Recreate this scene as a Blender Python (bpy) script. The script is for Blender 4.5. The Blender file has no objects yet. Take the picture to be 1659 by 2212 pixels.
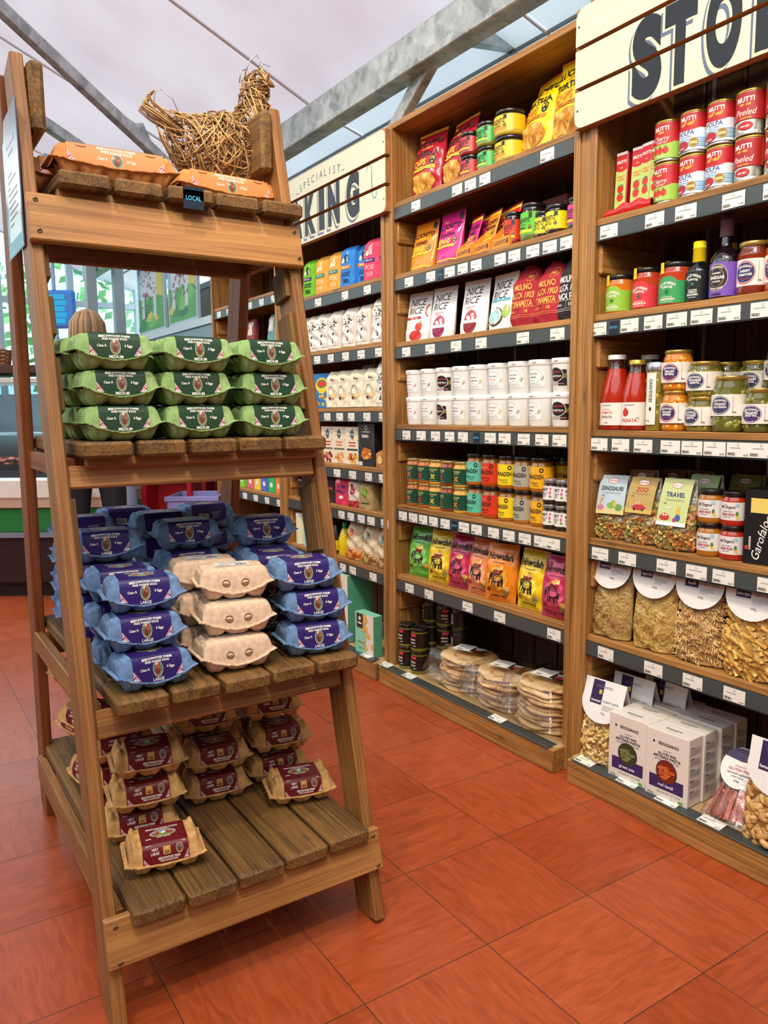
import bpy, math, random
from mathutils import Vector, Matrix
random.seed(7)
SC = bpy.context.scene
COL = SC.collection
# ---------------------------------------------------------------- camera
cd = bpy.data.cameras.new('camera'); cam = bpy.data.objects.new('camera', cd); COL.objects.link(cam)
cd.sensor_width = 36; cd.sensor_fit = 'AUTO'; cd.lens = 27.468; cd.clip_start = .05; cd.clip_end = 200
_R = ((.8382026, .0775076, -.5398231), (-.5452811, .1023888, -.8319766), (-.0092127, .9917203, .1280860))
cam.matrix_world = Matrix.Translation((0, 0, 1.2)) @ Matrix(_R).to_4x4()
SC.camera = cam
# ---------------------------------------------------------------- look, sky and lights
SC.view_settings.view_transform = 'Standard'; SC.view_settings.look = 'None'
SC.view_settings.gamma = 1; SC.view_settings.use_curve_mapping = False
SC.view_settings.exposure = 0.1
W = bpy.data.worlds.new('daylight'); SC.world = W; W.use_nodes = True
_bg = W.node_tree.nodes['Background']; _bg.inputs[0].default_value = (.84, .95, 1, 1); _bg.inputs[1].default_value = 2.3

def area(name, loc, size, power, color, target=None, sy=None, spread=None):
    l = bpy.data.lights.new(name, 'AREA'); l.energy = power; l.color = color
    l.shape = 'RECTANGLE'; l.size = size; l.size_y = sy or size
    if spread: l.spread = spread
    o = bpy.data.objects.new(name, l); COL.objects.link(o); o.location = loc
    d = Vector(target or (loc[0], loc[1], 0)) - Vector(loc)
    o.rotation_euler = d.to_track_quat('-Z', 'Y').to_euler(); return o

def spot(name, loc, target, power, color, angle=70, radius=.03, blend=.6):
    l = bpy.data.lights.new(name, 'SPOT'); l.energy = power; l.color = color
    l.spot_size = math.radians(angle); l.spot_blend = blend; l.shadow_soft_size = radius
    o = bpy.data.objects.new(name, l); COL.objects.link(o); o.location = loc
    o.rotation_euler = (Vector(target) - Vector(loc)).to_track_quat('-Z', 'Y').to_euler(); return o
WARM = (1, .86, .64); NEUT = (1, .95, .88)
spot('ceiling_spot', (.35, 1.1, 3.5), (1.95, 1.9, 1.5), 115, WARM, 80, .05)
spot('ceiling_spot', (.1, -.3, 3.4), (1.95, 1.2, 1.1), 115, WARM, 80, .05)
spot('ceiling_spot', (.4, 3.0, 3.5), (1.95, 3.3, 1.3), 90, WARM, 80, .05)
spot('ceiling_spot', (-.5, .7, 3.2), (.6, 1.9, 1.4), 85, WARM, 75, .04)
spot('ceiling_spot', (.25, 4.2, 3.4), (.9, 5.4, .9), 90, NEUT, 80, .05)
area('soft_fill', (.5, .2, 3.3), 1.2, 26, NEUT, (.9, 1.3, .5))  # added soft fill for ladder and aisle, no fixture in view

# ---------------------------------------------------------------- materials
_mats = {}
def lin(h):
    h = h.lstrip('#'); out = []
    for i in (0, 2, 4):
        c = int(h[i:i+2], 16) / 255
        out.append(c / 12.92 if c <= .04045 else ((c + .055) / 1.055) ** 2.4)
    return (*out, 1)

def M(h, rough=.5, metal=0., coat=0., spec=.5):
    """plain coloured material; h is an sRGB hex colour"""
    k = (h, rough, metal, coat, spec)
    if k in _mats: return _mats[k]
    m = bpy.data.materials.new('ink_' + h.strip('#')); m.use_nodes = True
    b = m.node_tree.nodes['Principled BSDF']
    b.inputs['Base Color'].default_value = lin(h); b.inputs['Roughness'].default_value = rough
    b.inputs['Metallic'].default_value = metal; b.inputs['Coat Weight'].default_value = coat
    b.inputs['Coat Roughness'].default_value = .08; b.inputs['Specular IOR Level'].default_value = spec
    _mats[k] = m; return m

def nodemat(name):
    m = bpy.data.materials.new(name); m.use_nodes = True
    nt = m.node_tree; b = nt.nodes['Principled BSDF']
    return m, nt, b, nt.nodes.new, nt.links.new

def wood(name, c0, c1, axis=2, rough=.6, sc=1., knots=.5, bump=.25):
    k = ('wood', name, axis)
    if k in _mats: return _mats[k]
    m, nt, b, N, L = nodemat('wood_' + name)
    tc = N('ShaderNodeTexCoord'); mp = N('ShaderNodeMapping'); L(tc.outputs['Object'], mp.inputs['Vector'])
    s = [22 * sc] * 3; s[axis] = 1.3 * sc; mp.inputs['Scale'].default_value = s
    n1 = N('ShaderNodeTexNoise'); n1.inputs['Scale'].default_value = 1.; n1.inputs['Detail'].default_value = 5; n1.inputs['Distortion'].default_value = 1.2
    L(mp.outputs[0], n1.inputs['Vector'])
    mp2 = N('ShaderNodeMapping'); L(tc.outputs['Object'], mp2.inputs['Vector']); s2 = [230 * sc] * 3; s2[axis] = 4. * sc; mp2.inputs['Scale'].default_value = s2
    n2 = N('ShaderNodeTexNoise'); n2.inputs['Scale'].default_value = 1.; n2.inputs['Detail'].default_value = 4; n2.inputs['Distortion'].default_value = .6
    L(mp2.outputs[0], n2.inputs['Vector'])
    mx = N('ShaderNodeMath'); mx.operation = 'MULTIPLY_ADD'; mx.inputs[1].default_value = .62; L(n2.outputs[0], mx.inputs[0]); 
    mm = N('ShaderNodeMath'); mm.operation = 'MULTIPLY'; mm.inputs[1].default_value = .5; L(n1.outputs[0], mm.inputs[0]); L(mm.outputs[0], mx.inputs[2])
    cr = N('ShaderNodeValToRGB'); cr.color_ramp.elements[0].position = .42; cr.color_ramp.elements[1].position = .68
    cr.color_ramp.elements[0].color = lin(c0); cr.color_ramp.elements[1].color = lin(c1)
    L(mx.outputs[0], cr.inputs[0])
    # knots
    mp3 = N('ShaderNodeMapping'); L(tc.outputs['Object'], mp3.inputs['Vector']); s3 = [9.] * 3; s3[axis] = 4.; mp3.inputs['Scale'].default_value = s3
    v = N('ShaderNodeTexVoronoi'); v.inputs['Scale'].default_value = 1.; L(mp3.outputs[0], v.inputs['Vector'])
    kr = N('ShaderNodeValToRGB'); kr.color_ramp.elements[0].position = .05; kr.color_ramp.elements[0].color = (.35, .25, .18, 1)
    kr.color_ramp.elements[1].position = .14; kr.color_ramp.elements[1].color = (1, 1, 1, 1); L(v.outputs['Distance'], kr.inputs[0])
    mu = N('ShaderNodeMix'); mu.data_type = 'RGBA'; mu.blend_type = 'MULTIPLY'; mu.inputs[0].default_value = knots
    L(cr.outputs[0], mu.inputs[6]); L(kr.outputs[0], mu.inputs[7]); L(mu.outputs[2], b.inputs['Base Color'])
    b.inputs['Roughness'].default_value = rough
    bp = N('ShaderNodeBump'); bp.inputs['Strength'].default_value = bump; bp.inputs['Distance'].default_value = .002
    L(mx.outputs[0], bp.inputs['Height']); L(bp.outputs[0], b.inputs['Normal'])
    _mats[k] = m; return m

def pulp(name, c0, c1, sc=60, bump=.35):
    k = ('pulp', name)
    if k in _mats: return _mats[k]
    m, nt, b, N, L = nodemat('pulp_' + name)
    tc = N('ShaderNodeTexCoord'); n1 = N('ShaderNodeTexNoise'); n1.inputs['Scale'].default_value = sc; n1.inputs['Detail'].default_value = 6
    L(tc.outputs['Object'], n1.inputs['Vector'])
    cr = N('ShaderNodeValToRGB'); cr.color_ramp.elements[0].position = .3; cr.color_ramp.elements[1].position = .7
    cr.color_ramp.elements[0].color = lin(c0); cr.color_ramp.elements[1].color = lin(c1); L(n1.outputs[0], cr.inputs[0]); L(cr.outputs[0], b.inputs['Base Color'])
    n2 = N('ShaderNodeTexNoise'); n2.inputs['Scale'].default_value = sc * 7; n2.inputs['Detail'].default_value = 3; L(tc.outputs['Object'], n2.inputs['Vector'])
    bp = N('ShaderNodeBump'); bp.inputs['Strength'].default_value = bump; bp.inputs['Distance'].default_value = .001; L(n2.outputs[0], bp.inputs['Height']); L(bp.outputs[0], b.inputs['Normal'])
    b.inputs['Roughness'].default_value = .85; b.inputs['Specular IOR Level'].default_value = .2
    _mats[k] = m; return m

def film():
    if 'film' in _mats: return _mats['film']
    m, nt, b, N, L = nodemat('clear_film'); nt.nodes.remove(b)
    t = N('ShaderNodeBsdfTransparent'); g = N('ShaderNodeBsdfGlossy'); g.inputs['Roughness'].default_value = .12
    lw = N('ShaderNodeLayerWeight'); lw.inputs[0].default_value = .35
    tc = N('ShaderNodeTexCoord'); n = N('ShaderNodeTexNoise'); n.inputs['Scale'].default_value = 38; n.inputs['Detail'].default_value = 4; L(tc.outputs['Object'], n.inputs['Vector'])
    bp = N('ShaderNodeBump'); bp.inputs['Strength'].default_value = .9; bp.inputs['Distance'].default_value = .006; L(n.outputs[0], bp.inputs['Height'])
    L(bp.outputs[0], g.inputs['Normal']); L(bp.outputs[0], lw.inputs['Normal'])
    mt = N('ShaderNodeMath'); mt.operation = 'MULTIPLY_ADD'; mt.inputs[1].default_value = .35; mt.inputs[2].default_value = .07; L(lw.outputs['Fresnel'], mt.inputs[0])
    mx = N('ShaderNodeMixShader'); L(mt.outputs[0], mx.inputs[0]); L(t.outputs[0], mx.inputs[1]); L(g.outputs[0], mx.inputs[2])
    L(mx.outputs[0], nt.nodes['Material Output'].inputs[0])
    _mats['film'] = m; return m

def glass_pane(tint='E8F4F6'):
    k = ('pane', tint)
    if k in _mats: return _mats[k]
    m, nt, b, N, L = nodemat('pane_glass'); nt.nodes.remove(b)
    t = N('ShaderNodeBsdfTransparent'); t.inputs[0].default_value = lin(tint); g = N('ShaderNodeBsdfGlossy'); g.inputs['Roughness'].default_value = .03
    mx = N('ShaderNodeMixShader'); mx.inputs[0].default_value = .1; L(t.outputs[0], mx.inputs[1]); L(g.outputs[0], mx.inputs[2])
    L(mx.outputs[0], nt.nodes['Material Output'].inputs[0]); _mats[k] = m; return m

def galv():
    if 'galv' in _mats: return _mats['galv']
    m, nt, b, N, L = nodemat('galvanised_steel')
    tc = N('ShaderNodeTexCoord'); v = N('ShaderNodeTexVoronoi'); v.inputs['Scale'].default_value = 30; L(tc.outputs['Object'], v.inputs['Vector'])
    n = N('ShaderNodeTexNoise'); n.inputs['Scale'].default_value = 9; n.inputs['Detail'].default_value = 6; L(tc.outputs['Object'], n.inputs['Vector'])
    mx = N('ShaderNodeMath'); mx.operation = 'MULTIPLY_ADD'; mx.inputs[1].default_value = .3; L(v.outputs['Color'], mx.inputs[0]); L(n.outputs[0], mx.inputs[2])
    cr = N('ShaderNodeValToRGB'); cr.color_ramp.elements[0].position = .35; cr.color_ramp.elements[1].position = .85
    cr.color_ramp.elements[0].color = lin('7C8080'); cr.color_ramp.elements[1].color = lin('C4C8C6'); L(mx.outputs[0], cr.inputs[0]); L(cr.outputs[0], b.inputs['Base Color'])
    b.inputs['Metallic'].default_value = .55; b.inputs['Roughness'].default_value = .45
    _mats['galv'] = m; return m

# ---------------------------------------------------------------- mesh builder
class MB:
    def __init__(s): s.v = []; s.f = []; s.m = []; s.mats = []; s.sm = []
    def mi(s, mat):
        if mat not in s.mats: s.mats.append(mat)
        return s.mats.index(mat)
    def add(s, vs, fs, mat, smooth=False):
        o = len(s.v); s.v.extend([tuple(p) for p in vs]); k = s.mi(mat)
        for f in fs: s.f.append([o + i for i in f]); s.m.append(k); s.sm.append(smooth)
        return s
    def box(s, lo, hi, mat, ch=0., mtx=None):
        x0, y0, z0 = lo; x1, y1, z1 = hi
        if ch <= 0:
            vs = [(x, y, z) for x in (x0, x1) for y in (y0, y1) for z in (z0, z1)]
            fs = [(0, 1, 3, 2), (4, 6, 7, 5), (0, 4, 5, 1), (2, 3, 7, 6), (0, 2, 6, 4), (1, 5, 7, 3)]
        else:
            c = [((x0 + x1) / 2, (x1 - x0) / 2), ((y0 + y1) / 2, (y1 - y0) / 2), ((z0 + z1) / 2, (z1 - z0) / 2)]
            ch = min(ch, *(h * .9 for _, h in c)); vs = []; idx = {}
            for sx in (-1, 1):
                for sy in (-1, 1):
                    for sz in (-1, 1):
                        for a in range(3):
                            sg = (sx, sy, sz); p = [c[i][0] + sg[i] * (c[i][1] - (0 if i == a else ch)) for i in range(3)]
                            idx[(sx, sy, sz, a)] = len(vs); vs.append(p)
            fs = []
            for a in range(3):
                b, d = (a + 1) % 3, (a + 2) % 3
                for sa in (-1, 1):
                    q = []
                    for sb, sd in ((-1, -1), (1, -1), (1, 1), (-1, 1)):
                        g = [0, 0, 0]; g[a] = sa; g[b] = sb; g[d] = sd; q.append(idx[(*g, a)])
                    fs.append(q if sa > 0 else q[::-1])
                for sb in (-1, 1):
                    for sd in (-1, 1):
                        q = []
                        for sa, w in ((-1, b), (1, b), (1, d), (-1, d)):
                            g = [0, 0, 0]; g[a] = sa; g[b] = sb; g[d] = sd; q.append(idx[(*g, w)])
                        fs.append(q if sb * sd < 0 else q[::-1])
            for sx in (-1, 1):
                for sy in (-1, 1):
                    for sz in (-1, 1):
                        q = [idx[(sx, sy, sz, a)] for a in range(3)]; fs.append(q if sx * sy * sz > 0 else q[::-1])
        if mtx is not None: vs = [mtx @ Vector(p) for p in vs]
        return s.add(vs, fs, mat)
    def beam(s, a, b, w, h, mat, ch=0., up=(0, 0, 1)):
        """bar from a to b, width w (sideways) and height h"""
        a = Vector(a); b = Vector(b); y = (b - a); L = y.length; y.normalize(); u = Vector(up)
        x = y.cross(u).normalized(); z = x.cross(y)
        m = Matrix(((x.x, y.x, z.x, a.x), (x.y, y.y, z.y, a.y), (x.z, y.z, z.z, a.z), (0, 0, 0, 1)))
        return s.box((-w / 2, 0, -h / 2), (w / 2, L, h / 2), mat, ch, m)
    def lathe(s, prof, mat, n=24, c=(0, 0), cap=(True, True), smooth=True):
        vs = []; fs = []
        for r, z in prof:
            for i in range(n):
                t = 2 * math.pi * i / n; vs.append((c[0] + r * math.cos(t), c[1] + r * math.sin(t), z))
        for j in range(len(prof) - 1):
            for i in range(n): fs.append((j * n + i, j * n + (i + 1) % n, (j + 1) * n + (i + 1) % n, (j + 1) * n + i))
        s.add(vs, fs, mat, smooth)
        if cap[0]: s.add(vs[:n], [list(range(n))[::-1]], mat)
        if cap[1]: s.add(vs[-n:], [list(range(n))], mat)
        return s
    def tube(s, pts, r, mat, n=6, cap=True):
        pts = [Vector(p) for p in pts]; rr = r if isinstance(r, (list, tuple)) else [r] * len(pts)
        vs = []; fs = []; ref = Vector((0, 0, 1)); 
        for i, p in enumerate(pts):
            d = (pts[min(i + 1, len(pts) - 1)] - pts[max(i - 1, 0)]); d = d.normalized() if d.length > 1e-9 else Vector((0, 0, 1))
            if i == 0:
                if abs(d.dot(ref)) > .9: ref = Vector((1, 0, 0))
                x = d.cross(ref).normalized()
            else: x = (x - d * x.dot(d)).normalized()
            y = d.cross(x)
            for k in range(n):
                t = 2 * math.pi * k / n; vs.append(p + (x * math.cos(t) + y * math.sin(t)) * rr[i])
        for j in range(len(pts) - 1):
            for i in range(n): fs.append((j * n + i, j * n + (i + 1) % n, (j + 1) * n + (i + 1) % n, (j + 1) * n + i))
        if cap: fs.append(list(range(n))[::-1]); fs.append([len(vs) - n + i for i in range(n)])
        return s.add(vs, fs, mat, True)
    def grid(s, fn, nu, nv, mat, smooth=True, closed=False, flip=False):
        vs = [fn(i / nu, j / nv) for j in range(nv + 1) for i in range(nu + (0 if closed else 1))]
        w = nu if closed else nu + 1; fs = []
        for j in range(nv):
            for i in range(nu):
                a = j * w + i; b = j * w + (i + 1) % w; c = b + w; d = a + w
                fs.append((d, c, b, a) if flip else (a, b, c, d))
        return s.add(vs, fs, mat, smooth)
    def ellipsoid(s, c, r, mat, nu=14, nv=9):
        return s.grid(lambda u, v: (c[0] + r[0] * math.sin(math.pi * v) * math.cos(2 * math.pi * u), c[1] + r[1] * math.sin(math.pi * v) * math.sin(2 * math.pi * u), c[2] - r[2] * math.cos(math.pi * v)), nu, nv, mat, True, True)
    def mesh(s, name):
        me = bpy.data.meshes.new(name); me.from_pydata(s.v, [], s.f)
        for m in s.mats: me.materials.append(m)
        me.polygons.foreach_set('material_index', s.m); me.polygons.foreach_set('use_smooth', s.sm); me.update()
        return me

_mesh = {}
def link(name, data, parent=None, loc=None, rot=None, label=None, kind=None):
    o = bpy.data.objects.new(name, data); COL.objects.link(o)
    if parent is not None: o.parent = parent
    if loc is not None: o.location = loc
    if rot is not None: o.rotation_euler = rot if isinstance(rot, (tuple, list)) else (0, 0, rot)
    if label: o['label'] = label
    if kind: o['kind'] = kind
    return o
def part(name, key, fn, parent, **kw):
    """mesh part; fn(mb) fills the builder once per key, repeats share the mesh"""
    if key is None: mb = MB(); fn(mb); me = mb.mesh(name)
    else:
        if key not in _mesh: mb = MB(); fn(mb); _mesh[key] = mb.mesh(name)
        me = _mesh[key]
    return link(name, me, parent, **kw)
def thing(name, label, cat, loc=(0, 0, 0), rot=0, group=None):
    o = link(name, None, None, loc, rot); o.empty_display_size = .02
    o['label'] = label; o['category'] = cat
    if group: o['group'] = group
    return o
def single(name, key, fn, label, cat, loc=(0, 0, 0), rot=0, group=None):
    o = part(name, key, fn, None, loc=loc, rot=rot); o['label'] = label; o['category'] = cat
    if group: o['group'] = group
    return o
def struct(name, fn):
    o = part(name, None, fn, None); o['kind'] = 'structure'; return o

# ---------------------------------------------------------------- printed artwork
_glyph = {}
def glyphs(txt, bold=0., res=1):
    k = (txt, bold, res)
    if k not in _glyph:
        c = bpy.data.curves.new('t', 'FONT'); c.body = txt; c.size = 1; c.resolution_u = res; c.offset = bold
        o = bpy.data.objects.new('t', c); m = o.to_mesh()
        vs = [(v.co.x, v.co.y) for v in m.vertices]; fs = [tuple(p.vertices) for p in m.polygons]
        o.to_mesh_clear(); bpy.data.objects.remove(o); bpy.data.curves.remove(c)
        w0 = min([v[0] for v in vs] or [0]); w1 = max([v[0] for v in vs] or [1])
        _glyph[k] = ([((x - w0) / (w1 - w0), y / .7) for x, y in vs], fs, (w1 - w0) / .7)
    return _glyph[k]

class Art:
    """flat printed design in metres, later laid on a surface"""
    def __init__(s): s.t = []; s.k = 0
    def _tri(s, vs, fs, mat, layer): s.t.append((vs, fs, mat, layer))
    def rect(s, x0, y0, x1, y1, col, layer=None, rough=.45):
        s.k += 1; s._tri([(x0, y0), (x1, y0), (x1, y1), (x0, y1)], [(0, 1, 2), (0, 2, 3)], col if not isinstance(col, str) else M(col, rough), s.k if layer is None else layer); return s
    def poly(s, pts, col, rough=.45):
        s.k += 1; s._tri(list(pts), [(0, i, i + 1) for i in range(1, len(pts) - 1)], M(col, rough), s.k); return s
    def oval(s, cx, cy, rx, ry, col, n=18, ring=0., a0=0, a1=360, rough=.45):
        s.k += 1; m = M(col, rough); vs = []; fs = []
        full = abs(a1 - a0) >= 360; cnt = n if full else n + 1
        an = [math.radians(a0 + (a1 - a0) * i / n) for i in range(cnt)]
        if ring > 0:
            for a in an: vs.append((cx + rx * math.cos(a), cy + ry * math.sin(a))); vs.append((cx + (rx - ring) * math.cos(a), cy + (ry - ring) * math.sin(a)))
            for i in range(n):
                a, b = 2 * i, 2 * ((i + 1) % cnt); fs += [(a, b, b + 1), (a, b + 1, a + 1)]
        else:
            vs.append((cx, cy))
            for a in an: vs.append((cx + rx * math.cos(a), cy + ry * math.sin(a)))
            fs = [(0, 1 + i, 1 + (i + 1) % cnt) for i in range(n)]
        s._tri(vs, fs, m, s.k); return s
    def text(s, txt, cx, cy, h, col, maxw=None, bold=.02, arc=0., rot=0., shear=0., stretch=1., layer=None, al='c', rough=.45, res=2):
        """h is the capital height; cy is the middle of the capitals"""
        if not txt: return s
        s.k += 1; res = res if h < .05 else 8; vs, fs, asp = glyphs(txt, min(bold, .032) if h < .05 else bold, res); w = asp * h * stretch
        if maxw and w > maxw: w = maxw
        x0 = cx - (w / 2 if al == 'c' else 0 if al == 'l' else w); out = []; cr, sr = math.cos(rot), math.sin(rot)
        for x, y in vs:
            px = x0 + x * w; py = cy + (y - .5) * h; px += shear * (y - .5) * h
            if arc: py -= arc * ((px - cx) / (w / 2)) ** 2
            if rot: dx, dy = px - cx, py - cy; px, py = cx + dx * cr - dy * sr, cy + dx * sr + dy * cr
            out.append((px, py))
        s._tri(out, fs, M(col, rough), s.k if layer is None else layer); return s
    def put(s, mb, fn, maxlen=None, base=1.0, step=.00004):
        """fn(u, v, lift) -> point on the surface"""
        for vs, fs, mat, layer in s.t:
            vs = list(vs); fs = list(fs)
            if maxlen:
                for _ in range(6):
                    mid = {}; nf = []; big = False
                    def m(i, j):
                        k = (min(i, j), max(i, j))
                        if k in mid: return mid[k]
                        a, b = vs[i], vs[j]
                        if (a[0] - b[0]) ** 2 + (a[1] - b[1]) ** 2 <= maxlen ** 2: mid[k] = None
                        else: vs.append(((a[0] + b[0]) / 2, (a[1] + b[1]) / 2)); mid[k] = len(vs) - 1
                        return mid[k]
                    for a, b, c in fs:
                        ab, bc, ca = m(a, b), m(b, c), m(c, a); q = (ab is not None) + (bc is not None) + (ca is not None)
                        if q == 0: nf.append((a, b, c)); continue
                        big = True
                        if q == 3: nf += [(a, ab, ca), (ab, b, bc), (ca, bc, c), (ab, bc, ca)]
                        else:
                            while ab is None or (q == 2 and bc is None): a, b, c, ab, bc, ca = b, c, a, bc, ca, ab
                            if q == 1: nf += [(a, ab, c), (ab, b, c)]
                            else: nf += [(a, ab, c), (ab, bc, c), (ab, b, bc)]
                    fs = nf
                    if not big: break
            e = base * .0003 + layer * step
            mb.add([fn(u, v, e) for u, v in vs], fs, mat, False)
        return s

def onflat(y0, z0=0., x0=0.):
    """surface facing local -Y at y0; u right, v up"""
    return lambda u, v, e: (x0 + u, y0 - e, z0 + v)
def oncyl(r, zc, a0=0.):
    return lambda u, v, e: ((r + e) * math.sin(u / r + a0), -(r + e) * math.cos(u / r + a0), zc + v)
FACE = -math.pi / 2          # a thing with its front on local -Y looks towards the aisle
# ---------------------------------------------------------------- the room
def floor_mat():
    m, nt, b, N, L = nodemat('terracotta_tiles')
    tc = N('ShaderNodeTexCoord'); mp = N('ShaderNodeMapping'); mp.inputs['Location'].default_value = (-.75 + .325 * 20, -1.245 + .3265 * 20, 0)
    L(tc.outputs['Object'], mp.inputs['Vector'])
    br = N('ShaderNodeTexBrick'); br.offset = 0; br.squash = 1; L(mp.outputs[0], br.inputs['Vector'])
    br.inputs['Scale'].default_value = 1; br.inputs['Brick Width'].default_value = .325; br.inputs['Row Height'].default_value = .3265
    br.inputs['Mortar Size'].default_value = .0013; br.inputs['Mortar Smooth'].default_value = .3
    br.inputs['Color1'].default_value = lin('A44822'); br.inputs['Color2'].default_value = lin('B2542E'); br.inputs['Mortar'].default_value = lin('4A3226')
    ch = N('ShaderNodeTexChecker'); mc = N('ShaderNodeMapping'); mc.inputs['Location'].default_value = ((-.75 + .325 * 20) / .325, (-1.245 + .3265 * 20) / .3265, .5); mc.inputs['Scale'].default_value = (1 / .325, 1 / .3265, 0); L(tc.outputs['Object'], mc.inputs['Vector']); L(mc.outputs[0], ch.inputs['Vector']); ch.inputs['Scale'].default_value = 1
    outs = []
    for sx, sy in ((7, 44), (44, 7)):
        q = N('ShaderNodeMapping'); q.inputs['Scale'].default_value = (sx, sy, 1); q.inputs['Rotation'].default_value = (0, 0, .12); L(tc.outputs['Object'], q.inputs['Vector'])
        n = N('ShaderNodeTexNoise'); n.inputs['Scale'].default_value = 1; n.inputs['Detail'].default_value = 7; n.inputs['Roughness'].default_value = .62; n.inputs['Distortion'].default_value = 1.6; L(q.outputs[0], n.inputs['Vector']); outs.append(n)
    mx = N('ShaderNodeMix'); mx.data_type = 'FLOAT'; L(ch.outputs['Fac'], mx.inputs[0]); L(outs[0].outputs[0], mx.inputs[2]); L(outs[1].outputs[0], mx.inputs[3])
    cr = N('ShaderNodeValToRGB'); cr.color_ramp.elements[0].position = .3; cr.color_ramp.elements[1].position = .75
    cr.color_ramp.elements[0].color = (.70, .62, .58, 1); cr.color_ramp.elements[1].color = (1.18, 1.20, 1.24, 1); L(mx.outputs[0], cr.inputs[0])
    mu = N('ShaderNodeMix'); mu.data_type = 'RGBA'; mu.blend_type = 'MULTIPLY'; mu.inputs[0].default_value = 1; L(br.outputs[0], mu.inputs[6]); L(cr.outputs[0], mu.inputs[7])
    # pale scuffs
    s = N('ShaderNodeTexNoise'); s.inputs['Scale'].default_value = 2.1; s.inputs['Detail'].default_value = 9; s.inputs['Roughness'].default_value = .7; L(tc.outputs['Object'], s.inputs['Vector'])
    sr = N('ShaderNodeValToRGB'); sr.color_ramp.elements[0].position = .5; sr.color_ramp.elements[1].position = .8; sr.color_ramp.elements[1].color = (.3, .3, .3, 1); sr.color_ramp.elements[0].color = (0, 0, 0, 1); L(s.outputs[0], sr.inputs[0])
    m2 = N('ShaderNodeMix'); m2.data_type = 'RGBA'; L(sr.outputs[0], m2.inputs[0]); L(mu.outputs[2], m2.inputs[6]); m2.inputs[7].default_value = lin('CC7C5C')
    L(m2.outputs[2], b.inputs['Base Color']); b.inputs['Roughness'].default_value = .33; b.inputs['Specular IOR Level'].default_value = .42
    bp = N('ShaderNodeBump'); bp.inputs['Strength'].default_value = .4; bp.inputs['Distance'].default_value = .002; bp.invert = True; L(br.outputs['Fac'], bp.inputs['Height']); L(bp.outputs[0], b.inputs['Normal'])
    return m
struct('floor', lambda mb: mb.add([(-4, -2.5, 0), (4.5, -2.5, 0), (4.5, 10.5, 0), (-4, 10.5, 0)], [(0, 1, 2, 3)], floor_mat()))

def fabric(name, c):
    m, nt, b, N, L = nodemat(name)
    tc = N('ShaderNodeTexCoord'); n = N('ShaderNodeTexNoise'); n.inputs['Scale'].default_value = 1.4; n.inputs['Detail'].default_value = 5; L(tc.outputs['Object'], n.inputs['Vector'])
    cr = N('ShaderNodeValToRGB'); cr.color_ramp.elements[0].color = lin(c[0]); cr.color_ramp.elements[1].color = lin(c[1]); cr.color_ramp.elements[0].position = .35; cr.color_ramp.elements[1].position = .65
    L(n.outputs[0], cr.inputs[0]); L(cr.outputs[0], b.inputs['Base Color']); b.inputs['Roughness'].default_value = .75; b.inputs['Specular IOR Level'].default_value = .2
    t = N('ShaderNodeBsdfTranslucent'); L(cr.outputs[0], t.inputs[0]); mx = N('ShaderNodeMixShader'); mx.inputs[0].default_value = .42
    L(b.outputs[0], mx.inputs[1]); L(t.outputs[0], mx.inputs[2]); L(mx.outputs[0], nt.nodes['Material Output'].inputs[0])
    return m
CEIL = fabric('ceiling_panel', ('CFBFC6', 'DDD2D8')); CEIL2 = fabric('ceiling_panel_lower', ('C8D2DA', 'D8E0E6'))
def _ceil(mb):
    ys = [-1.8 + 1.43 * i for i in range(9)]; k = .45
    for y0, y1 in zip(ys[:-1], ys[1:]):
        def f(u, v):
            x = 2.1 - 4.6 * u; y = y0 + (y1 - y0) * v
            return (x, y, 2.83 + k * (2.1 - x) - .05 * math.sin(math.pi * v) ** .6 * min(1, u * 8) + .0)
        mb.grid(f, 24, 10, CEIL, True, flip=True)
        f2 = lambda u, v: (2.1 + .62 * u, y0 + .006 + (y1 - y0 - .012) * v, 2.83 - .3 * .62 * u)
        mb.grid(f2, 2, 2, CEIL2, True)
struct('ceiling', _ceil)
def _seams(mb):
    g = M('D8D4D8', .5)
    for i in range(9):
        y = -1.8 + 1.43 * i
        mb.beam((2.1, y, 2.825), (-2.5, y, 2.825 + .45 * 4.6), .018, .008, g); mb.beam((2.1, y, 2.822), (2.72, y, 2.822 - .186), .012, .008, g)
struct('trim_1', _seams)
# eaves: grey purlin, gutter rail and clerestory window behind the shelving
struct('trim_2', lambda mb: (mb.beam((2.43, -2, 2.725), (2.43, 9, 2.725), .012, .012, M('6E7478', .5)), mb.beam((2.66, -2, 2.62), (2.66, 9, 2.62), .06, .07, M('7A8288', .5)), mb.beam((2.68, -2, 2.36), (2.68, 9, 2.36), .06, .05, M('8A9298', .5))))
def _clere(mb):
    for i in range(10):
        mb.box((2.67, -2 + i * 1.2, 2.38), (2.70, -1.955 + i * 1.2, 2.6), M('C8D0D4', .4))
    mb.box((2.684, -2, 2.38), (2.688, 9, 2.6), glass_pane())
struct('window_1', _clere)
struct('wall_left', lambda mb: mb.box((-4.05, -2.5, 0), (-4, 10.5, 3.2), M('B8AEA0', .8)))
struct('wall_front', lambda mb: mb.box((-4, -2.55, 0), (4.5, -2.5, 3.4), M('A89C8C', .8)))
struct('wall_right', lambda mb: mb.box((2.66, -2, 0), (2.72, 9, 2.36), M('8D8A84', .8)))

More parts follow.
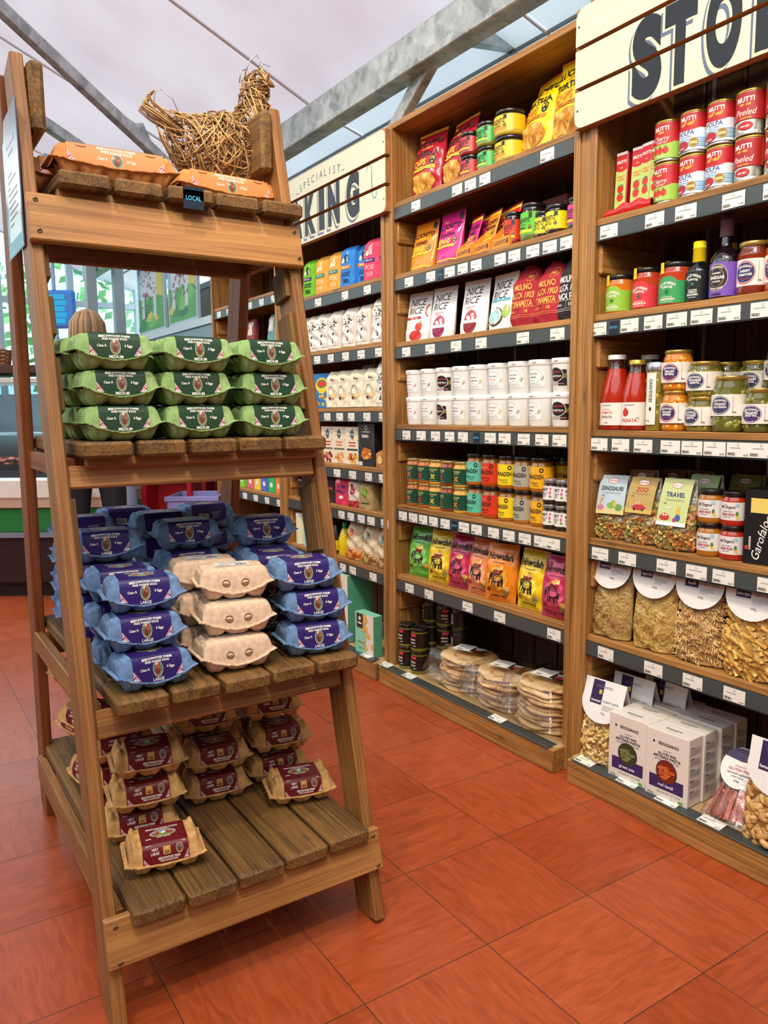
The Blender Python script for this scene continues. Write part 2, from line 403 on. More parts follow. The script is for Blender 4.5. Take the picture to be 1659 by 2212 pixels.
def galv_beam(name, a, b, w, h, label, cat='beam', group=None, bolts=()):
    t = thing(name, label, cat, group=group)
    part('beam', None, lambda mb: mb.beam(a, b, w, h, galv(), .004), t)
    for p in bolts: part('bolt', None, lambda mb: mb.lathe([(.012, 0), (.012, .014), (.006, .014), (.006, .03)], M('9A9C9A', .35, .8), 6), t, loc=p, rot=(-math.radians(100), 0, 0))
    return t
galv_beam('roof_beam', (2.06, -1.5, 2.70), (2.06, 9, 2.70), .10, .15, 'long galvanised steel roof beam running along the eaves above the shelving')
galv_beam('brace_bar', (2.08, 2.72, 2.71), (2.14, 3.42, 2.33), .045, .07, 'galvanised diagonal brace bolted to the roof beam and dropping behind the middle shelf bay', group=None, bolts=((2.05, 2.66, 2.66),))
galv_beam('brace_bar', (2.10, 2.70, 2.73), (2.70, 2.70, 2.80), .045, .08, 'galvanised brace bar running right from the roof beam towards the window strip', bolts=((2.15, 2.66, 2.73),))
# far trusses seen past the ladder top
galv_beam('truss_bar', (.62, 4.6, 3.30), (1.72, 5.2, 2.80), .05, .07, 'grey steel truss bar slanting down behind the upper left of the egg display', 'beam')
galv_beam('truss_bar', (.55, 4.9, 3.02), (1.75, 6.0, 2.86), .05, .07, 'dark steel truss bar under the ceiling, lower than the slanting one beside it', 'beam')
galv_beam('truss_bar', (1.55, 5.2, 3.0), (1.95, 5.6, 2.55), .05, .07, 'short steel truss bar above the big orange egg box', 'beam')
# ---------------------------------------------------------------- A-frame egg display
LX, LY, LW, LEAN = .301, 1.435, .6255, .2366
OAK = lambda ax: wood('ladder', '6E431E', 'A4703A', ax, .55)
DARK = lambda ax: wood('board', '4A3014', '86602E', ax, .7, .8, .8, .5)
PALE = lambda ax: wood('rail', '8E5C2E', 'B98449', ax, .55, .8)
RUST = lambda ax: wood('rear', '6E3A1C', '94552A', ax, .6)
lad = thing('ladder_shelf', 'tall wooden A-frame ladder shelf with four slatted decks holding egg boxes', 'shelf', (LX, LY, 0))
TH = math.atan(LEAN)
def legf(s0, inner):
    def f(mb):
        h = 1.952 / math.cos(TH)
        mb.box((s0 - .0135, -.044, .0), (s0 + .0135, .044, h), OAK(2), .003)
        for z0, z1 in ((.55, .74), (.86, 1.02), (1.2, 1.31), (1.36, 1.44), (1.48, 1.55)):
            mb.box((s0 + inner * .019 - .006, -.028, z0 / math.cos(TH)), (s0 + inner * .019 + .006, .044, z1 / math.cos(TH)), DARK(2), .002)
    return f
for q in ((.0135, 1), (LW - .0135, -1)): part('leg', None, legf(*q), lad, loc=(0, .045, 0), rot=(-TH, 0, 0))
def legr(sb, st):
    def f(mb): mb.box((-.0135, -.043, 0), (.0135, .043, math.hypot(1.952, .427)), RUST(2), .003)
    return f
for sb, st in ((.060, .004), (LW - .02, LW - .035)): part('leg', 'rearleg', legr(0, 0), lad, loc=(sb, 1.022, 0), rot=(math.atan(.427 / 1.952), math.atan((st - sb) / 1.952), 0))
def screw(mb, s, t, z):
    mb.lathe([(.0052, 0), (.0052, .0015), (.0035, .0015), (.0015, .0005)], M('8A7A5A', .35, .8), 10)
def rail(name, z0, z1, s0, s1, off, th, mat, key=None):
    def f(mb): mb.beam((s0, LEAN * (z0 + z1) / 2 + off, (z0 + z1) / 2), (s1, LEAN * (z0 + z1) / 2 + off, (z0 + z1) / 2), th, z1 - z0, mat, .003, (0, math.sin(.232), math.cos(.232)))
    return part(name, None, f, lad)
rail('front_rail', 1.553, 1.655, -.001, LW + .001, -.012, .022, PALE(0))
rail('front_rail', .131, .226, -.001, LW + .001, -.012, .022, PALE(0))
rail('front_rail', 1.045, 1.092, .028, LW - .03, .02, .022, PALE(0))
rail('front_rail', .545, .603, .028, LW - .03, .02, .022, OAK(0))
rail('ledger', 1.642, 1.671, .062, .588, -.006, .024, OAK(0))
rail('ledger', 1.089, 1.112, .060, LW - .03, -.004, .02, OAK(0))
for z, dt in ((1.56, .60), (1.05, .74), (.54, .83), (.14, .94)):
    part('back_rail', None, lambda mb, z=z, dt=dt: mb.box((.05, dt, z), (LW - .04, dt + .022, z + .06), RUST(0), .002), lad)
for z, t0, t1, hh, mt in ((1.57, .42, .62, .075, RUST(1)), (1.062, .30, .76, .045, RUST(1)), (.55, .19, .86, .055, OAK(1)), (.13, .09, .96, .075, OAK(1))):
    for s in (.029, LW - .051):
        part('side_rail', None, lambda mb, s=s, z=z, t0=t0, t1=t1, hh=hh, mt=mt: mb.box((s, t0, z), (s + .022, t1, z + hh), mt, .002), lad)
for s in (.030, LW - .062):
    part('top_rail', None, lambda mb, s=s: mb.box((s, .44, 1.80), (s + .032, .66, 1.945), DARK(1), .008), lad)
def deck(z, t0, t1, s0, pitch=.1135, w=.1045, jit=(0, .004, -.003, .002, 0)):
    for i in range(5):
        x = s0 + i * pitch
        part('deck_board', None, lambda mb, x=x, i=i: mb.box((x, t0 + jit[i], z - .033), (x + w, t1, z), DARK(1), .006), lad)
deck(1.703, .340, .67, .060, .1145, .106); deck(1.143, .208, .78, .046); deck(.636, .088, .90, .060, .1125, .1035); deck(.243, .000, .97, .048, .1095, .1035, (0, -.004, .0, .006, .01))
for s, z in ((.016, 1.640), (.018, 1.575), (LW - .016, 1.640), (LW - .012, 1.575), (.018, .212), (.02, .145), (LW - .018, .212), (LW - .014, .145)):
    part('screw', 'screw', lambda mb: screw(mb, 0, 0, 0), lad, loc=(s, LEAN * z - .0245, z + .0), rot=(math.radians(90 + 13), 0, 0))
# laminated notice on the outer left side
def notice(mb):
    A = Art(); A.rect(-.1, -.145, .1, .145, '39425A', rough=.15); A.rect(-.07, -.115, .085, .045, 'E9E6DF', rough=.15)
    for i, w in enumerate((.06, .11, .03, .12, .12, .09, .12, .10, .05)): A.rect(-.055, .02 - i * .013, -.055 + w, .024 - i * .013, '6A6A74')
    A.rect(-.05, .080, .05, .092, 'C9CDD8'); A.rect(-.03, .062, .03, .068, 'C9CDD8')
    mb.box((-.002, -.102, -.148), (.0, .102, .148), M('4A5268', .15))
    A.put(mb, lambda u, v, e: (-.002 - e, -u, v))
# ---------------------------------------------------------------- egg boxes
def flag_art(A, cx, cy, w, h, d):
    """little red, white and blue corner flag, d = +1 leans right, -1 left"""
    A.poly([(cx - d * w * .5, cy + h * .5), (cx - d * w * .1, cy - h * .1), (cx + d * w * .5, cy - h * .55), (cx - d * w * .5, cy - h * .5)], 'F2EEF0')
    for q in (((-.5, .42), (-.38, .36), (.36, -.5), (.2, -.5)), ((-.5, -.18), (-.5, -.42), (-.08, -.08), (-.16, .08))):
        A.poly([(cx + d * w * a, cy + h * b) for a, b in q], 'C21B38')
    for q in (((-.5, .2), (-.3, .12), (-.44, .02)), ((-.3, -.3), (-.05, -.25), (-.1, -.45)), ((-.02, -.06), (.1, -.14), (0, -.2)), ((-.5, -.05), (-.36, -.02), (-.42, -.12))):
        A.poly([(cx + d * w * a, cy + h * b) for a, b in q], '27306E')
def hen_art(A, cx, cy, rx, ry):
    A.oval(cx, cy, rx * 1.06, ry * 1.06, 'E8E2C8'); A.oval(cx, cy, rx, ry, '5E6A5C')
    A.poly([(cx - rx * .93, cy - ry * .35), (cx - rx * .5, cy - ry * .8), (cx, cy - ry * .97), (cx + rx * .5, cy - ry * .82), (cx + rx * .93, cy - ry * .3)], '7F8A58')
    A.oval(cx - rx * .05, cy - ry * .25, rx * .52, ry * .5, '6E3020'); A.oval(cx + rx * .1, cy + ry * .28, rx * .26, ry * .34, 'A34A2A')
    A.poly([(cx + rx * .0, cy + ry * .5), (cx + rx * .05, cy + ry * .85), (cx + rx * .4, cy + ry * .62), (cx + rx * .34, cy + ry * .4)], 'C2202A')
    A.poly([(cx + rx * .3, cy + ry * .3), (cx + rx * .52, cy + ry * .2), (cx + rx * .3, cy + ry * .14)], 'E0B060')
def two_hens(A, cx, cy, rx, ry, tag=True):
    A.oval(cx, cy, rx * 1.04, ry * 1.08, 'E8E2C8'); A.oval(cx, cy, rx, ry, '8FA3B5')
    A.poly([(cx - rx * .97, cy), (cx - rx * .7, cy - ry * .7), (cx, cy - ry * .98), (cx + rx * .7, cy - ry * .7), (cx + rx * .97, cy)], '7D9446')
    for s in (-1, 1):
        A.oval(cx + s * rx * .55, cy - ry * .1, rx * .27, ry * .42, 'A8492A'); A.oval(cx + s * rx * .36, cy + ry * .35, rx * .1, ry * .28, '8E3A22')
        A.poly([(cx + s * rx * .3, cy + ry * .55), (cx + s * rx * .38, cy + ry * .85), (cx + s * rx * .46, cy + ry * .55)], 'C2202A')
    if tag: A.poly([(cx - rx * .12, cy - ry * .25), (cx + rx * .14, cy - ry * .1), (cx + rx * .2, cy + ry * .55), (cx - rx * .06, cy + ry * .4)], 'F0EEF0')
def barcode(A, x, y, w, h, bg=True, col='2A2A2A', n=16):
    if bg: A.rect(x - .001, y - .001, x + w + .001, y + h + .001, 'D8D0C0')
    r = random.Random(5); k = x
    while k < x + w - w / n:
        bw = w / n * r.choice((.25, .4, .7)); A.rect(k, y + h * .15, k + bw, y + h, col, layer=A.k + 1); k += bw + w / n * r.choice((.3, .5))
    A.k += 2

class Box:
    """geometry of a moulded pulp egg box: a half width, b half depth, n cups along"""
    def __init__(s, a, b, n, hb, hl, dip, peak=0.): s.a, s.b, s.n, s.hb, s.hl, s.dip, s.peak = a, b, n, hb, hl, dip, peak
    def rimz(s, x, sg): return s.hb - s.dip * max(0., 1 - (x / (s.a * .93)) ** 2) + s.dip * .35
    def e(s, x, p): return max(0., 1 - abs(x / s.a) ** p) ** (1 / p)
    def outline(s, x): return s.b * (.80 + .20 * s.e(x, 5)) if abs(x) < s.a * .999 else s.b * .8
    def lid(s, mb, mat):
        prof = [(-1, 0), (-.99, .22), (-.965, .46), (-.925, .70), (-.86, .89), (-.77, .985), (-.6, 1), (-.3, 1), (-.07, 1), (0, 1), (.07, 1), (.3, 1), (.6, 1), (.77, .985), (.86, .89), (.925, .70), (.965, .46), (.99, .22), (1, 0)]
        NX = 44
        xs = [s.a * math.sin(math.pi * (i / NX - .5)) for i in range(NX + 1)]
        def fn(u, v):
            x = xs[round(u * NX)]; py, pz = prof[round(v * (len(prof) - 1))]
            ax = abs(x) / s.a; B = s.outline(x); e = max(.0, 1 - ax ** 7) ** .5
            flat = .70 if s.n == 3 else .8
            g = 0.
            if ax > flat:
                q = (ax - flat) / (1 - flat)
                g = .22 * math.exp(-(py / .16) ** 2) * min(1, q * 3)           # valley between the two end lobes
                if s.peak: pz *= 1 + s.peak * math.exp(-((q - .38) / .22) ** 2) * (1 - math.exp(-(py / .25) ** 2))
            step = .035 if ax > flat and ax < flat + .03 else 0
            z0 = s.rimz(x, 1 if py > 0 else -1); top = s.hb + s.hl
            H = top - z0; py2 = py * (1 - .10 * (1 - e) * pz)
            return (x * (1 - .04 * pz * (ax > .9)), py2 * B * (.94 + .06 * (1 - pz * .9)), z0 + H * pz * (1 - g - step) * (e ** .42 if ax > .7 else 1) * (1 - 0))
        mb.grid(fn, NX, len(prof) - 1, mat, True)
    def base(s, mb, mat):
        prof = [(-1, 0), (-.97, .25), (-.9, .55), (-.78, .82), (-.6, .97), (-.42, 1), (-.2, .9), (0, .55), (.2, .9), (.42, 1), (.6, .97), (.78, .82), (.9, .55), (.97, .25), (1, 0)]
        NX = 16 * s.n; xs = [-s.a + 2 * s.a * i / NX for i in range(NX + 1)]; pit = 2 * s.a / s.n
        def fn(u, v):
            x = xs[round(u * NX)]; py, pz = prof[round(v * (len(prof) - 1))]
            ph = ((x + s.a) / pit) % 1 * 2 - 1; cup = max(0., 1 - abs(ph) ** 3.2)
            rib = 1 - .05 * (abs(ph) < .14); B = s.outline(x) * (1 - .30 * pz * (1 - cup) - .04 * pz) * (rib if pz > .2 else 1)
            z0 = s.rimz(x, 1); e = max(0., 1 - (abs(x) / s.a) ** 9)
            d = z0 * pz * (.62 + .38 * cup) * (.2 + .8 * e ** .4)
            return (x * (1 - .13 * pz * (abs(x) / s.a) ** 3), py * B, z0 - d)
        mb.grid(fn, NX, len(prof) - 1, mat, True, flip=True)
    def rim(s, mb, mat, w=.0055, tear=True):
        N = 44; loop = []; r = random.Random(11)
        for i in range(N + 1): x = s.a * math.sin(math.pi * (i / N - .5)); loop.append((x, -1))
        for i in range(N + 1): x = -s.a * math.sin(math.pi * (i / N - .5)); loop.append((x, 1))
        inn = []; out = []
        for x, sg in loop:
            y = sg * s.outline(x); z = s.rimz(x, sg); ax = abs(x) / s.a
            ox = (ax ** 8) * w * (1 if x > 0 else -1) * (.9 + (.7 * r.random() if tear else 0)); inn.append((x * .985, y * .97, z)); out.append((x + ox, y + sg * w * (1 - ax ** 12 * .3), z + (r.uniform(-.0012, .0012) if tear else 0)))
        n = len(loop); th = .0011; vs = [(p[0], p[1], p[2] + th) for p in inn] + [(p[0], p[1], p[2] + th) for p in out] + [(p[0], p[1], p[2] - th) for p in out] + [(p[0], p[1], p[2] - th) for p in inn]
        fs = []
        for k in range(3):
            for i in range(n): j = (i + 1) % n; fs.append((k * n + i, (k + 1) * n + i, (k + 1) * n + j, k * n + j))
        mb.add(vs, fs, mat, False)
    def front(s, x, q, e, sg=-1):
        """point on the printed sleeve: q from 0 (rim) to 1 (top edge)"""
        z0 = s.rimz(x, sg) + .0015; z1 = s.hb + s.hl * .985; B = s.outline(x)
        pts = [(1.0, 0), (.99, .22), (.965, .46), (.925, .70), (.86, .89), (.77, .985)]
        # arc positions of the lid profile
        k = q * (len(pts) - 1); i = min(int(k), len(pts) - 2); f = k - i
        py = pts[i][0] * (1 - f) + pts[i + 1][0] * f; pz = pts[i][1] * (1 - f) + pts[i + 1][1] * f
        y = py * B * (.94 + .06 * (1 - pz * .9)); z = s.rimz(x, sg) + (s.hb + s.hl - s.rimz(x, sg)) * pz
        return (x, sg * (y + .0009 + e), z + .0008 * pz + e * pz * .6)
    def sleeve(s, mb, w, mat_front, mat_top, art_f=None, art_t=None, art_b=None, wf=None):
        n = 12
        for sg in (-1, 1):
            mb.grid(lambda u, v: s.front(-w + 2 * w * u, v * .995 + .005, 0, sg), n, 8, mat_front, False, flip=(sg > 0))
        yt = s.b * .77 * (.94 + .06 * .1)
        zt = s.hb + s.hl + .0008
        mb.grid(lambda u, v: (-w + 2 * w * u, -yt + 2 * yt * v, zt), 1, 1, mat_top, False)
        H = s.hl + s.dip * .65
        if art_f: art_f.put(mb, lambda u, v, e: s.front(u, max(0, min(1, (v + (s.dip * .65 * max(0., 1 - (u / (s.a * .93)) ** 2))) / H * 1.0)), e), .007)
        if art_b: art_b.put(mb, lambda u, v, e: s.front(-u, max(0, min(1, (v + s.dip * .3) / H)), e, 1), .007)
        if art_t: art_t.put(mb, lambda u, v, e: (u, v, zt + e), .02)

def egg_art(size, bg, h):
    A = Art(); w = 'F1EFE6'; rough = .3
    A.text('BEECHWOOD FARM', 0, h * .86, .0054, w, .062, .03, -.0 ); A.text('FREE RANGE EGGS', 0, h * .67, .0044, w, .050, .02)
    A.text('Class A', -.0265, h * .34, .0044, w, .019); A.text('6 Eggs', .0265, h * .34, .0044, w, .018)
    hen_art(A, 0, h * .27, .0098, .0125); A.text(size, 0, -h * .20, .0054, w, .028)
    flag_art(A, -.0435, h * .12, .014, .019, 1); flag_art(A, .0435, h * .12, .014, .019, -1)
    return A
def top_art(size, bg):
    A = Art(); w = 'E8E2D8'
    two_hens(A, 0, .001, .026, .0125, False); A.text('BEECHWOOD FARM', 0, .0205, .0052, w, .062, .03); A.text('6 FREE RANGE EGGS', 0, .0155, .0026, w, .04); A.text(size, 0, -.0175, .0036, w, .022)
    return A
def back_art(bg):
    A = Art(); barcode(A, -.030, .004, .026, .013, True); 
    for i in range(4): A.rect(.008, .016 - i * .0035, .008 + (.026, .02, .024, .018)[i], .0172 - i * .0035, '9A8FA8')
    A.text('BEECHWOOD FARM', .02, .0205, .0024, 'C8C0D0', .026)
    return A
B6 = Box(.0785, .052, 3, .0315, .0415, .020); B6V = Box(.0770, .053, 3, .031, .035, .006, .30); B6D = Box(.080, .053, 3, .0315, .0415, .021, 0); B10 = Box(.134, .055, 5, .036, .040, .010)
GREENP = pulp('green', '7C9C5E', 'A0BC80'); BLUEP = pulp('blue', '56749C', '7E9AC2'); TANP = pulp('tan', 'B98A50', 'DDB277'); DUCKP = pulp('duck', 'C9A88C', 'E6CBB2', 90); ORGP = pulp('orange', 'B5733C', 'D2915A')
KINDS = {
 'medium': ('green pulp egg box', GREENP, B6, '24402C', 'MEDIUM'),
 'large': ('blue pulp egg box', BLUEP, B6, '2E1F66', 'LARGE'),
 'very': ('tan pulp egg box', TANP, B6V, '6A161E', 'VERY LARGE'),
 'duck': ('beige pulp duck egg box', DUCKP, B6D, 'EFEAE6', ''),
}
def make_eggbox(kind, label, s, t, z, ang=0, group=None, tilt=0.):
    _, P, B, ink, size = KINDS[kind]
    o = thing('egg_box', label, 'egg box', (LX + s, LY + t, z), math.radians(ang), group)
    if tilt: o.rotation_euler = (math.radians(tilt), 0, math.radians(ang))
    part('box_base', 'eb_base' + kind, lambda mb: B.base(mb, P), o)
    def lidf(mb):
        B.lid(mb, P); B.rim(mb, P, tear=True)
        if kind == 'duck':
            for x in (-.021, .021):
                A = Art(); A.oval(0, 0, .0092, .0058, '6B4A34', ring=.0016, rough=.9); A.oval(0, .0, .0074, .0034, '8A6548', rough=.9, a0=180, a1=360)
                A.put(mb, lambda u, v, e, x=x: B.front(x + u, .34 + v / .045, e - .0006), .004)
    part('lid', 'eb_lid' + kind, lidf, o)
    def lab(mb):
        F = M(ink, .38, 0, 0, .3)
        if kind in ('medium', 'large'): B.sleeve(mb, .051, F, F, egg_art(size, ink, .036), top_art(size, ink), back_art(ink))
        elif kind == 'very':
            A = Art(); w = 'EDE6DC'
            A.text('Class A', -.040, .033, .0026, w, .012, al='l'); A.text('6 Eggs', .037, .033, .0024, w, .011)
            A.text('VERY', -.022, .0225, .0044, w, .014); A.text('LARGE', -.022, .0160, .0044, w, .017)
            A.text('BEECHWOOD FARM', .006, .0070, .0038, w, .044, .03); A.text('FREE RANGE EGGS', .006, .0025, .0032, w, .036)
            A.rect(-.0055, .012, .0095, .026, 'C9984F', rough=.85); A.rect(-.003, .0135, .0070, .0225, '7A5226', rough=.9); A.rect(-.002, .0165, .0060, .0245, 'D2A25C', rough=.85)
            hen_art(A, .028, .0195, .0068, .0088); flag_art(A, -.0385, .004, .013, .014, 1); flag_art(A, .0405, .008, .009, .014, -1)
            T = Art(); two_hens(T, 0, .0, .026, .0125); T.text('BEECHWOOD FARM', 0, .0205, .0058, w, .066, .03); T.text('6 FREE RANGE EGGS', 0, .0155, .0026, w, .045); T.text('VERY LARGE', 0, -.0165, .0036, w, .03)
            for i in range(5): T.oval(-.036 + i * .0022, -.019, .0014, .0022, w, 6)
            B.sleeve(mb, .047, F, F, A, T)
        elif kind == 'duck':
            A = Art(); A.rect(-.048, -.024, .048, .024, 'F0ECE8', rough=.25); A.text('6 Duck Eggs', -.0, .011, .0085, '2A2A2A', .06, .03)
            A.oval(-.024, -.006, .016, .006, 'D8CFC8', ring=.001); A.text('FREE RANGE', -.024, -.006, .0025, '77706C', .02)
            for i in range(3): A.rect(-.044, -.014 - i * .003, -.005, -.0128 - i * .003, '9A9490')
            barcode(A, .008, -.018, .032, .013, False)
            A.put(mb, lambda u, v, e: (u * .82, v * 1.12 + .004, B.hb + B.hl + .0006 + e), .02)
    part('label', 'eb_lab' + kind, lab, o)
    return o
PIT = .0735
cols = ('left', 'middle', 'right'); lay = ('bottom', 'second', 'top'); rows = ('front', 'second', 'third', 'rear')
# green boxes, second deck
gs = {0: (.138, .304, .482), 1: (.136, .300, .484), 2: (.127, .304, .474)}
for r in range(3):
    for l in range(3):
        for c in range(3):
            if r == 2 and c > 0: continue
            s = gs[l][c] + (-.018, -.008, -.012)[r % 3] * (r > 0); t = .222 + .055 + r * .116 + (0, .004, -.003)[l]
            where = ('green medium egg box, %s of the %s front stack on the second deck' % (('bottom', 'middle', 'top')[l], cols[c])) if r == 0 else \
                    ('green egg box in the %s row, %s layer, behind the %s front stack' % (rows[r], lay[l], cols[c]))
            make_eggbox('medium', where, s, t, 1.143 + l * PIT, (0, 1, -1, .5)[(r + l + c) % 4], 'green egg boxes on the second deck')
# blue boxes, third deck
Z3 = .636; grp = 'blue egg boxes on the third deck'
def front(s, t, ang): a = math.radians(ang); return s - .053 * math.sin(a), t + .053 * math.cos(a)
def blue(label, s, t, n, ang, kind='large', g=grp, z=None, **k):
    s2, t2 = front(s, t, ang if ang < 90 else ang - 180); make_eggbox(kind, label, s2, t2, (Z3 if z is None else z) + n * PIT, ang, g, **k)
blue('blue large egg box, bottom of the front left stack of three', .150, .112, 0, 2)
blue('blue large egg box, second up in the front left stack', .142, .150, 1, -2)
blue('blue large egg box, top of the front left stack, beside the duck egg boxes', .150, .178, 2, -7)
blue('blue large egg box directly behind the top of the front left stack', .140, .300, 2, -5)
blue('blue egg box behind the second one up in the front left stack', .133, .272, 1, -2)
blue('blue egg box behind the bottom of the front left stack', .140, .235, 0, 0)
blue('blue large egg box resting on the second row at left, under the barcode box', .128, .400, 3, -8)
for n in range(3): blue('blue egg box in the left second-row stack, %s' % ('at its bottom', 'one up from its bottom', 'third up')[n], .125, .410, n, -4)
blue('blue large egg box, highest of the middle stack behind the duck eggs', .345, .455, 3, -7)
for n in range(3): blue('blue egg box in the middle stack behind the duck eggs, %s' % ('at its bottom', 'one up from its bottom', 'just under its top')[n], .345, .440, n, -3)
blue('blue large egg box, highest of the right stack behind the front one', .530, .400, 3, -7)
for n in range(3): blue('blue egg box in the right second-row stack, %s' % ('at its bottom', 'one up from its bottom', 'just under its top')[n], .527, .370, n, -6)
blue('blue large egg box, bottom of the front right stack', .530, .125, 0, -8)
blue('blue large egg box, middle of the front right stack', .540, .145, 1, -9)
blue('blue large egg box, top of the front right stack', .524, .160, 2, -10)
blue('blue large egg box tucked behind the top of the front right stack', .505, .275, 2, -8)
for i, (s, t) in enumerate(((.145, .690), (.345, .660), (.515, .770))):
    blue('blue egg box with its barcode side showing, at the back %s' % ('left beside the leg', 'middle', 'right')[i], s, t, 3, 180 - 4)
    for n in range(3): blue('blue egg box in the back %s stack under the barcode box, %s' % (cols[i], ('at its bottom', 'in its middle', 'next to its top')[n]), s, t, n, 176)
blue('blue egg box turned away just left of the middle barcode box', .290, .82, 3, 176)
for n in range(3): blue('blue egg box in the rearmost left stack seen outside the front leg, %s layer' % lay[n], .172, .845 - .012 * n, n, -4)
# duck egg boxes
dk = 'beige duck egg boxes on the third deck'
blue('beige duck egg box, bottom of the front stack', .333, .125, 0, -3, 'duck', dk); blue('beige duck egg box, middle of the front stack', .343, .148, 1, -8, 'duck', dk)
blue('beige duck egg box with a white label, top of the front stack', .350, .176, 2, -12, 'duck', dk); blue('beige duck egg box behind the top one of the stack', .328, .296, 2, -10, 'duck', dk)
for n in range(2): blue('beige duck egg box in the second row, %s layer' % lay[n], .330, .262, n, -6, 'duck', dk)
# tan boxes, bottom deck
Z4 = .243; vg = 'tan very large egg boxes on the bottom deck'
def tan(label, s, t, n, ang, **k): blue(label, s, t, n, ang, 'very', vg, Z4, **k)
tan('tan very large egg box alone at the front left of the bottom deck', .142, .092, 0, -10)
tan('tan very large egg box alone at the front right of the bottom deck', .512, .190, 0, -14)
tan('tan egg box at the bottom of the left stack, behind the lone front box', .135, .245, 0, -8)
tan('tan egg box second up in the left stack', .148, .225, 1, -8)
tan('tan egg box on top of the left stack, tilted forward', .158, .235, 2, -9)
tan('tan egg box high behind the top of the left stack', .130, .350, 2.9, -5)
for n in range(3): tan('tan egg box in the second row at left, %s layer' % lay[n], .128, .352, n, -4)
tan('tan egg box at the bottom of the middle stack', .345, .315, 0, -6); tan('tan egg box in the middle of the middle stack', .352, .322, 1, -7); tan('tan egg box on top of the middle stack', .350, .395, 2, -9)
for n in range(2): tan('tan egg box in the second row of the middle, %s layer' % lay[n], .345, .432, n, -4)
tan('tan egg box at the bottom of the right stack, behind the lone front box', .520, .335, 0, -6); tan('tan egg box in the middle of the right stack', .532, .338, 1, -9); tan('tan egg box on top of the right stack', .530, .380, 2, -8)
for n in range(2): tan('tan egg box in the second row at right, %s layer' % lay[n], .512, .450, n, -4)
for n in range(4): tan('tan egg box in the rear left stack, %s' % ('at its bottom', 'second up', 'third up', 'on its top')[n], .070 + .012 * (n % 2), .58 + .17 * (n % 2), n * .98, -80 + 5 * n)

# orange ten-egg boxes on the top deck
def tenbox(label, s, t, ang, z=1.703):
    o = thing('egg_box', label, 'egg box', (LX + s, LY + t, z), math.radians(ang), 'orange ten-egg boxes on the top deck')
    part('box_base', 'ten_base', lambda mb: B10.base(mb, ORGP), o)
    part('lid', 'ten_lid', lambda mb: (B10.lid(mb, ORGP), B10.rim(mb, ORGP)), o)
    def lab(mb):
        A = Art(); w = 'F6E9DC'; h = .036
        A.text('BEECHWOOD FARM', 0, h * .84, .0066, w, .082, .03); A.text('FREE RANGE EGGS', 0, h * .60, .0056, w, .068)
        A.text('Class A', -.031, h * .26, .0050, w, .024); A.text('10 Eggs', .031, h * .26, .0050, w, .024); hen_art(A, 0, h * .18, .0115, .0125)
        flag_art(A, -.094, h * .22, .018, .022, 1); flag_art(A, .094, h * .22, .018, .022, -1)
        for x in (-.074, .074): A.oval(x, h * .86, .012, .0042, '6B3A16', 10, ring=.0012, a0=180, a1=360); A.oval(x, h * .87, .0105, .0028, 'C98248', 8)
        F = M('C98148', .5); B10.sleeve(mb, .104, F, F, A)
    part('label', 'ten_lab', lab, o)
tenbox('orange ten-egg box at the front left of the top deck', .196, .445, -2)
tenbox('orange ten-egg box at the right of the top deck under the willow hen', .480, .500, 4)
tenbox('orange ten-egg box mostly hidden behind the front left one', .165, .575, -3)
# shelf tag on the top deck
single('shelf_tag', None, lambda mb: (mb.box((-.024, -.0015, -.046), (.024, 0, .002), M('1C2A3E', .3)), Art().text('LOCAL', 0, -.022, .0095, '4FB3D9', .036).put(mb, onflat(-.0015))),
       'dark blue LOCAL tag hanging on the front of the top deck', 'tag', (LX + .345, LY + .3385, 1.702))
single('notice_card', None, notice, 'laminated blue and white notice on the outer side of the left leg', 'notice', (LX - .003, LY + .50, 1.70))

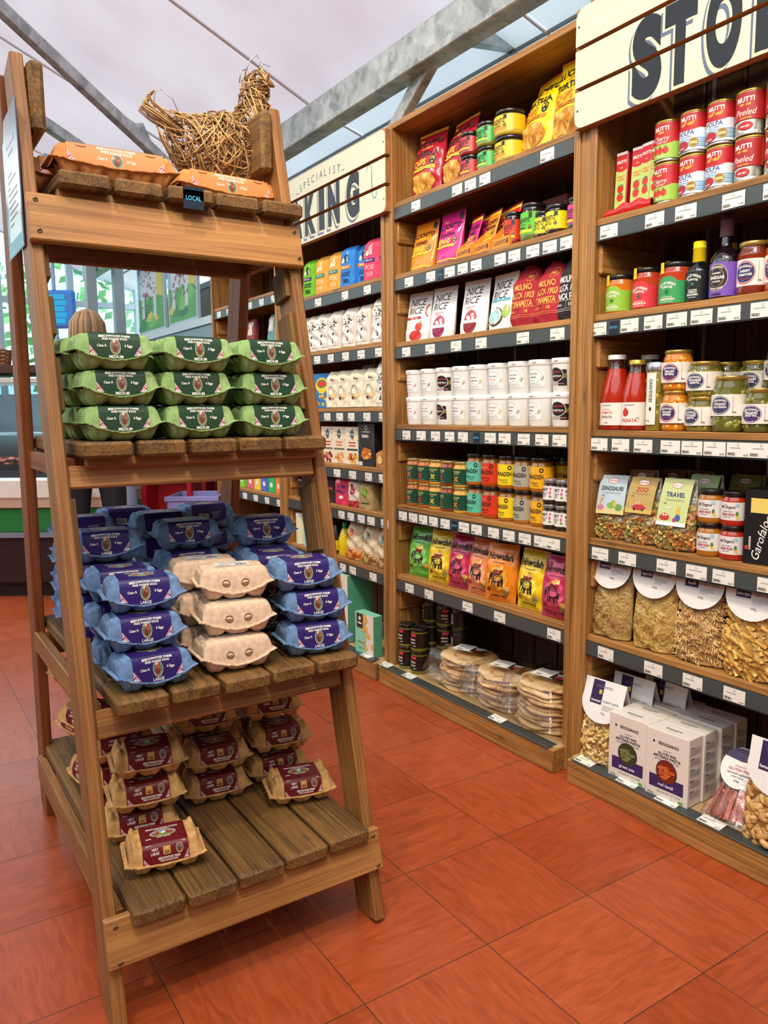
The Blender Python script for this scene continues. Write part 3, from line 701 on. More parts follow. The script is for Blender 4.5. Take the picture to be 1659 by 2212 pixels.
# willow hen
def hen():
    t = thing('willow_hen', 'woven brown willow hen figure standing behind the egg boxes on the top deck', 'hen figure', (LX + .50, LY + .60, 1.703), math.radians(-6))
    R = random.Random(3)
    spine = [(-.18, .245, .010), (-.14, .235, .022), (-.105, .215, .040), (-.06, .19, .075), (-.01, .17, .100), (.045, .165, .104), (.085, .20, .085), (.105, .25, .058), (.112, .295, .042), (.115, .335, .036), (.125, .365, .033), (.14, .375, .022), (.155, .372, .008)]
    # x, z, radius
    def sp(k):
        k = max(0, min(len(spine) - 1.001, k)); i = int(k); f = k - i
        return tuple(spine[i][j] * (1 - f) + spine[i + 1][j] * f for j in range(3))
    def surf(k, a, o=0):
        x, z, r = sp(k); x2, z2, _ = sp(k + .3); x1, z1, _ = sp(k - .3); dx, dz = x2 - x1, z2 - z1; L = math.hypot(dx, dz) or 1
        nx, nz = -dz / L, dx / L; r += o
        return Vector((x + nx * r * math.cos(a), r * .92 * math.sin(a), z + nz * r * math.cos(a)))
    cols3 = [M('96703F', .6), M('B48A56', .6), M('7A5430', .6), M('C9A26C', .55)]
    def body(mb):
        for i in range(620):
            k0 = R.choice((R.uniform(1.6, 7), R.uniform(3, 6.6), R.uniform(3, 6.6), R.uniform(6, 11.6))); a0 = R.uniform(0, 6.28); L = R.uniform(.9, 2.2); r0 = sp(k0)[2]; dk = R.uniform(-1, 1) * 3.0; da = R.choice((-1, 1)) * L * (.85 if r0 > .05 else 1.8)
            if k0 < 3: da *= .4; dk = R.uniform(1, 3)
            o = R.uniform(-.012, .006) * min(1, r0 / .05); pts = [surf(k0 + dk * j / 8, a0 + da * j / 8, o + .004 * math.sin(j * 1.3 + i)) for j in range(9)]
            mb.tube(pts, R.uniform(.0011, .0021), R.choice(cols3), 5)
        mb.lathe([(.062, .004), (.068, .012), (.074, .03), (.066, .045)], cols3[2], 22, cap=(False, False))
        for i in range(14):
            a = i * .45; mb.tube([(.02 + .068 * math.cos(a), .068 * math.sin(a), .006), (.02 + .085 * math.cos(a + .3), .085 * math.sin(a + .3), .05), (.02 + .095 * math.cos(a + .7), .09 * math.sin(a + .7), .10)], .0019, cols3[i % 4], 5)
    part('woven_body', None, body, t)
    def tail(mb):
        for i in range(26):
            sgn = R.uniform(-1, 1); up = R.uniform(0, 1)
            pts = [(-.08, sgn * .02, .19 + up * .03), (-.12, sgn * .035, .21 + up * .035), (-.155, sgn * .04, .225 + up * .045), (-.19 + .03 * up, sgn * .03, .24 + up * .05), (-.175 + .03 * up, sgn * .01, .25 + up * .05)]
            mb.tube(pts, .0016, R.choice(cols3), 5)
    part('tail', None, tail, t)
    part('beak', None, lambda mb: mb.tube([(.140, 0, .372), (.158, 0, .366), (.172, 0, .360)], [.013, .010, .002], cols3[0], 8), t)
    def comb(mb):
        w = M('9A9CA2', .35, .7)
        for p in ([(.09, 0, .375), (.105, 0, .415), (.125, 0, .432), (.135, 0, .418), (.128, 0, .395)], [(.125, .004, .395), (.145, .004, .415), (.160, .004, .412), (.160, .004, .395), (.145, .004, .385)], [(.075, 0, .355), (.080, 0, .385), (.095, 0, .392)]):
            mb.tube(p, .0016, w, 5)
    part('wire_comb', None, comb, t)
    part('wire_tail_loop', None, lambda mb: mb.tube([(-.15, 0, .25), (-.145, 0, .295), (-.13, 0, .305), (-.10, 0, .285), (-.085, 0, .25)], .0012, M('9A9CA2', .35, .7), 5), t)
hen()
# ---------------------------------------------------------------- wall shelving
FX = 1.87                       # front plane of the shelving
BW = lambda ax: wood('shelf', '7C5428', 'BA8648', ax, .5, .9, .6)
BD = lambda ax: wood('back', '3A2412', '5E3E20', ax, .6, .8, .5)
def ticket_mesh(w, seed, dark=False):
    def f(mb):
        r = random.Random(seed); mb.box((-w / 2, -.0012, -.0185), (w / 2, 0, .0185), M('EDEBE2', .35)); A = Art()
        A.oval(0, .012, .0034, .0034, '333333', 10, ring=.0007)
        
        for k in range(r.choice((9, 12, 14))): A.rect(-w * .36 + k * .0034, .0036, -w * .36 + k * .0034 + .0024, .0054, '66625E')
        barcode(A, -w / 2 + .003, -.016, w * .38, .009, False, '55524E', 14)
        A.text(r.choice(('£2.79', '£3.45', '£1.99', '£4.95', '£5.95', '£2.59')), w / 2 - .003, -.013, .0042, '3A3836', w * .3, .02, al='r'); A.put(mb, onflat(-.0012))
    return f
def word_tag(word, w=.034):
    return lambda mb: (mb.box((-w / 2, -.0012, -.0185), (w / 2, 0, .0185), M('15202E', .35)), Art().text(word, 0, 0, .0072, '3FA3D0', w * .88).put(mb, onflat(-.0012)))
def bay(label, y0, y1, zs, tickets, words=(), base=(None, None), top=None, depth=.36, posts=(True, True), back=True, cards=None):
    """shelving bay between y0 < y1 with shelf top surfaces zs"""
    t = thing('shelf_unit', label, 'shelf', (FX, (y0 + y1) / 2, 0), 0, 'wooden grocery shelf bays'); c = (y0 + y1) / 2; h = (y1 - y0) / 2
    H = top or 2.36
    for sg, on in zip((-1, 1), posts):
        if on: part('side_post', None, lambda mb, sg=sg: (mb.box((-.004, sg * h - .021 + sg * .0, 0), (depth, sg * h + .021, H), BW(2), .003), mb.box((-.012, sg * (h - .012) - .012, 0), (.0, sg * (h - .012) + .012, H - .01), BW(2), .002)), t)
    part('top_board', None, lambda mb: mb.box((-.008, -h, H - .024), (depth, h, H), BW(1), .002), t)
    nb = 8
    def bk(mb):
        for i in range(nb):
            a = -h + 2 * h * i / nb; mb.box((depth - .02, a + .0035, .02), (depth, a + 2 * h / nb - .0035, H - .02), BD(2), .003)
        mb.box((depth + .001, -h, 0), (depth + .006, h, H), M('1E140C', .8))
    part('back_panel', None, bk, t)
    def slot(mb):
        for f in (.32, .62, .84): mb.box((depth - .024, -h + 2 * h * f, .3), (depth - .018, -h + 2 * h * f + .012, H - .03), M('A9B0B8', .3, .7))
    part('wall_strip', None, slot, t)
    for k, z in enumerate(zs):
        sh = part('shelf_board', None, lambda mb, z=z: (mb.box((.0, -h + .022, z - .020), (depth - .022, h - .022, z), BW(1), .002), mb.box((.012, -h + .022, z - .060), (.03, h - .022, z - .021), BW(1))), t)
        part('ticket_rail', None, lambda mb, z=z: (mb.box((-.003, -h + .026, z - .064), (.004, h - .026, z - .021), M('454B4B', .35)), mb.box((-.006, -h + .026, z - .067), (.002, h - .026, z - .064), M('1E2022', .35)), mb.lathe([(.004, 0), (.004, .002)], M('101214', .4), 8, (0, 0)) if False else None), sh)
        for sg in (-1, 1): part('shelf_bracket', None, lambda mb, z=z, sg=sg: mb.box((.010, sg * (h - .026) - .008, z - .16), (.30, sg * (h - .026) + .008, z - .068), BW(0), .006), t)
        for y in tickets.get(k + 1, ()):
            w = .064 if y < 1.72 else .060
            part('price_ticket', ('tk', w, int(y * 1000) % 6), ticket_mesh(w, int(y * 1000) % 6), t, loc=(-.0034, y - c, z - .0435), rot=FACE + random.uniform(-.04, .04))
    for k, y, wd in words: part('word_tag', ('wt', wd), word_tag(wd), t, loc=(-.0034, y - c, zs[k] - .0435), rot=FACE, label='dark blue tag with pale blue lettering')
    b0, b1 = base[0] if base[0] is not None else y0, base[1] if base[1] is not None else y1
    def pl(mb):
        mb.box((-.070, b0 - c, 0), (-.048, b1 - c, .080), BW(1), .003); mb.box((-.048, b0 - c, 0), (.0, b0 - c + .02, .080), BW(0), .002); mb.box((-.048, b1 - c - .02, 0), (.0, b1 - c, .080), BW(0), .002)
        mb.box((-.048, b0 - c + .001, .066), (depth - .022, b1 - c - .001, .084), wood('plinth', 'A98858', 'CDAE7C', 1, .6), .002)
    p = part('plinth', None, pl, t)
    part('plinth_rail', None, lambda mb: mb.box((-.074, b0 - c + .02, .081), (-.026, b1 - c - .02, .0865), M('3E4442', .4), .002), p)
    for y in (cards or ()):
        part('plinth_ticket', ('pt', int(y * 10) % 3), ticket_mesh(.07, int(y * 10) % 3), t, loc=(-.050, y - c, .0880), rot=(math.radians(-82), 0, FACE))
    return t
T2 = {1: [2.624, 2.362, 2.286, 2.206, 1.902], 2: [2.674, 2.526, 2.406, 2.328, 2.251, 2.122, 2.05, 1.961, 1.884, 1.808], 3: [2.696, 2.531, 2.366, 2.221, 2.003, 1.843],
      4: [2.698, 2.593, 2.496, 2.405, 2.323, 2.166, 2.089, 1.992, 1.905, 1.825], 5: [2.728, 2.652, 2.581, 2.51, 2.433, 2.315, 2.24, 2.144, 2.062, 1.98, 1.904, 1.844], 6: [2.682, 2.542, 2.291, 2.106, 1.833]}
T3 = {1: [1.642, 1.48, 1.38, 1.241, 1.13, .98], 2: [1.673, 1.556, 1.473, 1.396, 1.319, 1.239, 1.147, 1.05], 3: [1.658, 1.576, 1.494, 1.401, 1.332, 1.263, 1.195, 1.132, 1.05],
      4: [1.643, 1.538, 1.399, 1.302, 1.22, 1.092, .99], 5: [1.61, 1.431, 1.299, 1.172, 1.02]}
T1 = {1: [3.449, 3.188, 2.994, 3.66], 2: [3.47, 3.333, 3.192, 3.053, 2.903], 3: [3.378, 3.256, 3.148, 3.01, 2.878], 4: [3.29, 3.143, 3.002, 2.885], 5: [3.253, 3.165, 3.071, 2.985, 2.871], 6: [3.248, 3.155, 2.973]}
T0 = {k: [4.75 - .16 * i for i in range(6)] for k in range(1, 7)}
ZS2 = [2.047, 1.761, 1.484, 1.143, .799, .492]; ZS3 = [1.764, 1.484, 1.136, .796, .484]; ZS1 = [1.772, 1.497, 1.218, .948, .748, .490]
bay('middle wooden shelf bay between the two painted signs, from chips at top to flatbreads', 1.757, 2.806, ZS2, T2, ((1, 2.466, 'LOCAL'), (3, 2.244, 'BRITISH'), (4, 2.374, 'BRITISH')), (1.765, 2.83), 2.36, cards=(2.80, 2.62, 2.06))
bay('right wooden shelf bay under the large sign, with tins, sauces and pasta', .64, 1.715, ZS3, T3, ((1, 1.614, 'BRITISH'),), (.64, 1.70), 2.40, cards=(1.64, 1.47, 1.33, 1.19, .95))
bay('wooden shelf bay of flour and baking goods under the smaller sign', 2.848, 3.86, ZS1, T1, (), (2.86, 3.88), 2.36, cards=(2.96, 3.3))
bay('farthest wooden shelf bay, glimpsed through the egg display', 3.90, 4.86, [1.85, 1.55, 1.27, .98, .74, .47], T0, (), (3.92, 4.86), 2.12)

def sign(label, y0, y1, z0, ph, gap, paint, x=1.868, name='shop_sign'):
    t = thing(name, label, 'sign', (x, y1, z0), FACE)     # local x runs towards -Y
    Wd = y1 - y0; CR = wood('cream', 'D6D3BA', 'DEDBC4', 0, .5, 1.2, .1, .5)
    for i in range(3):
        zz = i * (ph + gap)
        def f(mb, zz=zz, i=i):
            mb.box((0, -.034, zz), (Wd, -.004, zz + ph), wood('signback', '8A5C30', 'B98450', 0, .6), .001)
            R = .03; pts = []
            for cx, cy, a0, rr in ((Wd - (R if i != 1 else .002), zz + ph - (R if i == 2 else .002), 0, R if i == 2 else .002), ((R if i == 2 else .002), zz + ph - (R if i == 2 else .002), 90, R if i == 2 else .002),
                               ((R if i == 0 else .002), zz + (R if i == 0 else .002), 180, R if i == 0 else .002), (Wd - (R if i == 0 else .002), zz + (R if i == 0 else .002), 270, R if i == 0 else .002)):
                if a0 == 0 and i == 0: cx = Wd - .002
                for k in range(6): a = math.radians(a0 + 18 * k); pts.append((cx + rr * math.cos(a), cy + rr * math.sin(a)))
            mb.add([(p[0], -.0352, p[1]) for p in pts], [list(range(len(pts)))[::-1]], CR)
            mb.add([(p[0], -.0352, p[1]) for p in pts] + [(p[0], -.034, p[1]) for p in pts], [(k, (k + 1) % len(pts), len(pts) + (k + 1) % len(pts), len(pts) + k) for k in range(len(pts))], CR)
        part('plank', None, f, t)
    def let(mb, lines):
        A = Art(); lines(A); Z = [(i * (ph + gap), i * (ph + gap) + ph) for i in range(3)]
        for vs, fs, mat, layer in A.t:           # clip the paint to the planks
            for a, b in Z:
                for tri in fs:
                    poly = [vs[k] for k in tri]
                    for lim, sg in ((a, 1), (b, -1)):
                        out = []
                        for k in range(len(poly)):
                            p, q = poly[k], poly[(k + 1) % len(poly)]; dp, dq = (p[1] - lim) * sg, (q[1] - lim) * sg
                            if dp >= 0: out.append(p)
                            if dp * dq < 0: f = dp / (dp - dq); out.append((p[0] + (q[0] - p[0]) * f, lim))
                        poly = out
                        if not poly: break
                    if len(poly) > 2: mb.add([(p[0], -.0352 - .0003 - layer * .00006, p[1]) for p in poly], [list(range(len(poly)))], mat)
    for pn, pl_, lines in paint: part(pn, None, lambda mb: let(mb, lines), t, label=pl_)
    for xx, zz in ((.012, .05), (.012, 2 * (ph + gap) + ph - .05), (Wd - .012, .05), (Wd - .012, 2 * (ph + gap) + ph - .05)):
        part('screw', 'signscrew', lambda mb: mb.lathe([(.0035, 0), (.003, .002)], M('4A4238', .4, .5), 8), t, loc=(xx, -.0345, zz), rot=(math.radians(90), 0, 0))
    return t
NAVY, SLATE, GLOSS = '0F1119', '5C667E', .42
def letters(A, txt, xs, z, h, w):
    for ch, x in zip(txt, xs):
        A.text(ch, x - .013, z - .015, h * 1.02, SLATE, w, .07, rough=.3); A.text(ch, x - .007, z - .008, h * 1.02, 'D8D3B0', w, .06)
        A.text(ch, x, z, h, NAVY, w, .065, rough=GLOSS)
def store(A): letters(A, 'STORE', (.26, .365, .49, .625, .75), .115, .180, .098)
def scroll1(A):
    A.oval(.215, .322, .016, .022, '3E8F88', 16, ring=.004, a0=60, a1=300); A.oval(.28, .318, .075, .032, '3E8F88', 18, ring=.004, a0=190, a1=290); A.poly([(.30, .2865), (.44, .300), (.44, .304), (.30, .2905)], '3E8F88')
sign('large cream plank sign painted STO in dark blue, above the tins', .64, 1.757, 2.030, .103, .0125, (('lettering', 'hand-painted dark blue letters', store), ('painted_scroll', 'teal painted scroll', scroll1)), 1.868)
def baking(A): letters(A, 'BAKING', (.14, .27, .41, .525, .64, .81), .125, .165, .108)
def specialist(A):
    for ch, a in zip('SPECIALIST', range(10)): q = (a - 4.5) / 4.5; A.text(ch, .505 + q * .185, .272 - .016 * q * q + .006, .034, '5E7074', .03, .0, rot=-.16 * q)
    A.rect(.27, .243, .295, .246, '5E7074'); A.rect(.715, .245, .74, .248, '5E7074')
def scroll2(A):
    A.oval(.945, .185, .022, .03, '4F9A92', 14, ring=.005, a0=0, a1=180); A.oval(.985, .095, .02, .028, '4F9A92', 14, ring=.005, a0=180, a1=360); A.poly([(.960, .185), (.967, .185), (.970, .095), (.963, .095)], '4F9A92')
sign('cream plank sign painted SPECIALIST BAKING, left of the middle bay', 2.792, 3.86, 2.015, .098, .0145, (('lettering', 'hand-painted dark blue letters', baking), ('small_lettering', 'thin grey lettering', specialist), ('painted_scroll', 'teal painted scroll', scroll2)), 1.868)
# ---------------------------------------------------------------- goods: general builders
def P(y, z, x=0.): return (FX + .0 + x, y, z)
class Bag:
    """lofted bag: half width W(v), half depth D(v), squareness n; local front is -Y"""
    def __init__(s, h, W, D, n=2.2, wr=.0012, seed=1, lean=0.):
        s.h, s.W, s.D, s.n, s.wr, s.seed, s.lean = h, W, D, n, wr, seed, lean
    def k(s, tab, v):
        v = max(0., min(1., v))
        for (a, p), (b, q) in zip(tab[:-1], tab[1:]):
            if v <= b: f = (v - a) / (b - a); f = f * f * (3 - 2 * f); return p + (q - p) * f
        return tab[-1][1]
    def wob(s, x, z):
        w = s.wr; q = s.seed
        return w * (math.sin(x * 95 + q * 1.7 + 3 * math.sin(z * 60 + q)) + .8 * math.sin(z * 120 + x * 60 + q * 2.3) + .6 * math.sin(x * 210 - z * 170 + q))
    def at(s, u, v, e=0., side=-1):
        """u in -1..1 across, v in 0..1 up"""
        W, D = s.k(s.W, v), s.k(s.D, v); u = max(-1, min(1, u)); d = D * max(0., 1 - abs(u) ** s.n) ** (1 / s.n)
        x = W * u; z = s.h * v; edge = min(1, (1 - abs(u)) * 4)
        y = side * (d + s.wob(x * (1 if side < 0 else 1.3), z) * edge * min(1, D / .012) + .0003 + e)
        return (x, y + s.lean * z, z)
    def body(s, mb, mat, mat2=None, nu=22, nv=26):
        us = lambda u: math.sin(math.pi * (u - .5))
        for side in (-1, 1):
            mb.grid(lambda u, v: s.at(us(u), v, 0, side), nu, nv, mat, True, flip=(side > 0))
        mb.add([s.at(us(i / nu), 0, 0, -1) for i in range(nu + 1)] + [s.at(us(i / nu), 0, 0, 1) for i in range(nu, -1, -1)], [list(range(2 * nu + 2))[::-1]], mat)
        if s.k(s.D, 1) > .004: mb.add([s.at(us(i / nu), 1, 0, -1) for i in range(nu + 1)] + [s.at(us(i / nu), 1, 0, 1) for i in range(nu, -1, -1)], [list(range(2 * nu + 2))], mat)
    def art(s, mb, A, maxlen=.008):
        def fn(u, v, e):
            vv = v / s.h; W = s.k(s.W, vv); return s.at(u / W if W > 1e-4 else 0, vv, e + .0004 + s.wr * .6)
        A.put(mb, fn, maxlen)

def place(name, label, cat, loc, rot, group, parts, tilt=0., extra=None):
    """parts: list of (part name, key, builder)"""
    o = thing(name, label, cat, loc, FACE + math.radians(rot), group)
    if tilt: o.rotation_euler = (-math.radians(tilt), 0, FACE + math.radians(rot))
    for p in parts: part(p[0], p[1], p[2], o, **(p[3] if len(p) > 3 else {}))
    return o

def jar_parts(key, r, h, fill, lidc, art=None, lid_h=.013, neck=.86, glass='3A2A1C', labw=2.2, lab=None, lidr=.93, sh=.80, metal=0., fillr=.12, hexa=False, bits=None):
    """jar with glass body, lid and printed label; lab = (v0, v1, colour) band on the body"""
    n = 28
    def body(mb):
        zb = h - lid_h
        prof = [(r * .90, 0), (r * .985, .003), (r, .008), (r, zb * sh), (r * .985, zb * (sh + .05)), (r * neck, zb * (sh + .13)), (r * neck, zb)]
        mb.lathe(prof[:4] + [(r, zb * sh)], M(fill, fillr, 0, .6), n, cap=(True, False)); mb.lathe(prof[3:], M(glass, .08, 0, .7), n, cap=(False, True))
        if bits:
            R = random.Random(len(key) + int(r * 1e4)); rad, cols = bits
            for i in range(70):
                a = R.uniform(-2.2, 2.2) - math.pi / 2; z = R.uniform(rad, zb * sh); mb.ellipsoid(((r - rad * .55) * math.cos(a), (r - rad * .55) * math.sin(a), z), (rad * .8, rad * .8, rad * R.uniform(.7, 1.1)), M(R.choice(cols), .15, 0, .6), 8, 6)
    def lid(mb):
        q = r * lidr; mb.lathe([(q * .97, h - lid_h), (q, h - lid_h + .001), (q, h - .002), (q * .975, h), (q * .9, h + .0004), (q * .88, h - .0006)], M(lidc, .3, metal, .3), n, cap=(False, True))
    out = [('jar_body', 'jb' + key, body), ('lid', 'jl' + key, lid)]
    if art or lab:
        def lf(mb):
            v0, v1, c = lab; a = labw; m = M(c, .35)
            rr = r + .0004 + (.0045 if bits else 0)
            mb.grid(lambda u, v: (rr * math.sin(a * (u - .5) * 2), -rr * math.cos(a * (u - .5) * 2), v0 + (v1 - v0) * v), 30, 1, m, False)
            if art: A = Art(); art(A, v1 - v0); A.put(mb, oncyl(rr + .0001, (v0 + v1) / 2), .006)
        out.append(('label', 'ja' + key, lf))
    return out
# ---------------------------------------------------------------- middle bay
def mask_logo(A, x, y, r, c='1E1A1A', f='F2D22E'):
    A.oval(x, y, r * .8, r, c, 14)
    for s in (-1, 1): A.oval(x + s * r * .36, y + r * .3, r * .24, r * .3, f, 8); A.oval(x + s * r * .36, y + r * .3, r * .1, r * .12, c, 6)
    A.oval(x, y - r * .5, r * .3, r * .16, f, 8); A.poly([(x, y + r * .9), (x - r * .1, y + r * .6), (x + r * .1, y + r * .6)], f)
def chips_art(bg, ink, sub, band, flav, bandtxt, chips, w, h):
    def f(A):
        A.text('Gran', -.045, h * .875, .010, 'F2C52E', .04, .03); A.text('LUCHITO', 0, h * .80, .024, ink, w * .88, .06); A.text('+ MEXICAN +', 0, h * .715, .008, sub, w * .5, .04)
        A.text('TORTILLA', 0, h * .62, .020, ink, w * .80, .04); A.text('CHIPS', -w * .14, h * .50, .026, sub, w * .42, .07); mask_logo(A, w * .26, h * .505, .018)
        A.rect(-w * .38, h * .375, w * .34, h * .425, band); A.text(bandtxt, -.002, h * .40, .0075, ink, w * .62, .03)
        R = random.Random(4); 
        A.oval(0, h * .20, w * .36, h * .135, chips[2], 22)
        for i in range(26):
            x = R.uniform(-.3, .3) * w; y = h * R.uniform(.10, .30); q = R.uniform(.010, .02); a = R.uniform(0, 6.3)
            A.poly([(x + q * math.cos(a + k * 2.1), y + q * math.sin(a + k * 2.1)) for k in range(3)], chips[R.randrange(2)])
        A.text('170g', w * .3, h * .05, .008, ink, .03)
    return f
def mk_chips(key, bg, ink, sub, band, bandtxt):
    w, h = .178, .268
    b = Bag(h, [(0, .084), (.06, .086), (.5, .088), (.92, .082), (1, .084)], [(0, .002), (.05, .012), (.3, .040), (.6, .036), (.9, .012), (.95, .002), (1, .0012)], 2.0, .0016, len(key))
    A = Art(); chips_art(bg, ink, sub, band, 0, bandtxt, ('D99A3A', 'EDB95C', 'C07A22'), w, h)(A)
    def lab(mb): b.art(mb, A)
    def body(mb):
        b.body(mb, M(bg, .28, 0, .25))
        mb.grid(lambda u, v: b.at(-1 + 2 * u, .955 + .045 * v, .0008, -1), 20, 1, M(sub, .35), False)
    return [('bag', 'cb' + key, body), ('printed_front', 'ca' + key, lab)]
RED = mk_chips('red', 'AC1A30', '241418', 'F2B82E', 'F2D22E', 'CHIPOTLE FLAVOURED'); YEL = mk_chips('yellow', 'F2CE14', '1E1A14', 'F0862A', 'F08A2A', 'LIGHTLY SALTED')
gcb = 'tortilla chip bags on the top shelf of the middle bay'
place('chip_bag', 'red tortilla chip bag, left one of two on the middle bay top shelf', 'crisps', P(2.655, 2.048, .070), 6, gcb, RED, 10)
place('chip_bag', 'red tortilla chip bag leaning back beside the small red salsa jars', 'crisps', P(2.475, 2.048, .070), -6, gcb, RED, 14)
place('chip_bag', 'yellow tortilla chip bag leaning next to the stacked yellow lidded jars', 'crisps', P(2.030, 2.048, .062), -10, gcb, YEL, 17)
place('chip_bag', 'yellow tortilla chip bag half hidden by the right end post of the top shelf', 'crisps', P(1.865, 2.048, .065), 2, gcb, YEL, 10)
def luch_lab(c1, ink, line, band):
    def f(A, h):
        A.text('LUCHITO', -.004, h * .14, .0135, ink, .052, .06); A.text('MEXICAN', -.004, -h * .06, .004, ink, .024); A.text(line, -.008, -h * .2, .0055, ink, .035, .03)
        A.rect(.018, h * .22, .030, h * .48, '1E1A14'); mask_logo(A, .022, -h * .17, .0075); A.rect(-.034, -h * .42, .03, -h * .30, band)
    return f
def luch_jar(key, r, h, c, lidc='161616', line='SALSA', fill='7A2A14', band='F2D22E', ink='1E1616', glass='2A2016', **k):
    return jar_parts(key, r, h, fill, lidc, luch_lab(c, ink, line, band), lab=(h * .17, h * .76, c), glass=glass, labw=1.9, **k)
JR = luch_jar('lr', .043, .080, 'C42434', line='SALSA', fill='8A2A1C'); JG = luch_jar('lg', .045, .083, '3FB25A', line='SALSA VERDE', fill='7E7A2A', glass='6E6A2C'); JY = luch_jar('ly', .056, .085, 'EFC01E', line='GUACAMOLE', fill='B8A22E', glass='6E6A2C', band='F0862A')
gsj = 'stacked lidded jars on the top shelf of the middle bay'
for i, (nm, col, y, J, hh) in enumerate((('salsa', 'red', 2.362, JR, .080), ('green salsa', 'green', 2.262, JG, .083), ('dip', 'yellow', 2.150, JY, .085))):
    for l in range(2): place('salsa_jar', '%s-labelled jar with a black lid, %s of the pair on the top shelf' % (col, ('lower', 'upper')[l]), 'jar', P(y, 2.048 + l * hh, .065 - .004 * l), (-4, 5)[l], gsj, J)
# second shelf: bean pouches, taco kits, jars
def pouch(key, w, h, bg, art, D=.030, top=None, wr=.0010, rough=.25, n=2.2):
    b = Bag(h, [(0, w / 2 * .96), (.1, w / 2), (.9, w / 2 * .99), (1, w / 2)], [(0, D * .9), (.15, D), (.45, D * .75), (.85, .004), (.92, .0015), (1, .001)], n, wr, len(key))
    A = Art(); art(A, w, h)
    def body(mb):
        b.body(mb, M(bg, rough, 0, .2), nu=16, nv=20)
        if top: mb.grid(lambda u, v: b.at(-1 + 2 * u, .95 + .05 * v, .0009, -1), 14, 1, M(top, .4), False)
    return [('pouch', 'pb' + key, body), ('printed_front', 'pa' + key, lambda mb: b.art(mb, A))]
def bean_art(l1, l2, band, tab):
    def f(A, w, h):
        A.text('Gran', -w * .22, h * .80, .009, band, .035, .02); A.text('LUCHITO', 0, h * .70, .019, '2A141C', w * .86, .06); A.text('+ MEXICAN +', 0, h * .62, .0055, band, w * .4)
        A.text(l1, -.002, h * .53, .0135, '2A141C', w * .82, .03); A.text(l2, -w * .12, h * .405, .020, band, w * .56, .07); mask_logo(A, w * .30, h * .41, .012); A.rect(-w * .44, h * .28, w * .34, h * .33, band); A.text('SMOKY CHIPOTLE', -.004, h * .305, .006, '2A141C', w * .6, .02)
        A.rect(w * .30, h * .80, w * .44, h * .93, tab); A.rect(-w * .46, h * .03, w * .46, h * .055, band)
    return f
OB = pouch('ob', .142, .205, 'EE8A1E', bean_art('REFRIED', 'BEANS', 'F6D22E', '2A1A14'), top='7A1A14'); MG = pouch('mg', .140, .205, 'D21E86', bean_art('CANTINA', 'BEANS', 'F6D22E', '2A1A14'), top='7A1A14'); DR = pouch('dr', .140, .205, '6A1420', bean_art('', 'BEANS', 'C9A22E', '2A1A14'), top='4A1014')
gbp = 'bean pouches on the second shelf of the middle bay'
place('bean_pouch', 'orange refried beans pouch at the left end of the second shelf', 'pouch', P(2.655, 1.762, .052), 4, gbp, OB, 9)
place('bean_pouch', 'bright pink cantina beans pouch next to the orange one', 'pouch', P(2.480, 1.762, .050), 2, gbp, MG, 8)
place('bean_pouch', 'dark red pouch standing behind the bright pink beans pouch', 'pouch', P(2.440, 1.762, .135), -8, gbp, DR, 4)
def taco_art(l1):
    def f(A, w, h):
        A.rect(-w / 2, h * .86, w / 2, h * .94, 'F0B82E'); A.text('LUCHITO', 0, h * .70, .015, '2A141C', w * .9, .06); A.text(l1, 0, h * .56, .013, '2A141C', w * .8, .03); A.text('TACO', -w * .1, h * .41, .018, 'F6D22E', w * .6, .06); A.text('SEASONING', 0, h * .27, .012, 'F6D22E', w * .8, .05); mask_logo(A, w * .30, h * .42, .010)
    return f
for i, (c, l, y, nm) in enumerate((('C81E7A', 'MILD', 2.345, 'pink'), ('F08A22', 'MEDIUM', 2.245, 'orange'), ('D8281E', 'SPICY', 2.140, 'red'))):
    for q in range(2):
        place('taco_sachet', '%s taco seasoning sachet leaning in a card tray, %s' % (nm, ('at the front', 'behind the front one')[q]), 'sachet', P(y - .01 * q, 1.770, .035 + q * .028), -14, 'taco seasoning sachets', pouch('tc' + c, .092, .150, c, taco_art(l), .008, top='8A1A1A', wr=.0005), 17)
    def tray(mb):
        c2 = M('E8902E', .6); k = M('B06A28', .7)
        mb.box((-.05, -.002, 0), (.05, 0, .034), c2); mb.box((-.05, 0, 0), (.05, .11, .002), k)
        for sx in (-.05, .048): mb.add([(sx, 0, 0), (sx, .11, 0), (sx, .11, .12), (sx, 0, .034), (sx + .002, 0, 0), (sx + .002, .11, 0), (sx + .002, .11, .12), (sx + .002, 0, .034)], [(0, 3, 2, 1), (4, 5, 6, 7), (0, 4, 7, 3), (3, 7, 6, 2), (1, 2, 6, 5)], c2)
        mb.box((-.05, .108, 0), (.05, .11, .12), k)
        Art().text('LUCHITO', -.004, .017, .0125, '4A2410', .07, .05).oval(.040, .017, .006, .010, '4A2410').put(mb, onflat(-.002))
    place('card_tray', 'orange card display tray under the %s taco sachets' % nm, 'tray', P(y, 1.762, .014), -6, 'taco sachet trays', [('tray', 'tray', tray)])
single('card_carton', None, lambda mb: mb.box((0, -.06, 0), (.07, .06, .165), M('7A3A22', .7), .002), 'brown card carton behind the jars on the second shelf', 'carton', P(2.03, 1.762, .16))
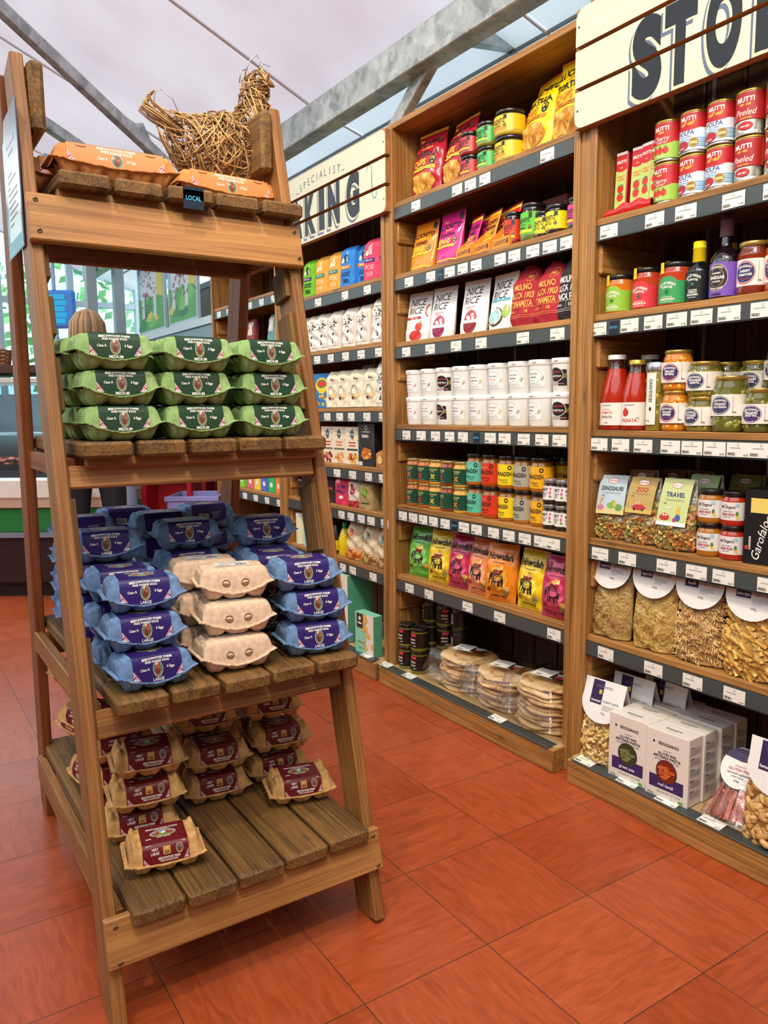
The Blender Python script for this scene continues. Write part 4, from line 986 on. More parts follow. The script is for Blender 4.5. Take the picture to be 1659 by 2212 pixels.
J2 = [('red', .033, .112, 'D8301E', 2.108, 'PINEAPPLE', '8A1E14', .045), ('green', .044, .122, '5CBE2E', 2.022, 'PEPPERS', '5E6A22', .055), ('yellow', .028, .085, 'F0D81E', 1.966, 'CHIPOTLE', '3A1E14', .046), ('large yellow', .039, .093, 'F0D81E', 1.905, 'CHIPOTLE', '3A1E14', .050), ('shadowed ochre', .026, .085, 'A8921E', 1.848, 'CHIPOTLE', '2A160E', .075), ('magenta', .024, .096, 'D8309A', 1.815, 'JALAPENO', '4A3A2A', .036)]  # one yellow jar has label and contents darkened to stand for shade
for nm, r, h, c, y, ln, fl, x in J2: place('salsa_jar', '%s-labelled jar with a dark lid on the second shelf of the middle bay' % nm, 'jar', P(y, 1.762, x), 2, 'jars on the second shelf of the middle bay', luch_jar('j2' + nm, r, h, c, line=ln, fill=fl, glass='241812'))
for i, (y, x) in enumerate(((2.07, .14), (1.98, .13), (1.90, .15))): place('salsa_jar', 'dark jar in the back row of the second shelf, %s' % ('behind the green-labelled jar', 'behind the small yellow-labelled jar', 'behind the large yellow-labelled jar')[i], 'jar', P(y, 1.762, x), 0, 'dark jars at the back of the second shelf', luch_jar('j2b', .036, .115, '7A6A1E', fill='2A160E', glass='241812'))
# third shelf: rice pouches and flour sacks
def rice_art(kind):
    def f(A, w, h):
        k = '26242A'
        A.text('NICE', -.004, h * .80, .028, k, w * .78, -.0, shear=.22, res=2); A.text('RICE', -.010, h * .62, .028, k, w * .72, -.0, shear=.18)
        for a in range(0, 180, 36): A.text('-', w * .34, h * .92, .006, k, .012, .01, rot=math.radians(a))
        if kind < 2:
            A.text('Sustainably Farmed', -.01, h * .49, .005, 'C2506A', w * .66); A.text('Pure Basmati', -.012, h * .445, .005, 'C2506A', w * .5); c = ('B8386A', 'B23A4A')[kind]
            A.oval(0, h * .23, .034, .036, 'F4EFEA', 18, ring=.0006); A.oval(0, h * .25, .034, .034, c, 18, a0=0, a1=180); A.oval(0, h * .18, .034, .040, ('8E2450', '8A2430')[kind], 18, a0=180, a1=360)
            for x, y, q in ((-.012, .29, .010), (.010, .33, .009), (.016, .27, .008), (-.004, .26, .007)): A.oval(x, h * y, q, q * .8, 'F6F2EE', 8)
        elif kind == 2:
            A.rect(-w * .42, h * .44, w * .2, h * .485, 'B8343A'); A.text('Tomato Recipe', -.012, h * .462, .0055, 'F4EFEA', .055); A.oval(.022, h * .27, .019, .018, 'D8342A'); A.poly([(.022, h * .35), (.034, h * .41), (.028, h * .33)], '4E8A3A'); A.oval(.008, h * .09, .034, .022, 'C22E26'); A.oval(w * .44, h * .60, .016, .026, 'D8443A', 14, ring=.006, a0=90, a1=270); A.oval(-.03, h * .26, .006, .006, '8A4A3A', 10, ring=.001)
        else:
            A.rect(-w * .34, h * .50, w * .36, h * .545, '3FAFC8'); A.text('Coconut Recipe', 0, h * .522, .005, 'F4EFEA', .06); A.oval(-.014, h * .22, .044, .034, '4A2E22', 20); A.oval(-.017, h * .23, .040, .030, 'F4F0EA', 20); A.oval(-.019, h * .23, .030, .022, '8FD0D8', 18); A.oval(.040, h * .30, .018, .024, '8FB848', 14); A.oval(.046, h * .36, .010, .012, 'E2E6B8', 10)
    return f
gr = 'rice pouches on the third shelf'
RP = [('rice pouch with tomatoes at the left end of the third shelf', 2.690, 2, 8), ('rice pouch with a pink globe and purple bowl, second from the left', 2.525, 0, 5), ('rice pouch with a red globe and dark red bowl, left of the coconut one', 2.330, 1, 4), ('rice pouch with a coconut half, beside the red flour sacks', 2.172, 3, -4)]
for lb, y, k, rt in RP: place('rice_pouch', 'white ' + lb, 'pouch', P(y, 1.485, .050), rt, gr, pouch('rp%d' % k, .140, .200, 'EFECE8', rice_art(k), .026, wr=.0011, rough=.35), 7)
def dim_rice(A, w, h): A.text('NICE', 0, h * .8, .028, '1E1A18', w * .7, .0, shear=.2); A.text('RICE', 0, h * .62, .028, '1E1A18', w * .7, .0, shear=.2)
for y, nx in ((2.430, 'the second and third white ones'), (2.255, 'the red-globe and coconut ones')): place('rice_pouch', 'shade-darkened rice pouch standing back in the gap between ' + nx, 'pouch', P(y, 1.485, .15), -10, gr, pouch('rpd', .135, .195, '6E655C', dim_rice, .026), 5)  # same white pouch, with the shade of the gap put into its colour
def sack(key, w, h, D, bg, art, wr=.0016, n=2.3, rough=.8, coat=0.):
    b = Bag(h, [(0, w / 2 * .92), (.12, w / 2), (.7, w / 2 * .96), (.9, w / 2 * .72), (1, w / 2 * .35)], [(0, D * .8), (.12, D), (.7, D * .85), (.88, D * .5), (1, D * .25)], n, wr, len(key) * 3)
    A = Art(); art(A, w, h)
    return [('sack', 'sb' + key, lambda mb: b.body(mb, M(bg, rough, 0, coat), nu=20, nv=28)), ('printed_front', 'sa' + key, lambda mb: b.art(mb, A))]
def molino(l3, ink, seal=True):
    def f(A, w, h):
        A.text('MOLINO', 0, h * .63, .020, ink, w * .80, .05, stretch=.7); A.text('ROCA 1903', 0, h * .49, .020, ink, w * .88, .05, stretch=.7); A.text(l3, 0, h * .355, .020, ink, w * .88, .05, stretch=.7)
        A.rect(-w * .42, h * .285, w * .42, h * .291, ink); A.text('GRANO', -w * .27, h * .225, .007, ink, .03); A.text('18', w * .18, h * .22, .011, ink, .02, .03); A.rect(0, h * .17, .0008, h * .27, ink); A.rect(-w * .42, h * .155, w * .42, h * .160, ink); A.rect(-w * .42, h * .125, w * .42, h * .130, ink)
        if seal: A.oval(w * .2, h * .79, .018, .018, ink, 18, ring=.0012); A.text('MR', w * .2, h * .79, .012, ink, .022, .03)
    return f
gf = 'cloth flour sacks on the third shelf'
place('flour_sack', 'red cloth flour sack beside the coconut rice pouch', 'flour sack', P(2.045, 1.485, .062), 2, gf, sack('m1', .150, .205, .046, 'A81E2E', molino('DINAMITA', 'E8A84A')), 4)
place('flour_sack', 'red cloth flour sack between the other red one and the black one', 'flour sack', P(1.925, 1.485, .055), -4, gf, sack('m2', .140, .200, .045, 'AE2030', molino('DINAMITA', 'E8A84A')), 5)
place('flour_sack', 'black cloth flour sack at the right end of the third shelf', 'flour sack', P(1.822, 1.485, .052), -2, gf, sack('m3', .125, .200, .044, '2E2428', molino('UNICA PLUS', 'E8E0DC', False)), 3)
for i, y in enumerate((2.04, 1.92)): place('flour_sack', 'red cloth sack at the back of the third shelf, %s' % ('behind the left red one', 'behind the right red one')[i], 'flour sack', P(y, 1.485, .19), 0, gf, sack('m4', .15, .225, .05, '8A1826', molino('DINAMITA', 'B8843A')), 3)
# fourth shelf: sauce tubs
def tub_art(kind):
    def f(A, w=0):
        if kind == 'dark':
            A.rect(.006, -.030, .036, .022, '141012'); A.oval(-.006, .006, .031, .025, 'E8E2E0', 24); A.oval(-.006, .006, .029, .023, '1A1214', 24); A.text('MADHUBAN', -.006, .015, .0058, 'B8323A', .04, .03); A.text('Naga Balti Sauce', -.008, .002, .006, 'F0ECEC', .050, .03, shear=.2); A.rect(-.024, -.0065, .012, -.004, '8A1E26')
            for i, x in enumerate((.024, .028, .032)): A.rect(x, -.008 + i * .002, x + .002, .006 + i * .002, 'B89A3A')
            for i in range(3): A.rect(-.03, -.021 - i * .003, .026, -.0198 - i * .003, ('8A1E26', 'D8D0D0', '8A1E26')[i])
        else:
            nm, c, k = kind; A.rect(-.028, -.030, .036, .024, 'D8D8DA'); A.rect(-.0272, -.0292, .0352, .0232, 'F2F1F0'); A.oval(-.006, .005, .031, .024, '7A86A8', 26, ring=.0009); A.oval(-.006, .005, .0295, .0225, 'F4F3F2', 24)
            A.text('MADHUBAN', -.006, .013, .0055, '4A5048', .036, .02); A.text(nm, -.008, .002, .0068, c, .050, .03, shear=.2); A.text('gourmet', -.008, -.009, .0032, '6A6A70', .02)
            for i, x in enumerate((.024, .027, .030)): A.rect(x, -.012 + i * .003, x + .002, -.002 + i * .004, k)
            for i in range(3): A.rect(-.026, -.020 - i * .0028, .02, -.0192 - i * .0028, 'A8AEC0')
    return f
def tub_parts(key, kind):
    r, h = .0495, .112
    def body(mb): mb.lathe([(r * .84, 0), (r * .87, .003), (r * .975, h - .012), (r * .975, h - .006)], M('ECECEA', .4, 0, .1), 32)
    def lid(mb): mb.lathe([(r * 1.0, h - .018), (r * 1.02, h - .016), (r * 1.03, h - .010), (r * 1.03, h - .004), (r * 1.0, h), (r * .94, h), (r * .93, h - .002)], M('F4F4F2', .35, 0, .1), 32, cap=(False, True)); mb.box((-.008, -r * 1.09, h - .010), (.008, -r, h - .007), M('F4F4F2', .35), .001)
    def lab(mb):
        A = Art(); tub_art(kind)(A)
        def fn(u, v, e): z = .052 + v; rr = r * (.87 + .105 * z / .1) + .0003 + e; return (rr * math.sin(u / rr), -rr * math.cos(u / rr), z)
        A.put(mb, fn, .006)
    return [('tub', 'tub', body), ('lid', 'tublid', lid), ('label', 'tubl' + key, lab)]
tk = [('Red Curry', 'C2566A', 'C2566A'), ('Green Curry', '5E7A66', '3A3A3A'), 'dark', ('Balti Sauce', '4A4A5A', '8A5A2A'), ('Dum Biryani', '6A4A3A', 'B8A83A'), ('Korma', 'D8822E', 'D8B82E'), ('Madras', '7A3A2A', '8A7A2A'), ('Jalfrezi', '3A7A6A', '8A7A2A'), 'dark']
tn = ['red curry', 'green curry', 'black-labelled naga', 'balti', 'dum biryani', 'korma', 'madras', 'jalfrezi', 'black-labelled right-end']
ty = [2.712, 2.607, 2.503, 2.398, 2.294, 2.189, 2.080, 1.975, 1.866]
for l in range(2):
    for i, y in enumerate(ty):
        place('sauce_tub', 'white %s sauce tub with lid, %s row on the shelf of tubs' % (tn[i], ('lower', 'upper')[l]), 'tub', P(y, 1.144 + l * .1115, .066), random.uniform(-5, 14) + (14 if (i, l) in ((3, 1), (2, 1), (1, 0)) else 0), 'white curry sauce tubs', tub_parts(str(i) if tk[i] != 'dark' else 'dk', tk[i]))
# fifth shelf: curry jars
def flower(A, x, y, r, c):
    for a in (45, 135, 225, 315): q = math.radians(a); A.poly([(x, y), (x + r * .55 * math.cos(q - .5), y + r * .55 * math.sin(q - .5)), (x + r * math.cos(q - .12), y + r * math.sin(q - .12)), (x + r * math.cos(q + .12), y + r * math.sin(q + .12)), (x + r * .55 * math.cos(q + .5), y + r * .55 * math.sin(q + .5))], c)
def gj(c, ln):
    def f(A, h): A.text('ATCHANA', 0, h * .32, .0072, 'C8B870', .042, .03, stretch=1.1); A.text(ln, 0, h * .18, .0032, 'E8E0C8', .026); flower(A, 0, -h * .14, .013, c); A.rect(-.02, -h * .42, .02, -h * .40, 'B8B080')
    return f
gl = [('E8762E', 'TIKKA MASALA', 'B8661E'), ('D8283E', 'TIKKA MASALA', 'B8661E'), ('F0C22E', 'KORMA', 'D8A23A'), ('D82E5A', 'ROGAN JOSH', '8A3A16'), ('F08A2E', 'GOAN CURRY', 'D8A23A')]
yg = [2.722, 2.638, 2.560, 2.482, 2.398]
for l in range(2):
    for i, y in enumerate(yg):
        c, ln, fl = gl[i]; place('curry_jar', 'dark green-labelled curry jar, number-%s from the left, %s layer' % (('one', 'two', 'three', 'four', 'five')[i], ('lower', 'upper')[l]), 'jar', P(y, .800 + l * .101, .058), (4, 0, 12, -16, 0)[i] + l * 4, 'dark green-labelled curry jars', jar_parts('g%d' % i, .0385, .100, fl, 'B8A66A', gj(c, ln), lab=(.012, .072, '174A34'), glass=fl, metal=.6, lid_h=.010, neck=.88, sh=.82))
def sw(l2, c):
    def f(A, h):
        A.text('SWAADISH', .0, h * .04, .0150, '2A1E1A', .066, .05, stretch=.62); A.text(l2, .0, -h * .24, .0078, '2E5A3A' if c != 'D83A26' else '6A1410', .046, .01, shear=.15); A.text('Curry', .006, -h * .36, .0072, '2E5A3A' if c != 'D83A26' else '6A1410', .024, .01, shear=.15)
        A.oval(.026, h * .34, .0075, .0085, '1E1A18', 12); A.oval(.026, h * .34, .004, .004, c, 8)
        for x in (-.018, -.006, .006): A.oval(x, h * .22, .008, .006, 'F0E0A8', 10, ring=.0008, a0=0, a1=180)
    return f
sl = [('5FC2A8', 'Pomegranate', 'B8661E', 'turquoise'), ('D83A26', 'Chilli Red', 'A84A16', 'red'), ('F2D41E', 'Coconut', 'A86A22', 'yellow'), ('A8A698', 'Shrimp', 'A86A22', 'grey'), ('F2AE1E', 'Ginger', 'A8621A', 'orange')]
ysj = [2.310, 2.222, 2.130, 2.048, 1.962]
for l in range(2):
    for i, y in enumerate(ysj):
        c, ln, fl, nm = sl[i]; place('curry_jar', '%s-labelled curry sauce jar with a black lid, %s layer of the jar shelf' % (nm, ('lower', 'upper')[l]), 'jar', P(y, .799 + l * .119, .060 - .004 * l), (-6 if l == 0 else 6) + (8 if nm == 'yellow' and l else 0), 'bright-labelled curry sauce jars', jar_parts('s' + nm, .0415, .118, fl, '1A1614', sw(ln, c), lab=(.014, .088, c), glass='8A5A1E', lid_h=.014, sh=.80))
    for i, y in enumerate((2.05, 1.955, 1.87)): place('curry_jar', 'unlit jar in the back row behind the orange-labelled ones, %s, %s layer' % (('left', 'middle', 'right')[i], ('lower', 'upper')[l]), 'jar', P(y, .799 + l * .119, .150), 60, 'unlit curry jars at the back', jar_parts('sorange', .0415, .118, 'A8621A', '1A1614', sw('Ginger', 'F2AE1E'), lab=(.014, .088, 'F2AE1E'), glass='8A5A1E', lid_h=.014, sh=.80))
def bart(A, h):
    A.text('BART', -.004, h * .26, .010, '2A2426', .030, .06); A.text('GREEN THAI', -.004, 0, .0040, '3A3436', .026, .02); A.text('CURRY', -.004, -h * .12, .0040, '3A3436', .016, .02); A.text('PASTE', -.004, -h * .24, .0034, '3A3436', .014); A.oval(.017, h * .02, .004, .006, 'D86A8A', 8); A.oval(.018, -h * .25, .005, .004, '7A9A4A', 8); A.oval(.019, h * .3, .003, .004, 'C83A5A', 8)
for l in range(2):
    for i, y in enumerate((1.893, 1.838, 1.790)):
        place('paste_jar', 'small white-labelled paste jar with a silver lid, %s, %s layer' % (('left', 'middle', 'right')[i], ('lower', 'upper')[l]), 'jar', P(y, .799 + l * .085, .030), (0, -4, 3)[i], 'small curry paste jars', jar_parts('bart', .0255, .084, '2A2418', 'A8A6A8', bart, lab=(.016, .062, 'ECE8E6'), glass='2A241C', metal=.7, labw=1.35, lid_h=.012, sh=.78))
# sixth shelf: elephant-print snack bags
def howd(flav, c2):
    def f(A, w, h):
        k = '2A1A1E'; A.text('Howdah', 0, h * .79, .024, k, w * .80, .03, shear=.15, arc=.004, res=2); A.rect(-w * .2, h * .672, w * .2, h * .680, k)
        A.oval(0, h * .40, w * .33, h * .23, c2, 24, ring=.0009); A.oval(0, h * .40, w * .315, h * .215, c2, 24)
        # elephant
        A.oval(.000, h * .41, .028, .020, k, 16); A.oval(-.024, h * .44, .014, .015, k, 12)
        for x in (-.020, -.008, .009, .021): A.rect(x - .0045, h * .26, x + .0045, h * .40, k)
        A.poly([(-.038, h * .45), (-.030, h * .47), (-.032, h * .30), (-.038, h * .29)], k); A.rect(-.012, h * .36, .014, h * .43, c2); A.text('INDIAN', .001, h * .395, .0035, k, .02)
        A.poly([(-.016, h * .49), (.016, h * .49), (.024, h * .55), (-.024, h * .55)], '8A2A22'); R = random.Random(2)
        for i in range(9): A.oval(R.uniform(-.020, .020), h * .555 + R.uniform(0, .012), .006, .005, ('E8C26A', 'E8A24A', 'F0D890')[i % 3], 8)
        A.oval(w * .30, h * .24, .012, .010, 'E8C26A', 8); A.oval(w * .25, h * .17, .010, .010, '7A8A3A', 8); A.oval(-w * .3, h * .2, .007, .009, '8A3A2A', 8)
        A.text(flav, 0, h * .095, .0085, k, w * .74, .04); A.rect(-w * .36, h * .045, w * .36, h * .052, k)
    return f
HB = {}
def hbag(key, bg, flav, c2):
    b = Bag(.215, [(0, .066), (.06, .068), (.5, .072), (.94, .067), (1, .068)], [(0, .002), (.05, .010), (.3, .034), (.6, .032), (.9, .012), (.95, .002), (1, .0012)], 2.0, .0015, len(key))
    A = Art(); howd(flav, c2)(A, .136, .215); return [('bag', 'hb' + key, lambda mb: b.body(mb, M(bg, .3, 0, .25), nu=18, nv=22)), ('printed_front', 'ha' + key, lambda mb: b.art(mb, A))]
HG = hbag('green', '6ABF4A', '', '8ED86A'); HY = hbag('yell', 'F2D21A', 'ONION BHAJI', 'F6E04A'); HP = hbag('pinky', 'C22A5A', 'TANDOOR CHILLI', 'DA4A78'); HPE = hbag('peachy', 'EE8A5A', 'SWEET CHILLI', 'F4A67A'); HO = hbag('orange', 'EE8A1E', 'BOMBAY MIX', 'E8A22E')
gh = 'elephant-print snack bags on the sixth shelf'
for lb, y, H, x, rt, tl in (('green elephant-print snack bag at the left end', 2.685, HG, .060, 14, 8), ('yellow elephant-print snack bag next to the green one', 2.540, HY, .056, 12, 8), ('pink elephant-print snack bag left of the peach one', 2.410, HP, .056, 8, 9), ('peach elephant-print snack bag overlapped by the orange one', 2.285, HPE, .052, 2, 9),
                            ('orange elephant-print snack bag in the middle of its shelf', 2.155, HO, .042, 14, 7), ('yellow elephant-print snack bag marked ONION BHAJI, near the right end', 2.000, HY, .048, 0, 8), ('pink elephant-print snack bag marked TANDOOR CHILLI, at the right end', 1.860, HP, .036, 4, 7)):
    place('snack_bag', lb, 'crisps', P(y, .493, x), rt, gh, H, tl)
for lb, y, H in (('yellow snack bag in the second row behind the left yellow one', 2.53, HY), ('pink snack bag in the second row behind the peach one', 2.37, HP), ('pink snack bag in the second row behind the orange one', 2.22, HP), ('orange snack bag in the second row, showing left of the right yellow one', 2.08, HO), ('pink snack bag in the second row behind the right pink one', 1.90, HP)):
    place('snack_bag', lb, 'crisps', P(y, .493, .135), -8, gh, H, 4)
# plinth: sauce jars and bagged flatbreads
def pj(A, h): A.rect(-.016, h * .28, .012, h * .46, 'D8304A'); A.text('MANGO', -.006, h * .06, .0075, 'EDE6E0', .030, .05); A.text('CHUTNEY', -.006, -h * .16, .0060, 'EDE6E0', .030, .05); A.text('classic', .004, -h * .34, .0045, 'EDE6E0', .018)
SJ = jar_parts('sj', .0385, .098, '7A7A24', '181412', pj, lab=(.014, .078, '201410'), glass='6A6A22', lid_h=.014, labw=2.4, sh=.84)
def pj2(A, h): A.rect(-.028, -h * .3, -.006, h * .3, '6A625C'); barcode(A, .006, -h * .3, .014, h * .6, True, n=8)
SJB = jar_parts('sjb', .0385, .098, '3A3A1A', '181412', pj2, lab=(.014, .078, '201410'), glass='3A3A1A', lid_h=.014, labw=2.4, sh=.84)
k = 0
for (y, x, n, w) in ((2.735, .010, 2, 'front left'), (2.650, .015, 2, 'front right'), (2.700, .115, 3, 'second row left'), (2.615, .125, 3, 'second row middle'), (2.53, .14, 3, 'second row right'), (2.64, .21, 3, 'third row')):
    for l in range(n):
        place('chutney_jar', 'dark chutney jar on the plinth, %s stack, %s' % (w, ('bottom', 'next up', 'third up')[l]), 'jar', P(y, .0845 + l * .099, x + .01), (10, 14, -20, 60, -30, 10)[k % 6], 'dark chutney jars on the plinth', SJ if k % 3 != 1 or x < .05 else SJB)
    k += 1
naan_m = None
def naan_mat():
    m, nt, b, N, L = nodemat('flatbread'); tc = N('ShaderNodeTexCoord'); n = N('ShaderNodeTexNoise'); n.inputs['Scale'].default_value = 28; n.inputs['Detail'].default_value = 4; L(tc.outputs['Object'], n.inputs['Vector'])
    cr = N('ShaderNodeValToRGB'); cr.color_ramp.elements[0].color = lin('A2692F'); cr.color_ramp.elements[0].position = .28; cr.color_ramp.elements[1].color = lin('E2BE88'); cr.color_ramp.elements[1].position = .48; L(n.outputs[0], cr.inputs[0]); L(cr.outputs[0], b.inputs['Base Color']); b.inputs['Roughness'].default_value = .7; return m
NM = naan_mat()
def naanpack(label, y, x, n, rot, seed):
    t = thing('flatbread_pack', label, 'flatbread', P(y, .085, x), FACE + math.radians(rot), 'bagged stacks of flatbread')
    R = random.Random(seed)
    for i in range(n):
        a = R.uniform(0, 6); rx, ry = R.uniform(.118, .130), R.uniform(.098, .110); ox, oy = R.uniform(-.010, .010), R.uniform(-.008, .008); z0 = .008 + i * .0165
        def f(mb, z0=z0, a=a, rx=rx, ry=ry, ox=ox, oy=oy):
            def g(u, v):
                th = 2 * math.pi * u; w = 1 + .06 * math.sin(3 * th + a) + .04 * math.sin(5 * th + 2 * a) + .015 * math.sin(11 * th + a); pr = ((0, -.5), (.8, -.5), (.97, -.25), (1, 0), (.97, .3), (.85, .55), (.5, .42), (0, .4))[round(v * 7)]
                return (ox + rx * w * pr[0] * math.cos(th), oy + ry * w * pr[0] * math.sin(th), z0 + .015 * pr[1] + (.004 * math.sin(2 * th + a) + .002 * math.sin(7 * th + 3 * a)) * pr[0])
            mb.grid(g, 32, 7, NM, True, True)
        part('flatbread', None, f, t)
    H = .012 + n * .0165
    def fl(mb):
        for q in range(2):
            zz = H * (1, .55)[q]
            mb.grid(lambda u, v: ((u - .5) * .30, (v - .5) * .25, (zz + .004 + .003 * math.sin(u * 17 + seed) * math.sin(v * 13)) * min(1, 6.5 * min(u, 1 - u, v, 1 - v) + .35 + .1 * math.sin(u * 9 + v * 7))), 24, 20, film(), True)
    part('clear_bag', None, fl, t)
    def lb(mb):
        A = Art(); A.rect(-.060, -.040, .035, .035, 'F0EDE8', rough=.3); A.rect(.018, -.036, .075, .036, '1E1A1E', rough=.3); A.rect(.024, .010, .070, .018, 'EDE6E0'); A.rect(.030, -.004, .064, .004, 'EDE6E0'); A.rect(.03, -.022, .064, -.012, 'C8303A'); barcode(A, -.040, -.032, .024, .012, False)
        for i in range(6): A.rect(-.052, .026 - i * .005, .010, .0272 - i * .005, 'B8B4B0')
        A.put(mb, lambda u, v, e: (u * math.cos(.25) - v * math.sin(.25), v * math.cos(.25) + u * math.sin(.25), H + .0085 + e), .02)
    part('label', None, lb, t)
naanpack('bagged flatbread stack on the plinth, leftmost, beside the dark chutney jars', 2.405, .100, 8, 6, 1); naanpack('bagged flatbread stack in the middle of the three on the plinth', 2.160, .085, 8, 2, 2); naanpack('bagged flatbread stack at the right end of the plinth, the tallest', 1.925, .075, 10, -4, 3)
# ---------------------------------------------------------------- right bay
def tin_parts(key, kind, r=.0375, h=.110):
    def body(mb):
        prof = [(r * .97, 0), (r, .001), (r, .004), (r * .975, .006)]
        for i in range(14): prof.append((r * (.985 if i % 2 else .965), .012 + i * (h - .024) / 13))
        mb.lathe(prof + [(r * .975, h - .006)], M('C8C2B4', .25, .9), 32, cap=(True, False)); 
    def rimf(mb): mb.lathe([(r * .975, h - .007), (r, h - .005), (r, h - .001), (r * .96, h), (r * .94, h - .003)], M('D8B04A', .3, .85), 32, cap=(False, True)); None
    def lab(mb):
        A = Art(); a = 2.9 * r; lo, hi = -.047, .047
        if kind == 'cherry':
            A.rect(-a, lo, a, hi, '9CC24A'); A.rect(-a, -.004, a, hi, 'B81A22'); A.oval(0, -.004, .034, .006, 'B81A22', 18); A.text('MUTTI', -.0, .032, .0105, 'F6EEE4', .050, .07, rough=.3); A.oval(.0, .021, .010, .003, 'D8A83A', 8)
            A.text('Cherry', 0, .006, .0130, 'F6EEE4', .046, .0, shear=.25); A.text('TOMATOES', 0, -.005, .0036, 'F6EEE4', .03)
            for x in (-.017, -.002, .014): A.oval(x, -.026, .0085, .009, 'D22A1E', 14); A.poly([(x - .004, -.018), (x, -.013), (x + .004, -.018)], '3A7A2A')
            A.text('400g NET', 0, -.041, .0040, 'F6EEE4', .022, .03)
        elif kind == 'polpa':
            A.rect(-a, lo, a, hi, 'DDE6EE'); A.rect(-a, .008, a, hi, 'B81A22'); A.oval(.0, .010, .032, .007, 'B81A22', 18); A.text('MUTTI', -.0, .034, .0105, 'F6EEE4', .048, .07); 
            for x in (-.014, .008): A.oval(x, .020, .009, .0042, 'D89A2E', 10); A.oval(x + .008, .024, .004, .0032, 'D89A2E', 8)
            A.text('POLPA', -.004, -.003, .0115, '24408A', .046, .02); A.text('FINELY CHOPPED', -.004, -.013, .0030, '24408A', .03)
            for i in range(5): A.rect(-a, -.020 - i * .005, a, -.017 - i * .005, ('7AB0D8', '8EC0E0')[i % 2])
            A.oval(-.014, -.034, .019, .0125, 'A8202E', 18); A.oval(.018, -.029, .0125, .0125, 'B8902E', 20); A.oval(.018, -.029, .0105, .0105, '8A6A20', 20); A.text('100%', .018, -.029, .0068, 'F0DCA0', .019, .04); A.text('400g NET', -.016, -.040, .0034, 'F6EEE4', .018, .03)
        else:
            A.rect(-a, lo + .028, a, hi, 'A81A20'); A.rect(a * .45, lo + .028, a * .47, hi, 'D8A83A'); A.text('MUTTI', -.002, .030, .0110, 'F6EEE4', .050, .07)
            for x in (-.010, .006): A.oval(x, .018, .007, .003, 'D89A2E', 10)
            A.text('Peeled', 0, -.000, .0150, 'F6EEE4', .050, .0, shear=.3); A.text('TOMATOES', 0, -.014, .0040, 'E8B04A', .03, .03); A.oval(0, -.033, .020, .010, 'B8202A', 16); A.text('400g NET', 0, -.034, .0042, 'F6EEE4', .022, .04)
        A.put(mb, oncyl(r + .0004, h / 2), .006)
    return [('tin_body', 'tinb', body), ('rim', 'tinr', rimf), ('label', 'tl' + key, lab)]
TC, TP, TE = tin_parts('c', 'cherry'), tin_parts('p', 'polpa'), tin_parts('e', 'peeled')
gt = 'red tomato tins on the top shelf of the right bay'
cols_t = [(1.482, TC, 'cherry tomato', ''), (1.400, TP, 'blue and red chopped tomato', ', first column of its kind'), (1.318, TP, 'blue and red chopped tomato', ', second column of its kind'), (1.236, TE, 'red peeled tomato', ', first column of its kind'), (1.155, TE, 'red peeled tomato', ', at the right edge of the photo'), (1.074, TE, 'red peeled tomato', ', beyond the right edge column')]
for i, (y, T_, nm, ex) in enumerate(cols_t):
    for l in range(3 if i > 4 else 2): place('tomato_tin', '%s tin, %s%s' % (nm, ('lower', 'upper', 'highest')[l], ex), 'tin', P(y, 1.765 + l * .1105, .052 - (.004 * l)), (-3, 4, 2)[l] + i * 2, gt, T_)
for i, y in enumerate((1.40, 1.318, 1.236)): place('tomato_tin', 'tomato tin in the shaded back row, behind column %s of the tins' % ('two', 'three', 'four')[i], 'tin', P(y, 1.765, .14), 0, 'tomato tins in the shaded back row', TE)
def tube_box(A, w, h):
    A.rect(-w / 2, 0, w / 2, h, 'B8CC6E'); A.rect(-w / 2, h * .72, w / 2, h * .955, 'C21E26'); A.rect(-w / 2, h * .955, w / 2, h, 'E8E4DE'); A.oval(0, h * .73, w * .45, .006, 'C21E26', 12); A.text('MUTTI', 0, h * .85, .0085, 'F6EEE4', w * .84, .06); A.oval(0, h * .76, .006, .002, 'D89A2E', 8)
    A.text('TOMATO', 0, h * .62, .0055, 'D8602A', w * .8, .03); A.text('PUREE', 0, h * .575, .0055, 'D8602A', w * .6, .03)
    for z in (.43, .30): A.oval(0, h * z, w * .30, h * .065, 'CC241E', 16); A.poly([(-w * .3, h * (z + .04)), (0, h * (z + .07)), (w * .34, h * (z + .055)), (0, h * (z + .04))], '2E7A3A')
    A.text('130g', 0, h * .14, .0045, '4A5A2A', w * .5)
def pur(i):
    w, h, d = .042, .185, .034
    def body(mb): mb.box((-w / 2, -d / 2, 0), (w / 2, d / 2, h), M('B02028', .3, 0, .3), .003)
    def lab(mb): A = Art(); tube_box(A, w - .005, h); A.put(mb, onflat(-d / 2))
    return [('carton', 'purb', body), ('printed_front', 'purl', lab)]
for i, (y, r) in enumerate(((1.650, 4), (1.592, 3), (1.552, -6), (1.520, 2))): place('puree_carton', 'slim tomato puree carton, %s of the four beside the tins' % ('leftmost', 'second', 'third', 'rightmost')[i], 'carton', P(y, 1.768, .062 - .008 * (i > 1)), r, 'tomato puree cartons', pur(i), 3)
def ptray(mb):
    r = M('C4201C', .25, 0, .4)
    mb.grid(lambda u, v: (-.085 + .17 * u, -.004 * math.sin(math.pi * v), (.012 + .022 * (u) * (1 - u) * 2 + .012 * u + .004 * math.sin(u * 19)) * v), 24, 4, r)
    mb.grid(lambda u, v: (-.085 + .17 * u, .06 * v, (.012 + .022 * (u) * (1 - u) * 2 + .012 * u + .004 * math.sin(u * 19)) * (1 - v) + .0), 24, 3, r); mb.box((-.085, 0, 0), (.085, .075, .002), r)
place('display_tray', 'glossy red tray holding the puree cartons', 'tray', P(1.590, 1.764, .010), 0, None, [('tray', 'ptray', ptray)])
